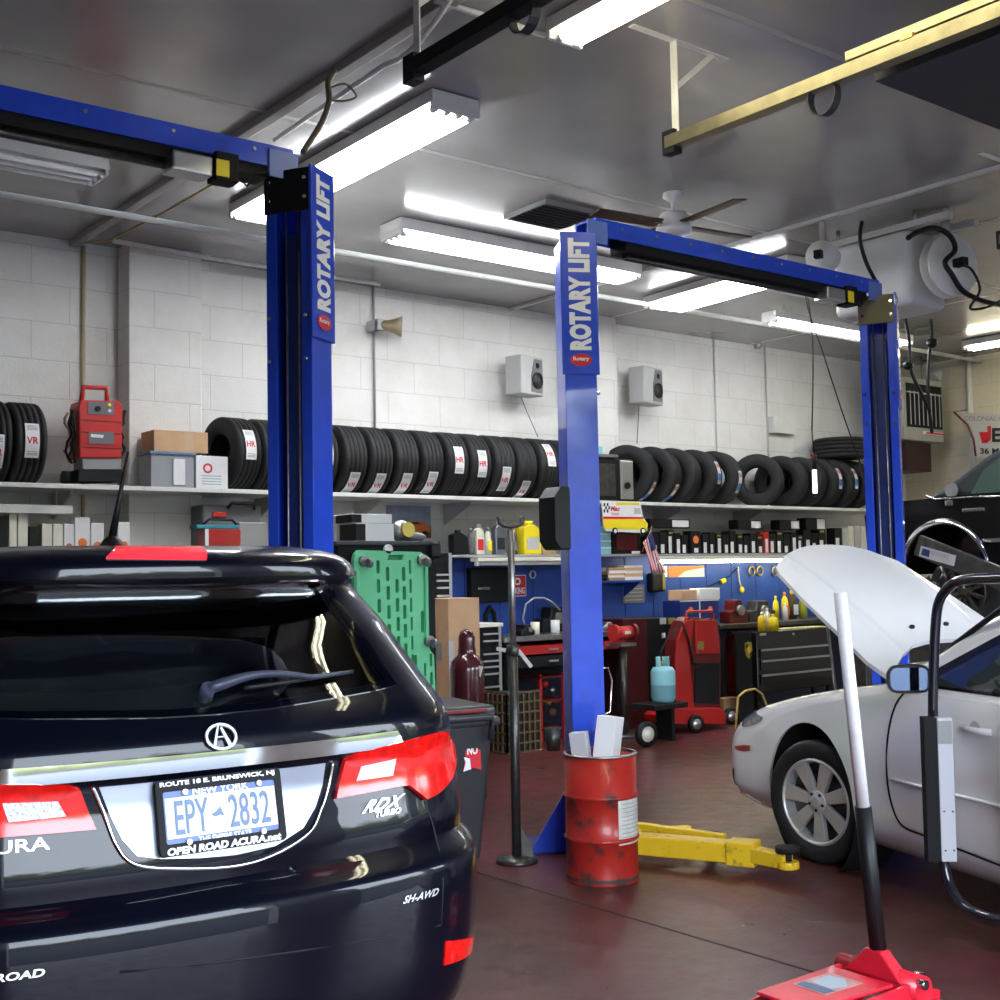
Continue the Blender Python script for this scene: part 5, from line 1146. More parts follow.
# ================================================================ lower shelf at the left (behind the SUV roof)
sz1 = 1.661
L_ = [(-4, 8, 516, 'black', 'dark'), (9, 17, 513, 'cream', 'cream'), (18, 28, 513, 'cream', 'cream'), (29, 37, 526, 'black', 'black'), (42, 52, 524, 'cream', 'plain cream'), (53, 63, 524, 'cream', 'plain cream'), (64, 74, 524, 'paper', 'white'), (75, 90, 517, 'paper', 'white'), (91, 104, 523, 'paper', 'white'), (118, 130, 522, 'paper', 'white')]
nm = ['leftmost dark parts box', 'tall cream parts box near the left picture edge', 'tall cream parts box beside the dark small one', 'small black parts box between cream ones', 'plain cream parts box, left of a pair', 'plain cream parts box, right of a pair', 'white parts box left of the tallest one', 'tallest white parts box with an orange print', 'white and orange parts box left of the roof aerial', 'white parts box right of the roof aerial']
for (a, b, v, m, _), l in zip(L_, nm):
    o = boxpx('parts_box', l+' on the left lower shelf', 'box', a, b, v, 545, 9.25, .12, m, 'parts boxes behind the SUV roof', z0=sz1)
    if m == 'paper':
        x0, x1, y_, d_, z0_, z1_ = bnd(o); h = z1_-z0_
        child(o, MB().box(x0, x1, y_-.0015, y_, z0_, z0_+h*.3), 'yellow_band', 'yellow' if a != 118 else 'ypl'); child(o, MB().prism(circ((x1-x0)*.3, 16, (x0+x1)/2, z0_+h*.5), (0, y_-.0015, 0), X, Z, Y*-.001), 'orange_print', 'orange')
# grey tool case, grinder, red box
tc_ = boxpx('tool_case', 'large grey hard tool case on the lower shelf left of the left blue column', 'case', 203, 262, 505, 560, 9.22, .3, 'grey', z0=1.602, bevel=.02)
x0, x1, y_, d_, z0_, z1_ = bnd(tc_); child(tc_, MB().box(x0+.08, x0+.2, y_-.02, y_, z1_-.1, z1_-.06), 'red_latch', 'red', bevel=.004); child(tc_, MB().box(x0+.3, x0+.55, y_-.03, y_, z0_+.1, z1_-.14), 'ribbed_panel', 'mgrey', bevel=.01); child(tc_, MB().tube([(x0+.2, y_-.03, z1_-.03), (x0+.22, y_-.06, z1_+.01), (x0+.42, y_-.06, z1_+.01), (x0+.44, y_-.03, z1_-.03)], .014), 'carry_handle', 'black')
rb_ = boxpx('tool_kit_box', 'small red and teal tool box just above the SUV roof', 'box', 205, 241, 529, 552, 9.0, .18, 'rede', z0=1.602, bevel=.006)
x0, x1, y_, d_, z0_, z1_ = bnd(rb_); child(rb_, MB().box(x0-.06, x1, y_+.02, y_+d_-.02, z1_, z1_+.035), 'teal_lid', 'teal', bevel=.008); child(rb_, MB().box(x0, x0+.03, y_-.002, y_, z0_+.05, z1_), 'white_end', 'wwht'); child(rb_, MB().tube([(x0, y_+.05, z1_+.03), (x0+.05, y_+.03, z1_+.075), (x1-.06, y_+.03, z1_+.075), (x1-.01, y_+.05, z1_+.03)], .01), 'handle', 'black')
MB().box(4.35, 5.2, 8.95, 9.198, 1.575, 1.6).build('shelf_extension', 'mgrey', [o for o in SC.objects if o.get('label', '').startswith('grey lower shelf holding')][0])
gq_ = ony(178, 535, 9.3); gr = thing('angle_grinder', (gq_.x, 9.35, 1.60), 'black and teal power grinder lying left of the red tool box', 'power tool')
q1_, q2_ = ony(160, 538, 9.3), ony(200, 536, 9.3)
MB().tube([(q1_.x, 9.3, 1.66), (q1_.x+.12, 9.3, 1.70), (q1_.x+.22, 9.3, 1.68)], [.03, .035, .03], 12).build('motor_housing', 'black', gr); MB().tube([(q1_.x+.2, 9.3, 1.66), (q2_.x, 9.3, 1.655)], [.03, .035], 12).build('body', 'teal', gr); MB().cyl((q1_.x, 9.3, 1.66), (q1_.x, 9.3, 1.63), .055, n=20).build('guard', 'dsteel', gr)
MB().box(4.0, 4.9, 9.2, 9.445, 1.575, 1.6).build('shelf_extension', 'mgrey', [o for o in SC.objects if o.get('label', '').startswith('grey lower shelf holding')][0])
# ================================================================ on the black cabinet
yk = 6.85
for (a, b, v0, v1, l) in ((356, 394, 523.5, 534, 'lower white and black carton on the black cabinet'), (352, 392, 514, 523, 'upper white carton with a black end on the black cabinet')):
    zb = CABT if v0 > 520 else zt1
    o = boxpx('carton', l, 'box', a, b, v0, v1, yk, .25, 'paper', z0=zb+.001); x0, x1, y_, d_, z0_, zt1 = bnd(o)
    child(o, MB().box(x0-.004, x0+.07, y_-.004, y_+.2, z0_+.004, zt1-.004), 'black_end', 'black')
wp_ = ony(408, 530, yk+.1); wtp = thing('water_pump', (wp_.x, yk+.1, CABT), 'shiny metal pump part and bag beside the white cartons on the black cabinet', 'car part')
MB().ball((wp_.x-.06, yk+.1, CABT+.075), .075, 20, sc=(1, .8, 1)).build('pump_body', 'steel', wtp); MB().cyl((wp_.x-.06, yk+.02, CABT+.08), (wp_.x-.06, yk+.0, CABT+.08), .05, n=20).build('pulley', 'gold', wtp)
MB().ball((wp_.x+.06, yk+.12, CABT+.035), .07, 16, sc=(1.3, 1, .5)).build('bag', 'grey', wtp)
# poster of an orange car
a, b = ony(386, 505, WY-.004), ony(431, 538, WY-.004)
po = thing('poster', (a.x, WY-.005, b.z), 'poster with an orange car under a grey blue sky on the wall', 'poster')
MB().box(a.x, b.x, WY-.006, WY-.001, b.z, a.z).build('poster_sheet', mat('poster_sky', (.28, .33, .45), .4, var=.2), po)
W_ = b.x-a.x; H2 = a.z-b.z
def pp(pts, m, name, e): return MB().prism([(a.x+W_*x, b.z+H2*y) for x, y in pts], (0, WY-.006-e, 0), X, Z, Y*-.0006).build(name, m, po)
pp([(0, 0), (1, 0), (1, .38), (0, .38)], mat('poster_road', (.12, .08, .06), .5, var=.4, vscale=30), 'poster_ground', .0002)
pp([(.3, .2), (.36, .38), (.5, .5), (.7, .53), (.88, .44), (.98, .36), (.97, .2), (.9, .12), (.4, .12)], 'orange', 'poster_car', .001); pp([(.5, .42), (.55, .49), (.7, .49), (.8, .42)], 'wblk', 'poster_window', .002); pp(circ(.07, 14, .45, .15), 'wblk', 'poster_wheel', .002); pp(circ(.07, 14, .86, .15), 'wblk', 'poster_wheel', .002)
# ================================================================ tool chests left of the bench
def chest(label, u0, u1, vt, y, d, vs_, ztop=None, top=None, edge=True, z0=0):
    t_ = boxpx('tool_chest', label, 'tool chest', u0, u1, vt, 700, y, d, 'bgloss', z0=z0, bevel=.006)
    x0, x1, y_, d_, z0_, z1_ = bnd(t_)
    for k, v in enumerate(vs_):
        zc = ony((u0+u1)/2, v, y).z; dr_ = child(t_, MB().box(x0+.01, x1-.03, y_-.012, y_, zc-.045, zc+.02), 'drawer', 'bgloss', bevel=.003)
        child(dr_, MB().box(x0+.02, x1-.04, y_-.026, y_-.012, zc-.006, zc+.010), 'drawer_handle', 'alu')
    if edge: child(t_, MB().box(x1-.028, x1+.002, y_-.01, y_+.02, z0_, z1_), 'silver_edge', 'alu')
    if top: child(t_, MB().box(x0-.02, x1+.02, y_-.02, y_+d_, z1_, z1_+.035), 'worktop', top, bevel=.004)
    return t_
chest('tall black tool chest with silver handles between the creeper and the carton', 434, 452, 553, 8.5, .4, (575, 581, 588, 596))
chest('narrow black tool chest with silver edge and cream top left of the bench', 481, 501, 627, 8.85, .4, (634, 641, 654, 661, 667, 674, 687, 698), top='cream')
# ================================================================ workbenches
def bench(name, label, x0, x1, y0, z, top, legm, drawers=(), group=None):
    t_ = thing(name, ((x0+x1)/2, y0, 0), label, 'workbench', group); tp_b = MB().box(x0, x1, y0, WY-.29, z-.05, z).build('bench_top', top, t_, bevel=.006)
    for xx in (x0+.04, x1-.1):
        for yy in (y0+.03, WY-.36): MB().box(xx, xx+.06, yy, yy+.06, 0, z-.05).build('leg', legm, t_)
    for (a, b, za, zb, m) in drawers:
        d_ = MB().box(a, b, y0+.01, y0+.4, za, zb).build('drawer', m, t_, bevel=.004); MB().box((a+b)/2-.06, (a+b)/2+.06, y0-.012, y0+.01, (za+zb)/2-.008, (za+zb)/2+.008).build('drawer_handle', 'alu', d_)
    return t_
bx0, bx1 = ony(505, 640, 8.8).x, ony(624, 660, 8.9).x-.02
BZ = ony(530, 636, 8.8).z
z1 = lambda v, y=8.8, u=530: ony(u, v, y).z
bench('workbench', 'steel topped workbench with a red drawer front behind the support stand', bx0, bx1, 8.8, BZ, 'steel', 'blackm', [(bx0+.08, 8.0, z1(655), z1(646), 'rede'), (bx0+.08, 8.0, z1(668), z1(657), 'blackm'), (8.05, bx1-.05, z1(655), z1(646), 'rede')])
cx0, cx1 = ony(720, 625, 8.8).x, 13.0; CZ2 = ony(770, 622, 8.8).z
bench('workbench', 'dark cluttered workbench along the blue wall behind the raised hood', cx0, cx1, 8.8, CZ2, 'dsteel', 'blackm')
# black rolling toolbox with three long handles
tb0, tb1 = ony(757, 660, 8.5).x, ony(832, 660, 8.5).x; ztb = ony(790, 630, 8.5).z; zbb = ony(790, 690, 8.5).z
tb = thing('rolling_toolbox', ((tb0+tb1)/2, 8.64, 0), 'wide black toolbox with three long grey drawer handles under the bench', 'tool chest')
MB().box(tb0, tb1, 8.5, 8.78, zbb, ztb).build('body', 'bgloss', tb, bevel=.01)
for v in (648, 659, 673):
    zc = ony(790, v, 8.5).z; d_ = MB().box(tb0+.05, tb1-.05, 8.485, 8.5, zc-.09, zc+.01).build('drawer', 'bgloss', tb, bevel=.003); MB().box(tb0+.05, tb1-.06, 8.465, 8.485, zc-.008, zc+.012).build('drawer_handle', 'mgrey', d_)
for xx in (tb0+.01, tb1-.05):
    for yy in (8.52, 8.72): MB().box(xx, xx+.04, yy, yy+.04, .0, zbb).build('leg', 'black', tb)
x_, z_ = q9(762, 634, 8.5); MB().box(x_-.04, x_+.06, 8.495, 8.5, z_-.015, z_+.01).build('name_badge', 'alu', tb)
x_ = ony(793, 634, 8.5); MB().cyl((x_.x, 8.5, x_.z), (x_.x, 8.49, x_.z), .014, n=12).build('lock', 'alu', tb)
boxpx('parts_tray', 'flat tray of yellow and white bits on the black toolbox', 'tray', 782, 828, 627.5, 630, 8.53, .2, mat('yellow_white_bits', (.55, .5, .25), .6, var=.6, vscale=40), z0=ztb+.001)
# ================================================================ things on the lower shelf with bottles
def bottle(u, w, v0, label, m, cap='wwht', y=9.22, kind='round', z0=LSZ+.001, cat='bottle', group='bottles on the grey shelf', lab=None):
    um = ony(u, 550, y); r = w/2*((um-EYEP).dot(FW))/FPX; zt = ony(u, v0, y).z; H = zt-z0; t_ = thing('bottle' if cat == 'bottle' else cat, (um.x, y, z0), label, cat, group)
    if kind == 'round': MB().lathe([(0, 0), (r, 0), (r, H*.6), (r*.8, H*.75), (r*.35, H*.84), (r*.35, H*.9)], (um.x, y, z0), n=20).build('bottle_body', m, t_)
    else:
        d = min(.13, r*1.2); MB().prism([(-r, 0), (r, 0), (r, H*.72), (r*.25, H*.88), (-r*.2, H*.88), (-r, H*.80)], (um.x, y-d/2, z0), X, Z, Y*d).build('bottle_body', m, t_, bevel=.008)
    MB().cyl((um.x, y, z0+H*.86), (um.x, y, z0+H), r*.38, n=14).build('cap', cap, t_)
    if lab: MB().box(um.x-r*.7, um.x+r*.7, y-(r if kind == 'round' else min(.13, r*1.2)/2)-.003, y-(r if kind == 'round' else min(.13, r*1.2)/2), z0+H*.15, z0+H*.5).build('bottle_label', lab, t_)
    return t_
bottle(458, 17, 530, 'black jerrycan at the left end of the grey shelf with bottles', 'black', 'black', kind='flat')
bottle(471, 7, 528, 'slim dark grey bottle right of the black jerrycan', 'grey', 'mgrey')
bottle(479, 10, 524, 'cream jug with red print left of the silver bottle', 'cream', 'mgrey', kind='flat', lab='wred')
bottle(488, 7, 527, 'cream slim bottle with a yellow label', 'cream', 'grey', lab='ypl')
bottle(499, 13, 521, 'silver oil bottle with a black and white label', 'silver', 'lgrey', kind='flat', lab='wblk')
bottle(514, 7, 527, 'small brown bottle beside the yellow jug', 'brown', 'ypl', lab='grey')
bottle(529, 22, 521, 'large yellow jug on the grey shelf', 'ypl', 'ypl', kind='flat', lab='lgrey')
boxpx('carton', 'small brown carton right of the yellow jug', 'box', 542, 556, 534, 553, 9.2, .12, 'card', z0=LSZ+.001)
# on the blue wall
PY = WY-.27
def wallbox(name, label, cat, u0, u1, v0, v1, m, th=.01, y=None, group=None, bevel=.002):
    y = PY if y is None else y; a = ony(u0, v0, y); b = ony(u1, v1, y)
    zc0 = ony((u0+u1)/2, v1, y).z; zc1 = ony((u0+u1)/2, v0, y).z
    o = MB().box(a.x, b.x, y-th, y-.001, zc0, zc1).build(name, m, bevel=bevel); solo(o, label, cat, group); o['_b'] = (a.x, b.x, y-th, th, zc0, zc1); return o
mc_ = wallbox('black_case', 'flat black case with faint lettering hanging on the blue wall', 'case', 466, 506, 568, 602, 'blackm', .08, bevel=.006)
x0, x1, y_, d_, z0_, z1_ = bnd(mc_); text(tmp := MB(), 'MATCO', (x0+.08, y_-.002, z0_+.12), X*.14, Z*.025, bold=.02); tmp.build('case_lettering', 'lgrey', mc_)
sg_ = wallbox('no_smoking_sign', 'red and white NO SMOKING sign on the blue wall', 'sign', 504, 526, 575, 596.5, 'wwht', .006)
x0, x1, y_, d_, z0_, z1_ = bnd(sg_); w_ = x1-x0; h_ = z1_-z0_
child(sg_, MB().box(x0+.008, x1-.008, y_-.001, y_, z0_+.008, z1_-.008), 'red_field', 'wred')
text(tmp := MB(), 'NO', (x0+w_*.15, y_-.002, z0_+h_*.52), X*w_*.6, Z*h_*.36, bold=.05); tmp.build('sign_lettering', 'wwht', sg_); text(tmp := MB(), 'SMOKING', (x0+w_*.08, y_-.002, z0_+h_*.12), X*w_*.84, Z*h_*.3, bold=.04); tmp.build('sign_lettering', 'wwht', sg_)
p = ony(532, 574.5, PY); o = MB().lathe([(.035, 0), (.045, .01), (.035, .02), (.027, .01), (.035, 0)], (p.x, PY-.021, p.z), (0, 1, 0), 24).build('hose_clamp_ring', 'alu'); solo(o, 'metal ring hanging right of the no smoking sign', 'ring')
# bench clutter, left
def cyl_thing(name, label, cat, u, w, v0, z0, y, m, group=None, top=None):
    p = ony(u, v0, y); r = w/2*((p-EYEP).dot(FW))/FPX; o = MB().lathe([(0, 0), (r, 0), (r, p.z-z0), (r*.85, p.z-z0), (r*.85, .02), (0, .02)], (p.x, y, z0), n=20).build(name, m); return solo(o, label, cat, group)
cyl_thing('cup', 'white cup on the steel bench, left of the black machine', 'cup', 535, 9, 622, BZ+.001, 9.0, 'cream')
cyl_thing('cup', 'white cup at the edge of the middle blue column', 'cup', 555, 9, 620, BZ+.001, 9.0, 'paper')
def blob(name, label, cat, u0, u1, v0, z0, y, m, parts=()):
    a = ony(u0, v0, y); b = ony(u1, v0, y); w = b.x-a.x; h = a.z-z0; t_ = thing(name, (a.x+w/2, y, z0), label, cat)
    MB().prism([(0, 0), (w, 0), (w, h*.5), (w*.75, h*.62), (w*.7, h), (w*.3, h), (w*.25, h*.55), (0, h*.5)], (a.x, y-.08, z0), X, Z, Y*.16).build('body', m, t_, bevel=.015)
    MB().cyl((a.x+w*.5, y-.08, z0+h*.55), (a.x+w*.5, y-.12, z0+h*.55), min(w, h)*.22, n=18).build('dial', 'steel', t_)
    return t_
blob('bench_grinder', 'black bench machine with hoses behind the middle blue column', 'machine', 538, 566, 607, BZ+.001, 9.25, 'black')
pts = [ony(*q, 9.15) for q in ((526, 630), (523, 618), (526, 604), (534, 598), (544, 598), (552, 602), (560, 610))]; solo(MB().tube(pts, .010).build('air_hose', 'mgrey'), 'grey air hose arching over the steel bench', 'hose')
blob('lamp_stand', 'small dark pump between the cups on the steel bench', 'machine', 516, 530, 625, BZ+.001, 8.95, 'black')
pts = [ony(*q, PY-.03) for q in ((485, 632), (486, 615), (490, 607), (494, 612), (496, 632))]; solo(MB().tube(pts, .02).build('black_holster', 'blackm'), 'black arched pouch on the blue wall above the narrow chest', 'pouch')
# under the steel bench: crate, red jack stand, scrap
cy0 = 8.42; cxa, cxb = ony(507, 720, cy0).x, ony(540, 720, cy0).x; czt = ony(523, 692, cy0).z
cr0 = thing('wire_crate', ((cxa+cxb)/2, cy0+.2, 0), 'brown lattice crate on the floor under the steel bench', 'crate')
CRM = mat('aged_brown_lattice', (.13, .085, .04), .7)
for k in range(7):
    for (p0, p1) in (((cxa+(cxb-cxa)*k/6, cy0, 0), (cxa+(cxb-cxa)*k/6, cy0, czt)), ((cxa, cy0, czt*k/6+.0), (cxb, cy0, czt*k/6+.0)), ((cxa, cy0+.4*k/6, 0), (cxa, cy0+.4*k/6, czt)), ((cxa, cy0, czt*k/6), (cxa, cy0+.4, czt*k/6))): MB().bar((p0[0], p0[1], max(.008, p0[2])), (p1[0], p1[1], max(.008, p1[2])), .014, .014, up=(0, 1, .01)).build('slat', CRM, cr0)
MB().box(cxa+.02, cxb, cy0+.02, cy0+.4, .01, czt-.02).build('contents', mat('dark_contents', (.03, .024, .018), .8, var=.8, vscale=30), cr0)
for k, (u, v, r_, m) in enumerate([(545, 684, 3.5, 'red'), (552, 690, 4.5, 'steel'), (548, 702, 4, 'gold'), (556, 700, 4, 'alu'), (552, 712, 5, 'brown')]):
    p = ony(u, v, 9.0); rr = r_*(p-EYEP).dot(FW)/FPX; zb = p.z
    o = MB().ball((p.x, 9.0, zb), rr, 14, sc=(1.1, 1, .9)).build('scrap_part', m); solo(o, ['red cap', 'steel knob', 'brass fitting', 'bright metal scrap', 'brown rag ball'][k]+' heaped on the red rack under the steel bench', 'scrap part', 'scrap on the red rack')
rk = thing('red_rack', (ony(549, 715, 9.0).x, 9.0, 0), 'red steel rack full of scrap beside the brown crate', 'rack')
a, b = ony(540, 700, 8.85).x, ony(566, 700, 8.85).x
for zz_ in (.12, .38, .6): MB().box(a, b, 8.85, 9.2, zz_-.02, zz_).build('rack_shelf', 'dred', rk)
for xx in (a, b-.03): MB().box(xx, xx+.03, 8.85, 8.88, 0, .62).build('upright', 'rede', rk)
p = ony(538, 683, 8.8); o = MB().ball((p.x, 8.8, .0), .0001, 4) if False else None
# ================================================================ middle bay wall: van sign, boxes, books, flag
vy = 9.09
vs_ = thing('van_sign', (ony(626, 530, vy).x, vy, ony(626, 534, vy).z), 'flat yellow and white van shaped sign hanging from the upper shelf', 'sign')
def vq(u, v): p = ony(u, v, vy); return (p.x, p.z)
def vp(pts, m, name, e, th=.001, par=vs_): return MB().prism([vq(*p) for p in pts], (0, vy-e, 0), X, Z, Y*-th).build(name, m, par)
MB().prism([vq(*p) for p in ((602, 501.5), (640, 501.5), (643, 517), (648, 524), (647, 531), (642, 533), (606, 531), (604, 528))], (0, vy, 0), X, Z, Y*.012).build('sign_board', 'wwht', vs_)
vp([(603, 518), (642, 518), (648, 524), (647, 530), (606, 529), (604, 527)], 'ypl', 'yellow_band', .0005); vp([(603, 516.5), (643, 517), (643.5, 519), (603, 519)], 'wred', 'red_stripe', .001); vp([(616, 502.5), (639, 502.5), (639.3, 505), (616, 505)], 'ypl', 'yellow_header', .001)
vp([(634, 508), (640, 508), (641, 514), (634, 514)], 'lgrey', 'sign_window', .001)
for i in range(4):
    for j in range(3):
        if (i+j) % 2 == 0: vp([(603.5+i*1.6, 503+j*3.2), (605.1+i*1.6, 503+j*3.2), (605.1+i*1.6, 506.2+j*3.2), (603.5+i*1.6, 506.2+j*3.2)], 'wblk', 'checker_square', .001)
for u in (614.5, 643-.5):
    x_, z_ = vq(u, 531); w_ = MB().cyl((x_, vy-.001, z_), (x_, vy-.012, z_), .034, n=24).build('sign_wheel', 'wblk', vs_); MB().cyl((x_, vy-.012, z_), (x_, vy-.014, z_), .02, n=20).build('wheel_hub', 'wwht', w_)
o_ = vq(610.5, 511); text(tmp := MB(), 'Mac', (o_[0], vy-.002, o_[1]), Vector((.13, 0, 0)), Z*.05, bold=.04, shear=.2); tmp.build('sign_lettering', 'wred', vs_); o_ = vq(611, 515); text(tmp := MB(), 'TOOLS', (o_[0], vy-.002, o_[1]), Vector((.11, 0, 0)), Z*.022, bold=.03); tmp.build('sign_lettering', 'wred', vs_)
z2 = LSZ+.001
o = boxpx('parts_box', 'light blue and white stack of small boxes left under the van sign', 'box', 595, 611, 524, 553, 9.2, .15, 'lblue', z0=z2); x0, x1, y_, d_, z0_, z1_ = bnd(o)
for k in range(4): child(o, MB().box(x0, x1, y_-.002, y_, z0_+(z1_-z0_)*(k+.8)/4.4, z0_+(z1_-z0_)*(k+1)/4.4), 'white_band', 'paper')
o = boxpx('car_battery', 'black battery with a dark red label beneath the van sign', 'battery', 613, 641, 532, 553, 9.2, .17, 'black', z0=z2, bevel=.006); x0, x1, y_, d_, z0_, z1_ = bnd(o); child(o, MB().box(x0+.05, x1-.06, y_-.002, y_, z0_+.04, z1_-.02), 'dark_red_label', 'dred'); child(o, MB().box(x1-.14, x1-.02, y_-.003, y_, z0_+.002, z0_+.03), 'white_sticker', 'paper')
bsh = thing('blue_wall_shelf', (ony(620, 580, 9.3).x, PY, ony(620, 583, 9.2).z), 'small blue shelf with stacked manuals on the blue wall', 'shelf')
a, b = ony(590, 580, 9.15).x, ony(645, 580, 9.15).x; zs_ = ony(618, 580.5, 9.15).z
MB().box(a, b, 9.15, PY-.001, zs_-.02, zs_).build('shelf_board', 'wblue', bsh); MB().prism([(0, 0), (-.26, 0), (0, -.16)], (b-.04, PY-.001, zs_-.02), Y, Z, X*-.015).build('bracket', 'wblue', bsh)
rg_ = random.Random(5)
for si, (a_, b_, n_) in enumerate(((595, 607, 4), (608, 624, 5), (625, 643, 5))):
    z_ = zs_+.001
    for k in range(n_):
        h_ = rg_.choice((.022, .028, .034)); dx = rg_.uniform(-1, 1); aa, bb3 = ony(a_+dx, 570, 9.17).x, ony(b_+dx, 570, 9.17).x
        m = [['black', 'black', 'brown', 'grey'], ['card', 'paper', 'cardl', 'paper', 'card'], ['paper', 'cardl', 'paper', 'cardl', 'cream']][si][k % 4 if si == 0 else k]
        o = MB().box(aa, bb3, 9.165, 9.38, z_, z_+h_).build('manual', m, bevel=.002); z_ += h_+.001
        solo(o, '%s manual, %s of the %s stack on the blue shelf' % ({'black': 'black', 'brown': 'brown', 'grey': 'grey', 'card': 'tan', 'paper': 'white', 'cardl': 'light brown', 'cream': 'cream'}[m], ['lowest', 'second from the bottom', 'third from the bottom', 'fourth from the bottom', 'topmost'][k if k < n_-1 else 4], ['left dark', 'middle', 'right pale'][si]), 'book', 'manuals on the blue shelf')
# flag on a stick
f0, f1 = ony(652, 526, 9.08), ony(642, 552, 9.08); fl = thing('small_flag', (f1.x, 9.08, f1.z), 'small American flag on a stick drooping from the shelf edge', 'flag')
MB().cyl(f1, f0, .004, n=8).build('flag_stick', 'gold', fl)
def fg(s, t): # s along stick (0 top), t down
    u = 651-8*s+6*t*(1-s)+8*t; v = 531+12*s+42*t*(1-.3*s); p = ony(u, v, 9.08); return Vector((p.x, 9.075+.012*math.sin(9*s+4*t), p.z))
FS = 13
st_ = MB()
for k in range(FS): st_.grid(lambda s, t: fg(s, t), [k/FS, (k+.5)/FS, (k+1)/FS], [i/8 for i in range(9)], m=k % 2)
sf = st_.build('flag_cloth', ['wred', 'wwht'], fl, solid=.001); cn = MB().grid(lambda s, t: fg(s, t)-Y*.003, [i/4*.55 for i in range(5)], [i/4*.4 for i in range(5)]).build('flag_canton', mat('flag_navy', (.02, .03, .16), .6), fl, solid=.001)
o = wallbox('spray_lamp', 'black and gold lantern hanging below the flag', 'lantern', 646, 659, 573, 592, 'black', .1, bevel=.02); x0, x1, y_, d_, z0_, z1_ = bnd(o); child(o, MB().box(x1-.05, x1-.01, y_-.01, y_, z0_+.02, z1_-.02), 'gold_strip', 'gold')
o = wallbox('plaque', 'grey plaque with faint lines under the small blue shelf', 'sign', 622, 644, 585, 603, mat('plaque_grey', (.16, .17, .2), .5), .012); x0, x1, y_, d_, z0_, z1_ = bnd(o)
for k in range(4): child(o, MB().box(x0+.03, x1-.03, y_-.001, y_, z0_+.03+k*.04, z0_+.036+k*.04), 'plaque_line', 'lgrey')
o = wallbox('orange_sign', 'orange and cream sticker sign under the strip light', 'sign', 668, 704, 566, 577, 'orange', .006); x0, x1, y_, d_, z0_, z1_ = bnd(o); child(o, MB().prism([(x0+.14, z0_), (x1, z0_), (x1, z1_-.02), (x0+.26, z1_-.06)], (0, y_, 0), X, Z, Y*-.001), 'cream_swoosh', 'cream'); text(tmp := MB(), 'YOUR MOTOR', (x0+.03, y_-.0015, z1_-.05), X*.2, Z*.025, bold=.03) if False else None
wallbox('white_sign', 'small white notice left of the orange sign', 'sign', 661, 667, 566, 577, 'wwht', .006)
# filter boxes
FB = [(646, 652, 536), (653, 659, 533), (660, 667, 532), (668, 674, 530), (675, 681, 533), (682, 688, 535), (691, 701, 531), (703, 709, 534), (710, 715, 532), (716, 722, 533), (723, 729, 535), (730, 736, 531), (737, 743, 534), (744, 749, 536), (750, 756, 533), (757, 763, 535), (764, 769, 532), (770, 776, 534), (777, 783, 531), (784, 790, 534), (791, 797, 532), (798, 803, 535), (804, 811, 530), (812, 818, 533), (819, 826, 529), (835, 842, 528)]
ordn = lambda k: ['first', 'second', 'third', 'fourth', 'fifth', 'sixth', 'seventh', 'eighth', 'ninth', 'tenth', 'eleventh', 'twelfth', 'thirteenth', 'fourteenth', 'fifteenth', 'sixteenth', 'seventeenth', 'eighteenth', 'nineteenth', 'twentieth', 'twenty-first', 'twenty-second', 'twenty-third', 'twenty-fourth', 'twenty-fifth', 'twenty-sixth'][k]
for k, (a, b, v) in enumerate(FB):
    m = 'black' if k not in (16,) else 'red'
    o = boxpx('filter_box', '%s filter box, %s from the left on the grey shelf under the right tyres' % ('black' if m == 'black' else 'red', ordn(k)), 'box', a, b, v, 553, 9.19, .12, m, 'filter boxes on the grey shelf', z0=z2, bevel=.002)
    x0, x1, y_, d_, z0_, z1_ = bnd(o); w_ = x1-x0
    if k == 6: child(o, MB().prism(circ(w_*.28, 16, (x0+x1)/2, z0_+(z1_-z0_)*.62), (0, y_, 0), X, Z, Y*-.001), 'orange_print', 'orange'); child(o, MB().box(x0+w_*.3, x0+w_*.7, y_-.001, y_, z0_+.01, z0_+.06), 'white_strip', 'paper'); continue
    q = rg_.uniform(.35, .75); s0 = rg_.choice((.1, .3)); child(o, MB().box(x0+w_*s0, x0+w_*(s0+.5), y_-.001, y_, z0_+.008, z0_+(z1_-z0_)*q), 'white_strip', 'paper')
    if k % 3 == 0: child(o, MB().box(x0+w_*.2, x1-w_*.2, y_-.001, y_, z1_-.04, z1_-.02), 'gold_print', 'gold')
tops = [(650, 690, 519, 3, 'long flat black box lying across the left filter boxes'), (738, 762, 520, 12, 'grey topped flat box tilted on the middle filter boxes'), (780, 800, 520, 19, 'flat black box with a white end on the filter boxes by the hood'), (806, 826, 518, 24, 'rightmost flat black box with a white end on the filter boxes')]
hmax = max(ony(660, v, 9.19).z for a, b, v in FB)
for a, b, v, k, l in tops:
    o = boxpx('filter_box', l, 'box', a, b, v, 530, 9.19, .14, 'black', 'flat boxes lying on the filter boxes', z0=hmax+.002); x0, x1, y_, d_, z0_, z1_ = bnd(o); child(o, MB().box(x0+(x1-x0)*.55, x1-.02, y_-.001, y_, z0_+.012, z1_-.012), 'white_label', 'paper')
for k, (a, b, v) in enumerate(((843, 848, 528), (849, 854, 526), (855, 861, 525), (862, 868, 527))):
    boxpx('parts_box', 'off-white parts box, %s from the left just left of the right blue column' % ordn(k), 'box', a, b, v, 553, 9.19, .14, 'cream' if k % 2 else 'lgrey', 'pale boxes beside the right blue column', z0=z2)
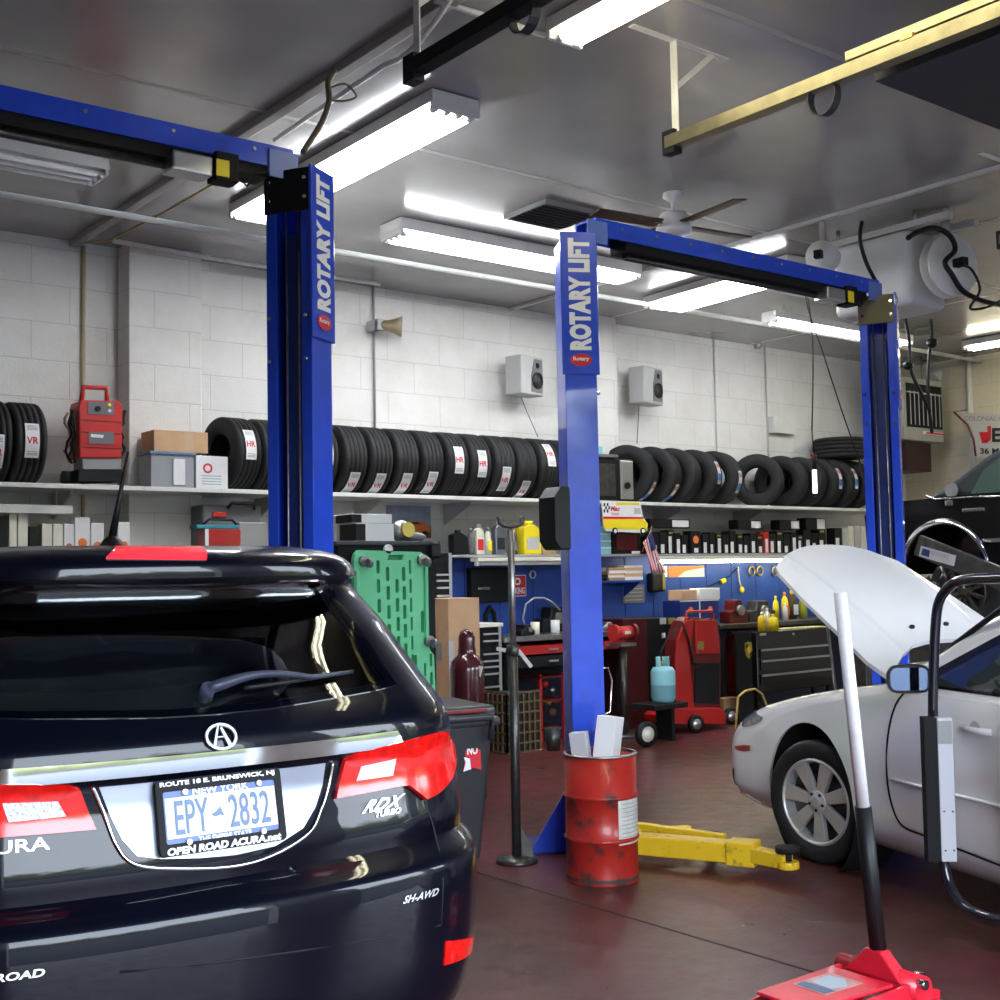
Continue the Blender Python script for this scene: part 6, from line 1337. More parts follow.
# hanging coils and cords on the blue wall
for k, u in enumerate((752, 760, 775)):
    p = ony(u, 571, PY-.02); o = MB().lathe([(.05, 0), (.062, .012), (.05, .024), (.04, .012), (.05, 0)], (p.x, PY-.03, p.z), (0, 1, 0), 24).build('belt_coil', 'gold'); solo(o, ['left', 'middle', 'right'][k]+' one of three brass coloured belt coils under the shelf near the hood', 'coil', 'coils on the blue wall')
pts = [ony(*q, PY-.02) for q in ((738, 567), (739, 580), (742, 590))]; o = thing('trouble_light', (pts[2].x, PY-.04, pts[2].z), 'yellow plug hanging on a cream cord on the blue wall', 'lamp'); MB().tube(pts, .008).build('cord', 'cream', o); MB().ball(pts[2], .035, 14, sc=(.9, .7, 1.2)).build('plug', 'ypl', o)
pts = [ony(*q, PY-.02) for q in ((698, 600), (706, 588), (718, 582), (730, 576), (738, 568)) ]; o = thing('extension_lead', (pts[2].x, PY-.04, pts[2].z), 'black lead with a yellow connector across the blue wall', 'cable'); MB().tube(pts, .007).build('lead', 'black', o); p = ony(723, 581, PY-.02); MB().obox(p, (.08, .04, .05), (0, -.3, 0)).build('connector', 'ypl', o, bevel=.01)
# ================================================================ dark bench clutter near the hood
zc = CZ2+.001
o = boxpx('parts_carton', 'blue and white printed carton on the dark bench', 'box', 680, 719, 600, 620, 8.95, .25, 'dblue', z0=ony(697, 620, 8.94).z+.001); 
for k in range(1): pass
x0, x1, y_, d_, z0_, z1_ = bnd(o); m_ = (x0+x1)/2
child(o, MB().box(m_-.008, m_+.008, y_-.002, y_, z0_, z1_), 'white_divider', 'paper'); child(o, MB().box(x0, x1, y_-.002, y_, z1_-.012, z1_), 'white_rim', 'paper')
for xx in (x0+(x1-x0)*.27, x0+(x1-x0)*.77): child(o, MB().prism(circ(.035, 16, xx, z0_+(z1_-z0_)*.5), (0, y_, 0), X, Z, Y*-.002), 'round_mark', 'orange')
o2 = boxpx('carton', 'open brown carton lying on the blue printed one', 'box', 682, 697, 590, 599, 9.0, .2, 'cardl', z0=z1_+.001); boxpx('carton', 'white carton standing on the blue printed one', 'box', 700, 720, 588, 600, 9.0, .15, 'paper', z0=z1_+.001)
stnd = boxpx('bench_riser', 'wooden riser under the blue printed carton', 'stand', 678, 707, 620, 628, 8.94, .3, 'brown', z0=0.0)
blob('bench_vise', 'dark red machine part at the left of the dark bench', 'machine', 724, 742, 600, zc, 9.0, 'dred'); blob('alternator', 'dark machine part with pulley in the middle of the dark bench', 'machine', 744, 770, 601, zc, 9.05, 'dsteel')
bottle(760, 9, 612, 'yellow bottle with a clear top on the black toolbox', 'yellow', 'wwht', y=8.58, z0=ztb+.001, group='bottles on the toolbox'); bottle(771, 10, 614, 'orange yellow squeeze bottle right on the black toolbox', 'ypl', 'ypl', y=8.58, z0=ztb+.001, group='bottles on the toolbox'); bottle(765, 7, 608, 'clear white bottle behind the two yellow ones', 'paper', 'paper', y=8.70, z0=ztb+.001, group='bottles on the toolbox')
bottle(774, 6, 596, 'slim yellow can on the dark bench', 'ypl', 'ypl', y=9.1, z0=zc, group='cans on the dark bench'); bottle(783, 7, 592, 'yellow and orange can right of the slim yellow one', 'ypl', 'orange', y=9.1, z0=zc, group='cans on the dark bench', lab='orange'); bottle(790, 10, 590, 'dark can with a white label on the dark bench', 'brown', 'ypl', y=9.1, z0=zc, group='cans on the dark bench', lab='paper'); bottle(801, 8, 595, 'yellow green can nearest the raised hood', mat('green_yellow', (.5, .5, .05), .4), 'black', y=9.1, z0=zc, group='cans on the dark bench'); bottle(783, 5, 603, 'small white bottle in front of the cans', 'paper', 'paper', y=8.95, z0=zc, group='cans on the dark bench')
# below: red post, crest, floor carton, yellow hose
p = ony(735, 700, 8.97); rp_ = thing('red_cylinder_post', (p.x, 8.97, 0), 'dark red upright cylinder under the dark bench', 'gas cylinder'); MB().lathe([(0, 0), (.085, 0), (.085, .78), (.06, .85), (.02, .87), (0, .87)], (p.x, 8.97, 0), n=24).build('tank', 'dred', rp_); MB().cyl((p.x, 8.97, .86), (p.x, 8.97, .90), .02, n=12).build('valve', 'gold', rp_)
q_ = ony(748.5, 650, 8.44); ck = thing('crest_plate', (q_.x, 8.44, q_.z-.1), 'gold shield shaped crest on a black panel under the dark bench', 'emblem')
MB().box(q_.x-.16, q_.x+.06, 8.45, 8.48, .02, CZ2-.06).build('black_panel', 'blackm', ck); sh = [(-.05, .075), (0, .085), (.05, .075), (.055, .0), (.035, -.06), (0, -.09), (-.035, -.06), (-.055, .0)]
MB().prism(sh, (q_.x, 8.445, q_.z), X, Z, -Y*.008).build('shield', 'gold', ck); MB().prism([(x*.4, y*.45) for x, y in sh], (q_.x, 8.435, q_.z), X, Z, -Y*.004).build('shield_centre', 'ypl', ck)
for sx, sy in ((-1, 1), (1, -1)): MB().box(q_.x+sx*.012, q_.x+sx*.042, 8.433, 8.436, q_.z+sy*.02, q_.z+sy*.06).build('shield_bar', 'dred', ck)
boxpx('carton', 'brown carton on the floor right of the red service machine', 'box', 724, 741, 698, 720, 8.62, .14, 'card', z0=0.001)
pts = [ony(*q, 8.08) for q in ((738, 697), (745, 691), (755, 689), (762, 694), (766, 704))]; pts = [Vector((pts[0].x-.05, 8.08, .014))]+pts+[Vector((pts[-1].x+.04, 8.08, .014))]; solo(MB().tube(pts, .012).build('yellow_hose', mat('straw_hose', (.5, .35, .1), .5)), 'straw coloured hose arching beside the floor carton', 'hose')
# ================================================================ red service machine, blue refrigerant tank, grinder, red cabinet
my = 8.35
am = thing('service_machine', (ony(700, 700, my).x, my+.2, 0), 'red wheeled air conditioning service machine with a tubular handle', 'service machine')
def mq(u, v, y=my): p = ony(u, v, y); return (p.x, p.z)
def mp(pts, y, d, name, m, par, bevel=.006): return MB().prism([mq(*p, y) for p in pts], (0, y, 0), X, Z, Y*d).build(name, m, par, bevel=bevel)
fz = .1
twr = mp([(678, 724), (676, 662), (677, 640), (684, 621), (690, 617), (717, 619), (721, 640), (721, 720)], my+.06, .16, 'cabinet', 'dred', am, .012)
mp([(696, 663), (720, 663), (719, 704), (695, 703)], my+.045, .02, 'dark_opening', 'blackm', am, 0); mp([(695, 620), (716, 620), (719, 640), (720, 654), (697, 654)], my+.04, .03, 'control_panel', 'rede', am)
mp([(699, 641), (704, 642), (704, 650), (698, 649)], my+.03, .02, 'yellow_gauge', 'gold', am, 0); mp([(676, 662), (678, 640), (686, 621), (694, 619), (690, 660), (694, 704), (694, 724), (677, 724)], my+.035, .03, 'side_column', 'rede', am)
bs_ = mp([(665, 716), (676, 708), (722, 708), (727, 714), (726, 724), (668, 724)], my-.05, .3, 'base', 'rede', am, .015)
pts = [Vector((mq(u, v)[0], my+.06, mq(u, v)[1])) for u, v in ((692, 632), (690, 622), (691, 612), (716, 611), (718, 614), (713, 634))]; MB().tube(pts, .014).build('tubular_handle', 'rede', am)
pts = [Vector((mq(u, v)[0], my+.02, mq(u, v)[1])) for u, v in ((684, 622), (690, 640), (695, 665), (698, 668))]; MB().tube(pts, .012).build('black_hose', 'black', am)
for u, v, y in ((696, 722, my-.09), (731, 716, my+.1)):
    x_, z_ = mq(u, v, y); r_ = .085; wh_ = MB().lathe([(.05, -.02), (r_, -.02), (r_, .02), (.05, .02)], (x_, y, r_), (-.2, -1, 0), 28).build('wheel', 'black', am); MB().lathe([(0, .015), (.05, .02), (.05, -.02), (0, -.015)], (x_, y, r_), (-.2, -1, 0), 24).build('hub', 'alu', wh_)
tk = ony(663.5, 700, my-.22); tky = my-.22; r_ = 12.3*((tk-EYEP).dot(FW))/FPX; z0_ = ony(663, 702, tky).z; z1_ = ony(663, 666, tky).z; z3_ = ony(663, 660, tky).z
rt = thing('refrigerant_tank', (tk.x, tky, z0_), 'light blue refrigerant tank standing on the dark cart beside the red machine', 'tank')
H = z1_-z0_; MB().lathe([(0, 0), (r_*.8, 0), (r_, H*.1), (r_, H*.47), (r_*1.012, H*.48), (r_*1.012, H*.5), (r_, H*.51), (r_, H*.85), (r_*.8, H*.97), (r_*.3, H), (0, H)], (tk.x, tky, z0_), n=32).build('tank_body', 'lblue', rt)
MB().lathe([(r_*.55, H*.9), (r_*.55, z3_-z0_+.03), (r_*.5, z3_-z0_+.03), (r_*.5, H*.9)], (tk.x, tky, z0_), n=24, a0=.3, a1=5.2).build('collar_handle', 'lblue', rt); MB().cyl((tk.x, tky, z1_), (tk.x, tky, z1_+.06), .015, n=10).build('valve', 'gold', rt)
pts = [Vector((tk.x-.02, tky, z1_+.05)), Vector((ony(661, 655, tky).x, tky, ony(661, 650, tky).z)), Vector((ony(668, 640, tky).x, tky, ony(668, 638, tky).z)), Vector((ony(678, 628, tky).x, tky, ony(678, 628, tky).z))]; solo(MB().tube(pts, .01).build('refrigerant_hose', 'black'), 'black hose linking the blue tank to the red machine', 'hose')
ct = thing('tank_cart', (tk.x-.1, tky, 0), 'low dark cart with a white hubbed wheel under the light blue tank', 'cart'); MB().box(tk.x-.28, tk.x+.16, tky-.16, tky+.155, z0_-.05, z0_-.001).build('deck', 'blackm', ct, bevel=.005); MB().box(tk.x+.0, tk.x+.04, tky-.1, tky+.1, .0, z0_-.05).build('frame', 'blackm', ct)
x_ = ony(644, 708, tky-.2).x; wr2 = .115; wh_ = MB().lathe([(.07, -.03), (wr2-.01, -.03), (wr2, 0), (wr2-.01, .03), (.07, .03)], (x_, tky-.22, wr2), (-.15, -1, 0), 32).build('wheel', 'black', ct); MB().lathe([(0, .03), (.07, .025), (.07, -.02), (0, -.02)], (x_, tky-.22, wr2), (-.15, -1, 0), 28).build('hub', 'cream', wh_)
cbx = thing('dark_red_cabinet', (ony(650, 700, 8.75).x, 8.95, 0), 'dark red parts cabinet with a black front right of the grinder', 'cabinet')
a, b, c_ = ony(624, 660, 8.9).x, ony(648, 660, 8.9).x, ony(678, 660, 8.9).x; zt2 = ony(650, 618, 8.9).z
MB().box(a, b, 8.9, 9.4, 0, zt2).build('cabinet_side', mat('very_dark_red', (.06, .007, .008), .45), cbx, bevel=.006); MB().box(b, c_, 8.93, 9.4, 0, zt2-.01).build('cabinet_front', 'blackm', cbx, bevel=.004)
for u0, u1, v0, v1, m in ((660, 666, 618, 624, 'lgrey'), (668, 675, 618, 624, 'gold'), (662, 665, 633, 638, 'paper')):
    p0, p1 = ony(u0, v0, 8.925), ony(u1, v1, 8.925); MB().box(p0.x, p1.x, 8.92, 8.93, p1.z, p0.z).build('label', m, cbx)
gy = 8.55; gp = ony(624, 690, gy); g_ = thing('pedestal_grinder', (gp.x, gy, 0), 'red bench grinder on a dark floor pedestal', 'grinder'); zg_ = ony(624, 646, gy).z
MB().cyl((gp.x, gy, 0.02), (gp.x, gy, zg_), .035, n=16).cyl((gp.x, gy, 0), (gp.x, gy, .03), .17, n=28).build('pedestal', 'dsteel', g_); MB().box(gp.x-.1, gp.x+.1, gy-.08, gy+.08, zg_, zg_+.03).build('mount', 'steel', g_)
zc_ = zg_+.13; MB().cyl((gp.x-.08, gy, zc_), (gp.x+.1, gy, zc_), .062, n=28).build('motor', 'red', g_)
for sg in (-1, 1): MB().cyl((gp.x+.01+sg*.1, gy, zc_), (gp.x+.01+sg*.14, gy, zc_), .078, n=28).build('wheel_guard', 'dred' if sg > 0 else 'red', g_)
MB().box(gp.x-.03, gp.x+.05, gy-.066, gy-.058, zc_-.015, zc_+.015).build('yellow_label', 'cream', g_)
vz = ony(601, 626, 8.6); blob('metal_vise', 'grey metal vise just right of the middle blue column', 'vise', 597, 611, 622, BZ+.001, 9.0, 'steel')
for o in list(SC.objects):
    if '_b' in o: del o['_b']

# ================================================================ on the walls
WQ = 9.45
def speaker(label, u0, u1, v0, v1, y):
    a, b = ony(u0, v0, y), ony(u1, v1, y); zt, zb = ony(u0, v0, y).z, ony((u0+u1)/2, v1, y).z; w = b.x-a.x; h = zt-zb
    t = thing('wall_speaker', ((a.x+b.x)/2, y, zb), label, 'speaker', 'grey speakers high on the back wall')
    M = Matrix.Rotation(R(14), 3, 'Z'); c = Vector(((a.x+b.x)/2, y-.02, (zt+zb)/2)); X_, Y_ = M @ X, M @ Y
    MB().obox(c, (w*.92, .2, h), M=M).build('case', mat('speaker_silver', (.42, .43, .42), .4), t, bevel=.012)
    f = c-Y_*.101; MB().prism([(-.02, -h*.42), (w*.38, -h*.42), (w*.42, 0), (w*.38, h*.44), (.03, h*.44), (-.02, 0)], f, X_, Z, -Y_*.006).build('baffle', 'grey', t)
    MB().lathe([(0, .012), (.03, .016), (.075, .004), (.085, .0), (.085, .012)], f-Y_*.005+X_*w*.18-Z*h*.12, -Y_, 28).build('woofer', 'black', t); MB().lathe([(0, .004), (.02, .01), (.03, .0)], f-Y_*.006+X_*w*.2+Z*h*.28, -Y_, 20).build('tweeter', 'blackm', t)
    MB().cyl(c+Y_*.1, Vector((c.x, min(WY, c.y+.35), c.z)), .02, n=10).build('wall_bracket', 'mgrey', t)
    return t
s1_ = speaker('grey wall speaker just left of the middle blue column', 507, 539, 356, 396, 9.5); s2_ = speaker('grey wall speaker right of the middle blue column', 630, 659, 367, 405, 9.5)
for pts, l in ((((521, 397), (527, 412), (534, 428), (538, 437)), 'thin wire hanging from the speaker left of the middle column'), (((639, 405), (638, 425), (637, 444)), 'thin wire hanging from the speaker right of the middle column')):
    solo(MB().tube([ony(u, v, 9.62) for u, v in pts], .005).build('speaker_wire', 'grey'), l, 'wire')
hp_ = ony(389, 326, 9.5); hs_ = thing('horn_speaker', (hp_.x, 9.55, hp_.z), 'small tan horn loudspeaker high on the wall right of the left blue column', 'speaker')
d_ = Vector((.8, -.55, -.05)).normalized(); MB().lathe([(.03, -.12), (.05, -.1), (.055, 0), (.07, .05), (.10, .12), (.092, .12), (.05, .03), (0, .02)], hp_, d_, 28).build('horn', mat('tan_metal', (.38, .32, .2), .4, .3), hs_); MB().cyl(hp_-d_*.13, hp_-d_*.1, .06, n=20).build('driver', 'grey', hs_); MB().box(hp_.x-.12, hp_.x-.06, 9.5, 9.698, hp_.z-.04, hp_.z+.06).build('wall_mount', 'lgrey', hs_)
jb1 = wallbox('junction_box', 'white junction box on the wall above the right end tyres', 'box', 768, 790, 418, 434, 'offwhite', .08, y=WY, bevel=.004)
p = ony(759, 343, 9.6); sn = thing('wall_sensor', (p.x, 9.6, p.z), 'small round metal sensor at the top of the wall above the junction box', 'sensor'); MB().lathe([(0, 0), (.03, 0), (.045, .03), (.045, .07), (.025, .1), (.025, .14)], (p.x, 9.62, p.z-.07), n=20).build('sensor_body', 'steel', sn); MB().cyl((p.x, 9.62, p.z+.05), (p.x, 9.62, CZ), .015, n=8).build('sensor_stem', 'lgrey', sn)
# ================================================================ ceiling fittings
vq_ = [onz(*q, CZ-.02) for q in ((545, 203), (508, 217), (560, 229), (597, 213))]; x0 = (vq_[0].x+vq_[1].x)/2; x1 = (vq_[2].x+vq_[3].x)/2; y0 = (vq_[0].y+vq_[3].y)/2; y1 = (vq_[1].y+vq_[2].y)/2
vt = thing('ceiling_vent', ((x0+x1)/2, (y0+y1)/2, CZ-.03), 'dark square ceiling vent above the top of the middle blue column', 'vent'); MB().box(x0, x1, y0, y1, CZ-.03, CZ).build('vent_recess', 'blackm', vt)
for (a, b, c_, d_) in ((x0-.02, x1+.02, y0-.02, y0), (x0-.02, x1+.02, y1, y1+.02), (x0-.02, x0, y0, y1), (x1, x1+.02, y0, y1)): MB().box(a, b, c_, d_, CZ-.035, CZ).build('vent_frame', 'mgrey', vt)
for k in range(8): MB().obox(((x0+x1)/2, y0+(y1-y0)*(k+.5)/8, CZ-.03), (x1-x0, .03, .003), (R(35), 0, 0)).build('louvre', 'grey', vt)
fq = onz(673, 200, CZ-.05); fx_, fy_ = fq.x, fq.y; fl_ = thing('ceiling_fan', (fx_, fy_, CZ), 'white ceiling fan with dark blades right of the middle column top', 'ceiling fan'); zf = lambda v: onp(673, v, fq, FW).z
MB().lathe([(.07, CZ), (.075, CZ-.03), (.03, CZ-.06), (.018, CZ-.07), (.018, zf(212)), (.09, zf(214)), (.11, zf(218)), (.11, zf(226)), (.13, zf(229)), (.13, zf(234)), (0, zf(237))], (fx_, fy_, 0), n=32).build('motor', 'white', fl_)
zb_ = zf(226)
for k in range(4):
    a = R(83+90*k); d = Vector((math.cos(a), math.sin(a), 0)); n_ = Vector((-d.y, d.x, 0)); MB().obox(Vector((fx_, fy_, zb_))+d*.42, (.56, .12, .012), M=Matrix((d, n_+Z*.15, Z)).transposed()).build('blade', 'brown', fl_); MB().bar(Vector((fx_, fy_, zb_))+d*.1, Vector((fx_, fy_, zb_))+d*.18, .03, .01).build('blade_arm', 'steel', fl_)
# garage door tracks
TZ = 3.75
def track(label, x, y1, m, u, v):
    t = thing('door_track', (x, 2, TZ), label, 'garage door track', 'garage door tracks'); y0 = FY+.2
    MB().prism([(-.035, 0), (.035, 0), (.035, .012), (-.02, .012), (-.02, .05), (.035, .05), (.035, .062), (-.035, .062)], (x, y0, TZ-.03), X, Z, Y*(y1-y0)).build('rail', m, t)
    MB().box(x-.03, x+.03, y1-.06, y1+.02, TZ-.06, TZ+.06).build('end_stop', 'blackm', t)
    MB().bar((x, y1-.05, TZ+.03), (x, y1-.05, CZ), .045, .006, up=(1, 0, 0)).build('hanger', 'offwhite', t); MB().bar((x+.005, y1-.05, TZ+.28), (x+.3, y1-.05, CZ), .03, .006, up=(0, 1, 0)).build('hanger_brace', 'offwhite', t); MB().box(x-.3, x+.4, y1-.07, y1-.03, CZ-.006, CZ).build('ceiling_angle', 'offwhite', t)
    MB().bar((x, 1.6, TZ+.03), (x, 1.6, CZ), .045, .006, up=(1, 0, 0)).build('hanger', 'offwhite', t)
    return t
e1_ = onz(411, 71, TZ); e2_ = onz(669, 144, TZ); e3_ = onz(975, 252, TZ)
track('black overhead door track ending above the left column top, at the picture top', e1_.x, e1_.y, 'blackm', 411, 71)
t2 = track('brass coloured overhead door track crossing the top right', e2_.x, e2_.y, 'trk', 669, 144)
MB().box(e2_.x-.02, e2_.x+.02, FY+.2, e2_.y-1.1, TZ+.05, TZ+.09).build('upper_angle', 'trk', t2); 
for yy in (2.1, 2.9): MB().box(e2_.x-.04, e2_.x+.04, yy-.03, yy+.03, TZ+.03, TZ+.05).build('track_clip', 'gold', t2)
track('short stretch of white bracketed track at the right edge', 7.76, 4.33, 'dsteel', 975, 252)
def strap(label, u, v, yx):
    p = onx(u, v, yx); M_ = [(math.cos(a)*.075, math.sin(a)*.085) for a in [R(-250+k*20) for k in range(17)]]
    mb = MB(); P = [Vector((p.x, p.y+a, p.z+b)) for a, b in M_]
    for i in range(len(P)-1): mb.bar(P[i], P[i+1], .045, .006, up=(0, 0, 1) if abs((P[i+1]-P[i]).normalized().z) < .9 else (0, 1, 0))
    return solo(mb.build('webbing_strap', mat('dark_strap', (.015, .015, .02), .5)), label, 'strap')
strap('dark looped strap on the black track at the picture top', 524, 12, e1_.x); strap('dark looped strap on the brass coloured track', 824, 97, e2_.x)
# raised sectional doors
def door_up(n, x0, x1, y1, lab):
    d = thing('overhead_door', ((x0+x1)/2, 1.2, TZ), lab, 'garage door', 'raised garage doors'); y0 = FY+.35; k = 5; L = (y1-y0)/k
    for i in range(k):
        p_ = MB().box(x0, x1, y0+L*i+.004, y0+L*(i+1)-.004, TZ-.025, TZ+.03).build('door_panel', mat('dark_door_panel', (.016, .017, .03), .45), d, bevel=.004)
        MB().box(x0+.02, x1-.02, y0+L*i+.02, y0+L*i+.06, TZ-.06, TZ-.025).build('stiffener', 'black', p_)
door_up(1, e2_.x+.13, 7.68, onz(862, 72, TZ).y, 'dark raised garage door panels at the upper right corner')
door_up(2, -.30, e1_.x-.1, 2.35, 'dark raised garage door over the SUV bay')
# ================================================================ oil tank, reels and hoses at the upper right
A_ = onz(908, 225, 4.15); B_ = onx(838, 244, A_.x); C_ = ony(945, 234, A_.y); zb_ = ony(917, 305, A_.y).z; yb = min(7.4, max(6.0, onz(838, 244, 4.15).y))
ot = thing('ceiling_tank', ((A_.x+C_.x)/2, (A_.y+yb)/2, zb_), 'large white rounded tank hung under the ceiling behind the right column top', 'tank')
TW = mat('tank_white', (.6, .61, .62), .35, var=.05)
MB().box(A_.x, max(C_.x, A_.x+.5), A_.y, yb, zb_, 4.13).build('tank_body', TW, ot, bevel=.06, seg=4)
for xx in (A_.x+.1, A_.x+.45): MB().box(xx-.03, xx+.03, A_.y-.3, yb+.1, 4.15, 4.2).build('hanging_rail', 'lgrey', ot)
for (xx, yy) in ((A_.x+.1, A_.y), (A_.x+.1, yb), (A_.x+.45, A_.y), (A_.x+.45, yb)): MB().cyl((xx, yy, 4.2), (xx, yy, CZ), .015, n=8).build('hanger_rod', 'steel', ot)
def reel(label, c, axis, r, w, cat='hose reel'):
    c = Vector(c); ax = Vector(axis).normalized(); t = thing('hose_reel', c, label, cat, 'hose reels under the ceiling')
    MB().lathe([(0, .0), (r, 0), (r, .012), (r*.98, .02), (r*.72, .02), (r*.70, .028), (r*.45, .028), (r*.43, .036), (0, .036)], c, ax, 40).build('reel_disc', 'offwhite', t)
    MB().lathe([(0, -w), (r, -w), (r, -w-.012), (0, -w-.012)], c, ax, 36).build('reel_disc', 'offwhite', t); MB().cyl(c, c-ax*w, r*.6, n=28).build('hose_coil', 'black', t)
    MB().obox(c+ax*.05, (.06, .06, r*.7), M=Matrix(frame(ax)).transposed()).build('hub_bracket', 'blackm', t)
    MB().bar(c-ax*w*.5+Z*r*.5, Vector((c.x, c.y, CZ))-ax*w*.5, .05, .01, up=(1, 0, 0)).build('hanger', 'mgrey', t); return t
p = ony(952, 265, A_.y-.22); rr = 32*((p-EYEP).dot(FW))/FPX; reel('large white hose reel on the near side of the white ceiling tank', p, (-.25, -1, 0), rr, .07)
p = onx(821, 256, A_.x-.35); rr = 15.5*((p-EYEP).dot(FW))/FPX; reel('small white hose reel between the ceiling lights left of the tank', p, (-1, -.35, 0), rr, .1)
def cable(label, pts, r=.012, m='black', name='hanging_hose', cat='hose'): return solo(MB().tube(smooth(pts), r).build(name, m), label, cat)
ay = A_.y-.3
cable('thick black hose curling from the large reel to the right edge', [ony(*q, ay) for q in ((908, 238), (918, 232), (935, 228), (950, 236), (955, 250), (945, 262), (952, 275), (962, 290), (975, 298), (990, 303), (1005, 305))], .02)
cable('black cord looping below the large reel', [ony(*q, ay-.05) for q in ((962, 265), (972, 270), (980, 290), (970, 308), (985, 308), (1002, 300))], .01)
cable('black cable dropping over the white tank to the right lift beam', [ony(*q, 5.1) for q in ((862, 222), (860, 240), (866, 262), (875, 280), (878, 286))], .014)
cable('thin black cord hanging left of the right blue column', [ony(*q, 7.0) for q in ((793, 241), (797, 245), (812, 330), (812, 430))], .006)
cable('slack thin cord slanting to the right blue column', [ony(*q, 6.9) for q in ((800, 243), (806, 300), (822, 350), (845, 420), (870, 490))], .006)
# work lamp on the cord
p = ony(815, 488, 7.0); wl = thing('work_lamp', p, 'hanging inspection lamp with a bright tube end and a red clip', 'lamp'); h = ony(815, 470, 7.0).z-p.z
MB().cyl(p+Z*h, p+Z*(h*1.9), .022, n=14).build('lamp_handle', 'black', wl); MB().cyl(p-Z*h*.3, p+Z*h, .02, n=14).build('lamp_tube', mat('lamp_glow', (1, 1, 1), .4, emit=(1, 1, 1), es=2), wl); MB().bar(p+Z*h*1.9-X*.03, p+Z*h*1.5, .02, .02).build('red_clip', 'red', wl); MB().cyl(p-Z*h*.3, p-Z*h*.45, .024, n=14).build('end_cap', 'black', wl); MB().cyl(p+Z*h*1.9, ony(812, 430, 7.0), .006, n=6).build('cord', 'black', wl)
for pts, y, l in ((((905, 318), (909, 340), (911, 370), (922, 395), (930, 412)), 7.6, 'black air hose with a reel end in front of the wall heater'), (((930, 315), (932, 335), (929, 358), (928, 395), (932, 433)), 7.6, 'black hose with a ball hanging before the heater grille')):
    cable(l, [ony(*q, y) for q in pts], .019)
p = ony(932, 343, 7.55); solo(MB().ball(p, .06, 16).build('hose_stop_ball', 'black'), 'black hose stopper ball above the wall heater', 'hose stop')
p = ony(908, 366, 7.55); solo(MB().ball(p, .055, 16, sc=(1.2, 1, .8)).build('hose_nozzle', 'black'), 'black hose nozzle hanging left of the heater', 'nozzle')
# ================================================================ far right corner: heater, duct, pipes, banner, boxes
hy = 8.9
h0_, h1_ = ony(902, 380, hy), ony(944, 442, hy); ht = thing('unit_heater', ((h0_.x+h1_.x)/2, hy+.25, h1_.z), 'grey unit heater with a vertical fin grille in the right corner', 'heater')
HG = mat('heater_grey', (.36, .37, .35), .4)
zt_, zb_ = ony(923, 379, hy).z, ony(923, 441, hy).z
MB().box(h0_.x, h1_.x, hy, hy+.5, zb_, zt_).build('case', HG, ht, bevel=.012)
g0, g1 = ony(905.5, 385, hy), ony(942, 428, hy); MB().box(g0.x, g1.x, hy-.01, hy+.01, ony(923, 428, hy).z, ony(923, 385, hy).z).build('grille_recess', 'blackm', ht)
for k in range(8):
    xx = g0.x+(g1.x-g0.x)*(k+.7)/8.4; MB().obox((xx, hy-.018, (g0.z+g1.z)/2-.03), (.035, .006, (g0.z-g1.z)*.86), (0, 0, R(25))).build('fin', 'lgrey', ht)
MB().box(g0.x, g1.x, hy-.02, hy-.01, g0.z-.09, g0.z-.075).build('grille_bar', 'lgrey', ht)
l0, l1 = ony(923, 432, hy), ony(943, 435, hy); lb = MB().box(l0.x, l1.x, hy-.006, hy, l1.z-.01, l0.z+.01).build('name_label', 'wwht', ht); MB().box(l0.x+.06, l1.x, hy-.008, hy-.006, l1.z-.005, l0.z+.005).build('red_band', 'wred', lb)
for xx in (h0_.x+.05, h1_.x-.05): MB().cyl((xx, hy+.25, zt_), (xx, hy+.25, CZ), .012, n=8).build('hanger_rod', 'steel', ht)
pts = [ony(*q, hy+.3) for q in ((932, 380), (936, 374), (943, 364), (944, 352), (943, 344))]; du = MB().tube(pts, .10, 20).build('flue_elbow', mat('flue_white', (.55, .56, .56), .35, .3), ht)
MB().box(g0.x+.05, g1.x-.2, hy+.05, hy+.45, zb_-.38, zb_-.02).build('lower_motor_box', mat('dark_brown_metal', (.035, .015, .015), .5), ht)
def rwall(name, label, cat, u, v0, v1, r, m='lgrey'):
    XX = WX-r-.002; p = onx(u, v0, XX); q = onx(u, v1, XX); return solo(MB().cyl((XX, p.y, q.z), (XX, p.y, p.z), r, n=10).build(name, m), label, cat)
rwall('wall_pipe', 'white vertical pipe on the right wall beside the heater', 'pipe', 968, 352, 470, .035, 'offwhite')
solo(MB().tube(smooth([ony(*q, WY-.015) for q in ((946, 437), (953, 438), (958, 443), (959, 455), (959, 500))]), .014).build('electrical_conduit', 'lgrey'), 'bent conduit leaving the heater in the far corner', 'conduit')
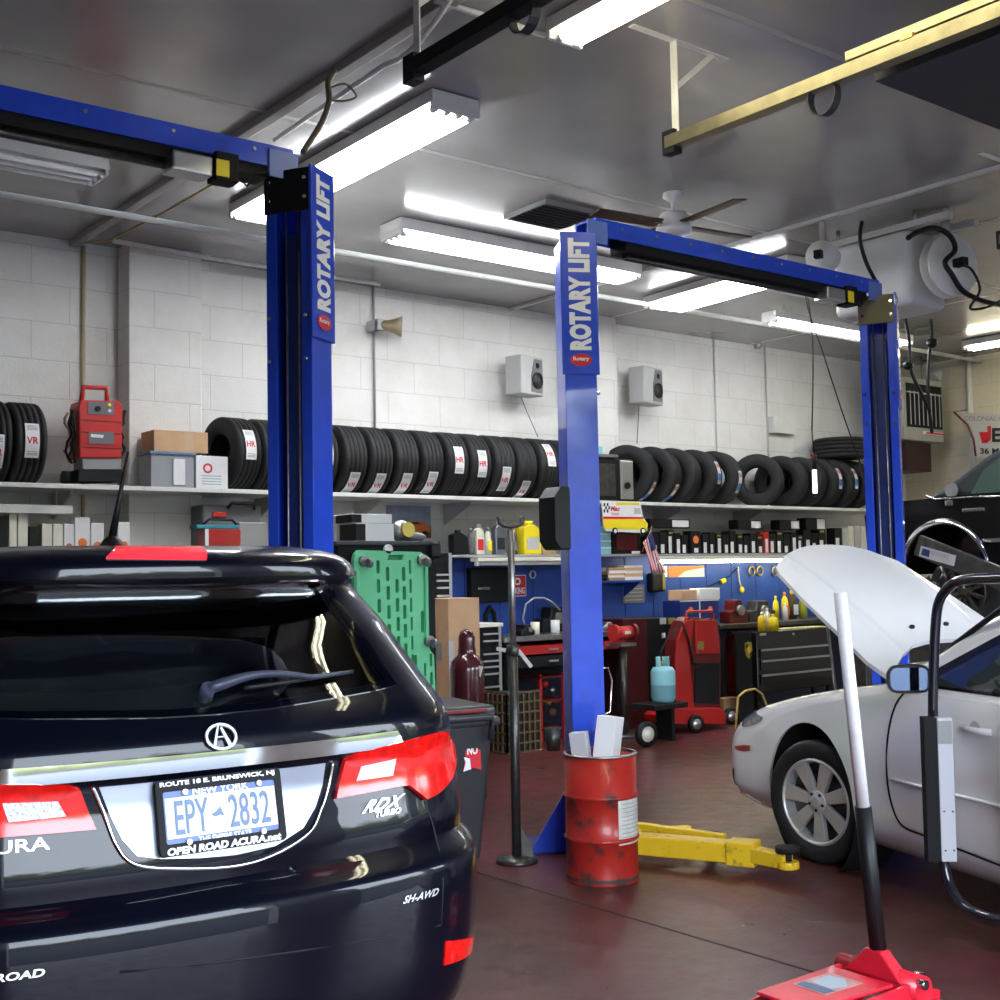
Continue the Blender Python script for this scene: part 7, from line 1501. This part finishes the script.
for k, (u0, u1, v0, v1) in enumerate(((909, 917, 462, 470), (917, 926, 461, 470), (914, 920, 480, 492))): wallbox('electrical_box', ['left small', 'right small', 'lower'][k]+' white electrical box in the far corner below the heater', 'box', u0, u1, v0, v1, 'offwhite', .08, y=WY, bevel=.004)
for k, u in enumerate((928, 933, 938)):
    p, q = ony(u, 446, WY-.017), ony(u, 497, WY-.017); solo(MB().cyl((p.x, WY-.017, q.z), (p.x, WY-.017, p.z), .016, n=8).build('electrical_conduit', 'lgrey'), ['left', 'middle', 'right'][k]+' of three grey conduits under the heater in the corner', 'conduit')
bx = 14.35; bq = [onx(*q, bx) for q in ((954, 412), (1000, 414), (1020, 416), (1020, 456), (976, 456), (974, 440), (968, 425))]
bn = thing('banner', (bx, bq[0].y-.5, bq[3].z), 'white banner with a dark red curved edge and lettering at the right edge', 'banner')
MB().prism([(p.y, p.z) for p in bq], (bx, 0, 0), Y, Z, X*.01).build('banner_sheet', mat('banner_white', (.5, .5, .49), .5), bn)
MB().tube([Vector((bx-.005, p.y, p.z)) for p in [bq[0], bq[6], bq[5], bq[4]]], .014).build('banner_edge', 'dred', bn)
def btxt(s, u0, u1, v0, v1, m):
    a, b, c_ = onx(u0, v1, bx-.006), onx(u1, v1, bx-.006), onx(u0, v0, bx-.006); mb = MB(); text(mb, s, a, b-a, c_-a, bold=.03); mb.build('banner_lettering', m, bn)
btxt('COLONIAL CAR', 964, 1012, 416, 421, 'mgrey'); btxt('J', 984, 991, 426, 442, 'wred'); btxt('ET', 992, 1014, 428, 442, 'wblk'); btxt('36 Main', 980, 1010, 448, 454, 'wblk')
q = [onx(*k, bx-.004) for k in ((979, 432), (988, 432), (988, 443), (982, 443))]; MB().prism([(p.y, p.z) for p in q], (bx-.004, 0, 0), Y, Z, -X*.002).build('red_block', 'wred', bn)
for k in (0, 1): p = bq[k]; MB().cyl((bx, p.y-.02, p.z), (WX-.01, p.y-.02, p.z+.05), .006, n=6).build('banner_tie', 'steel', bn)
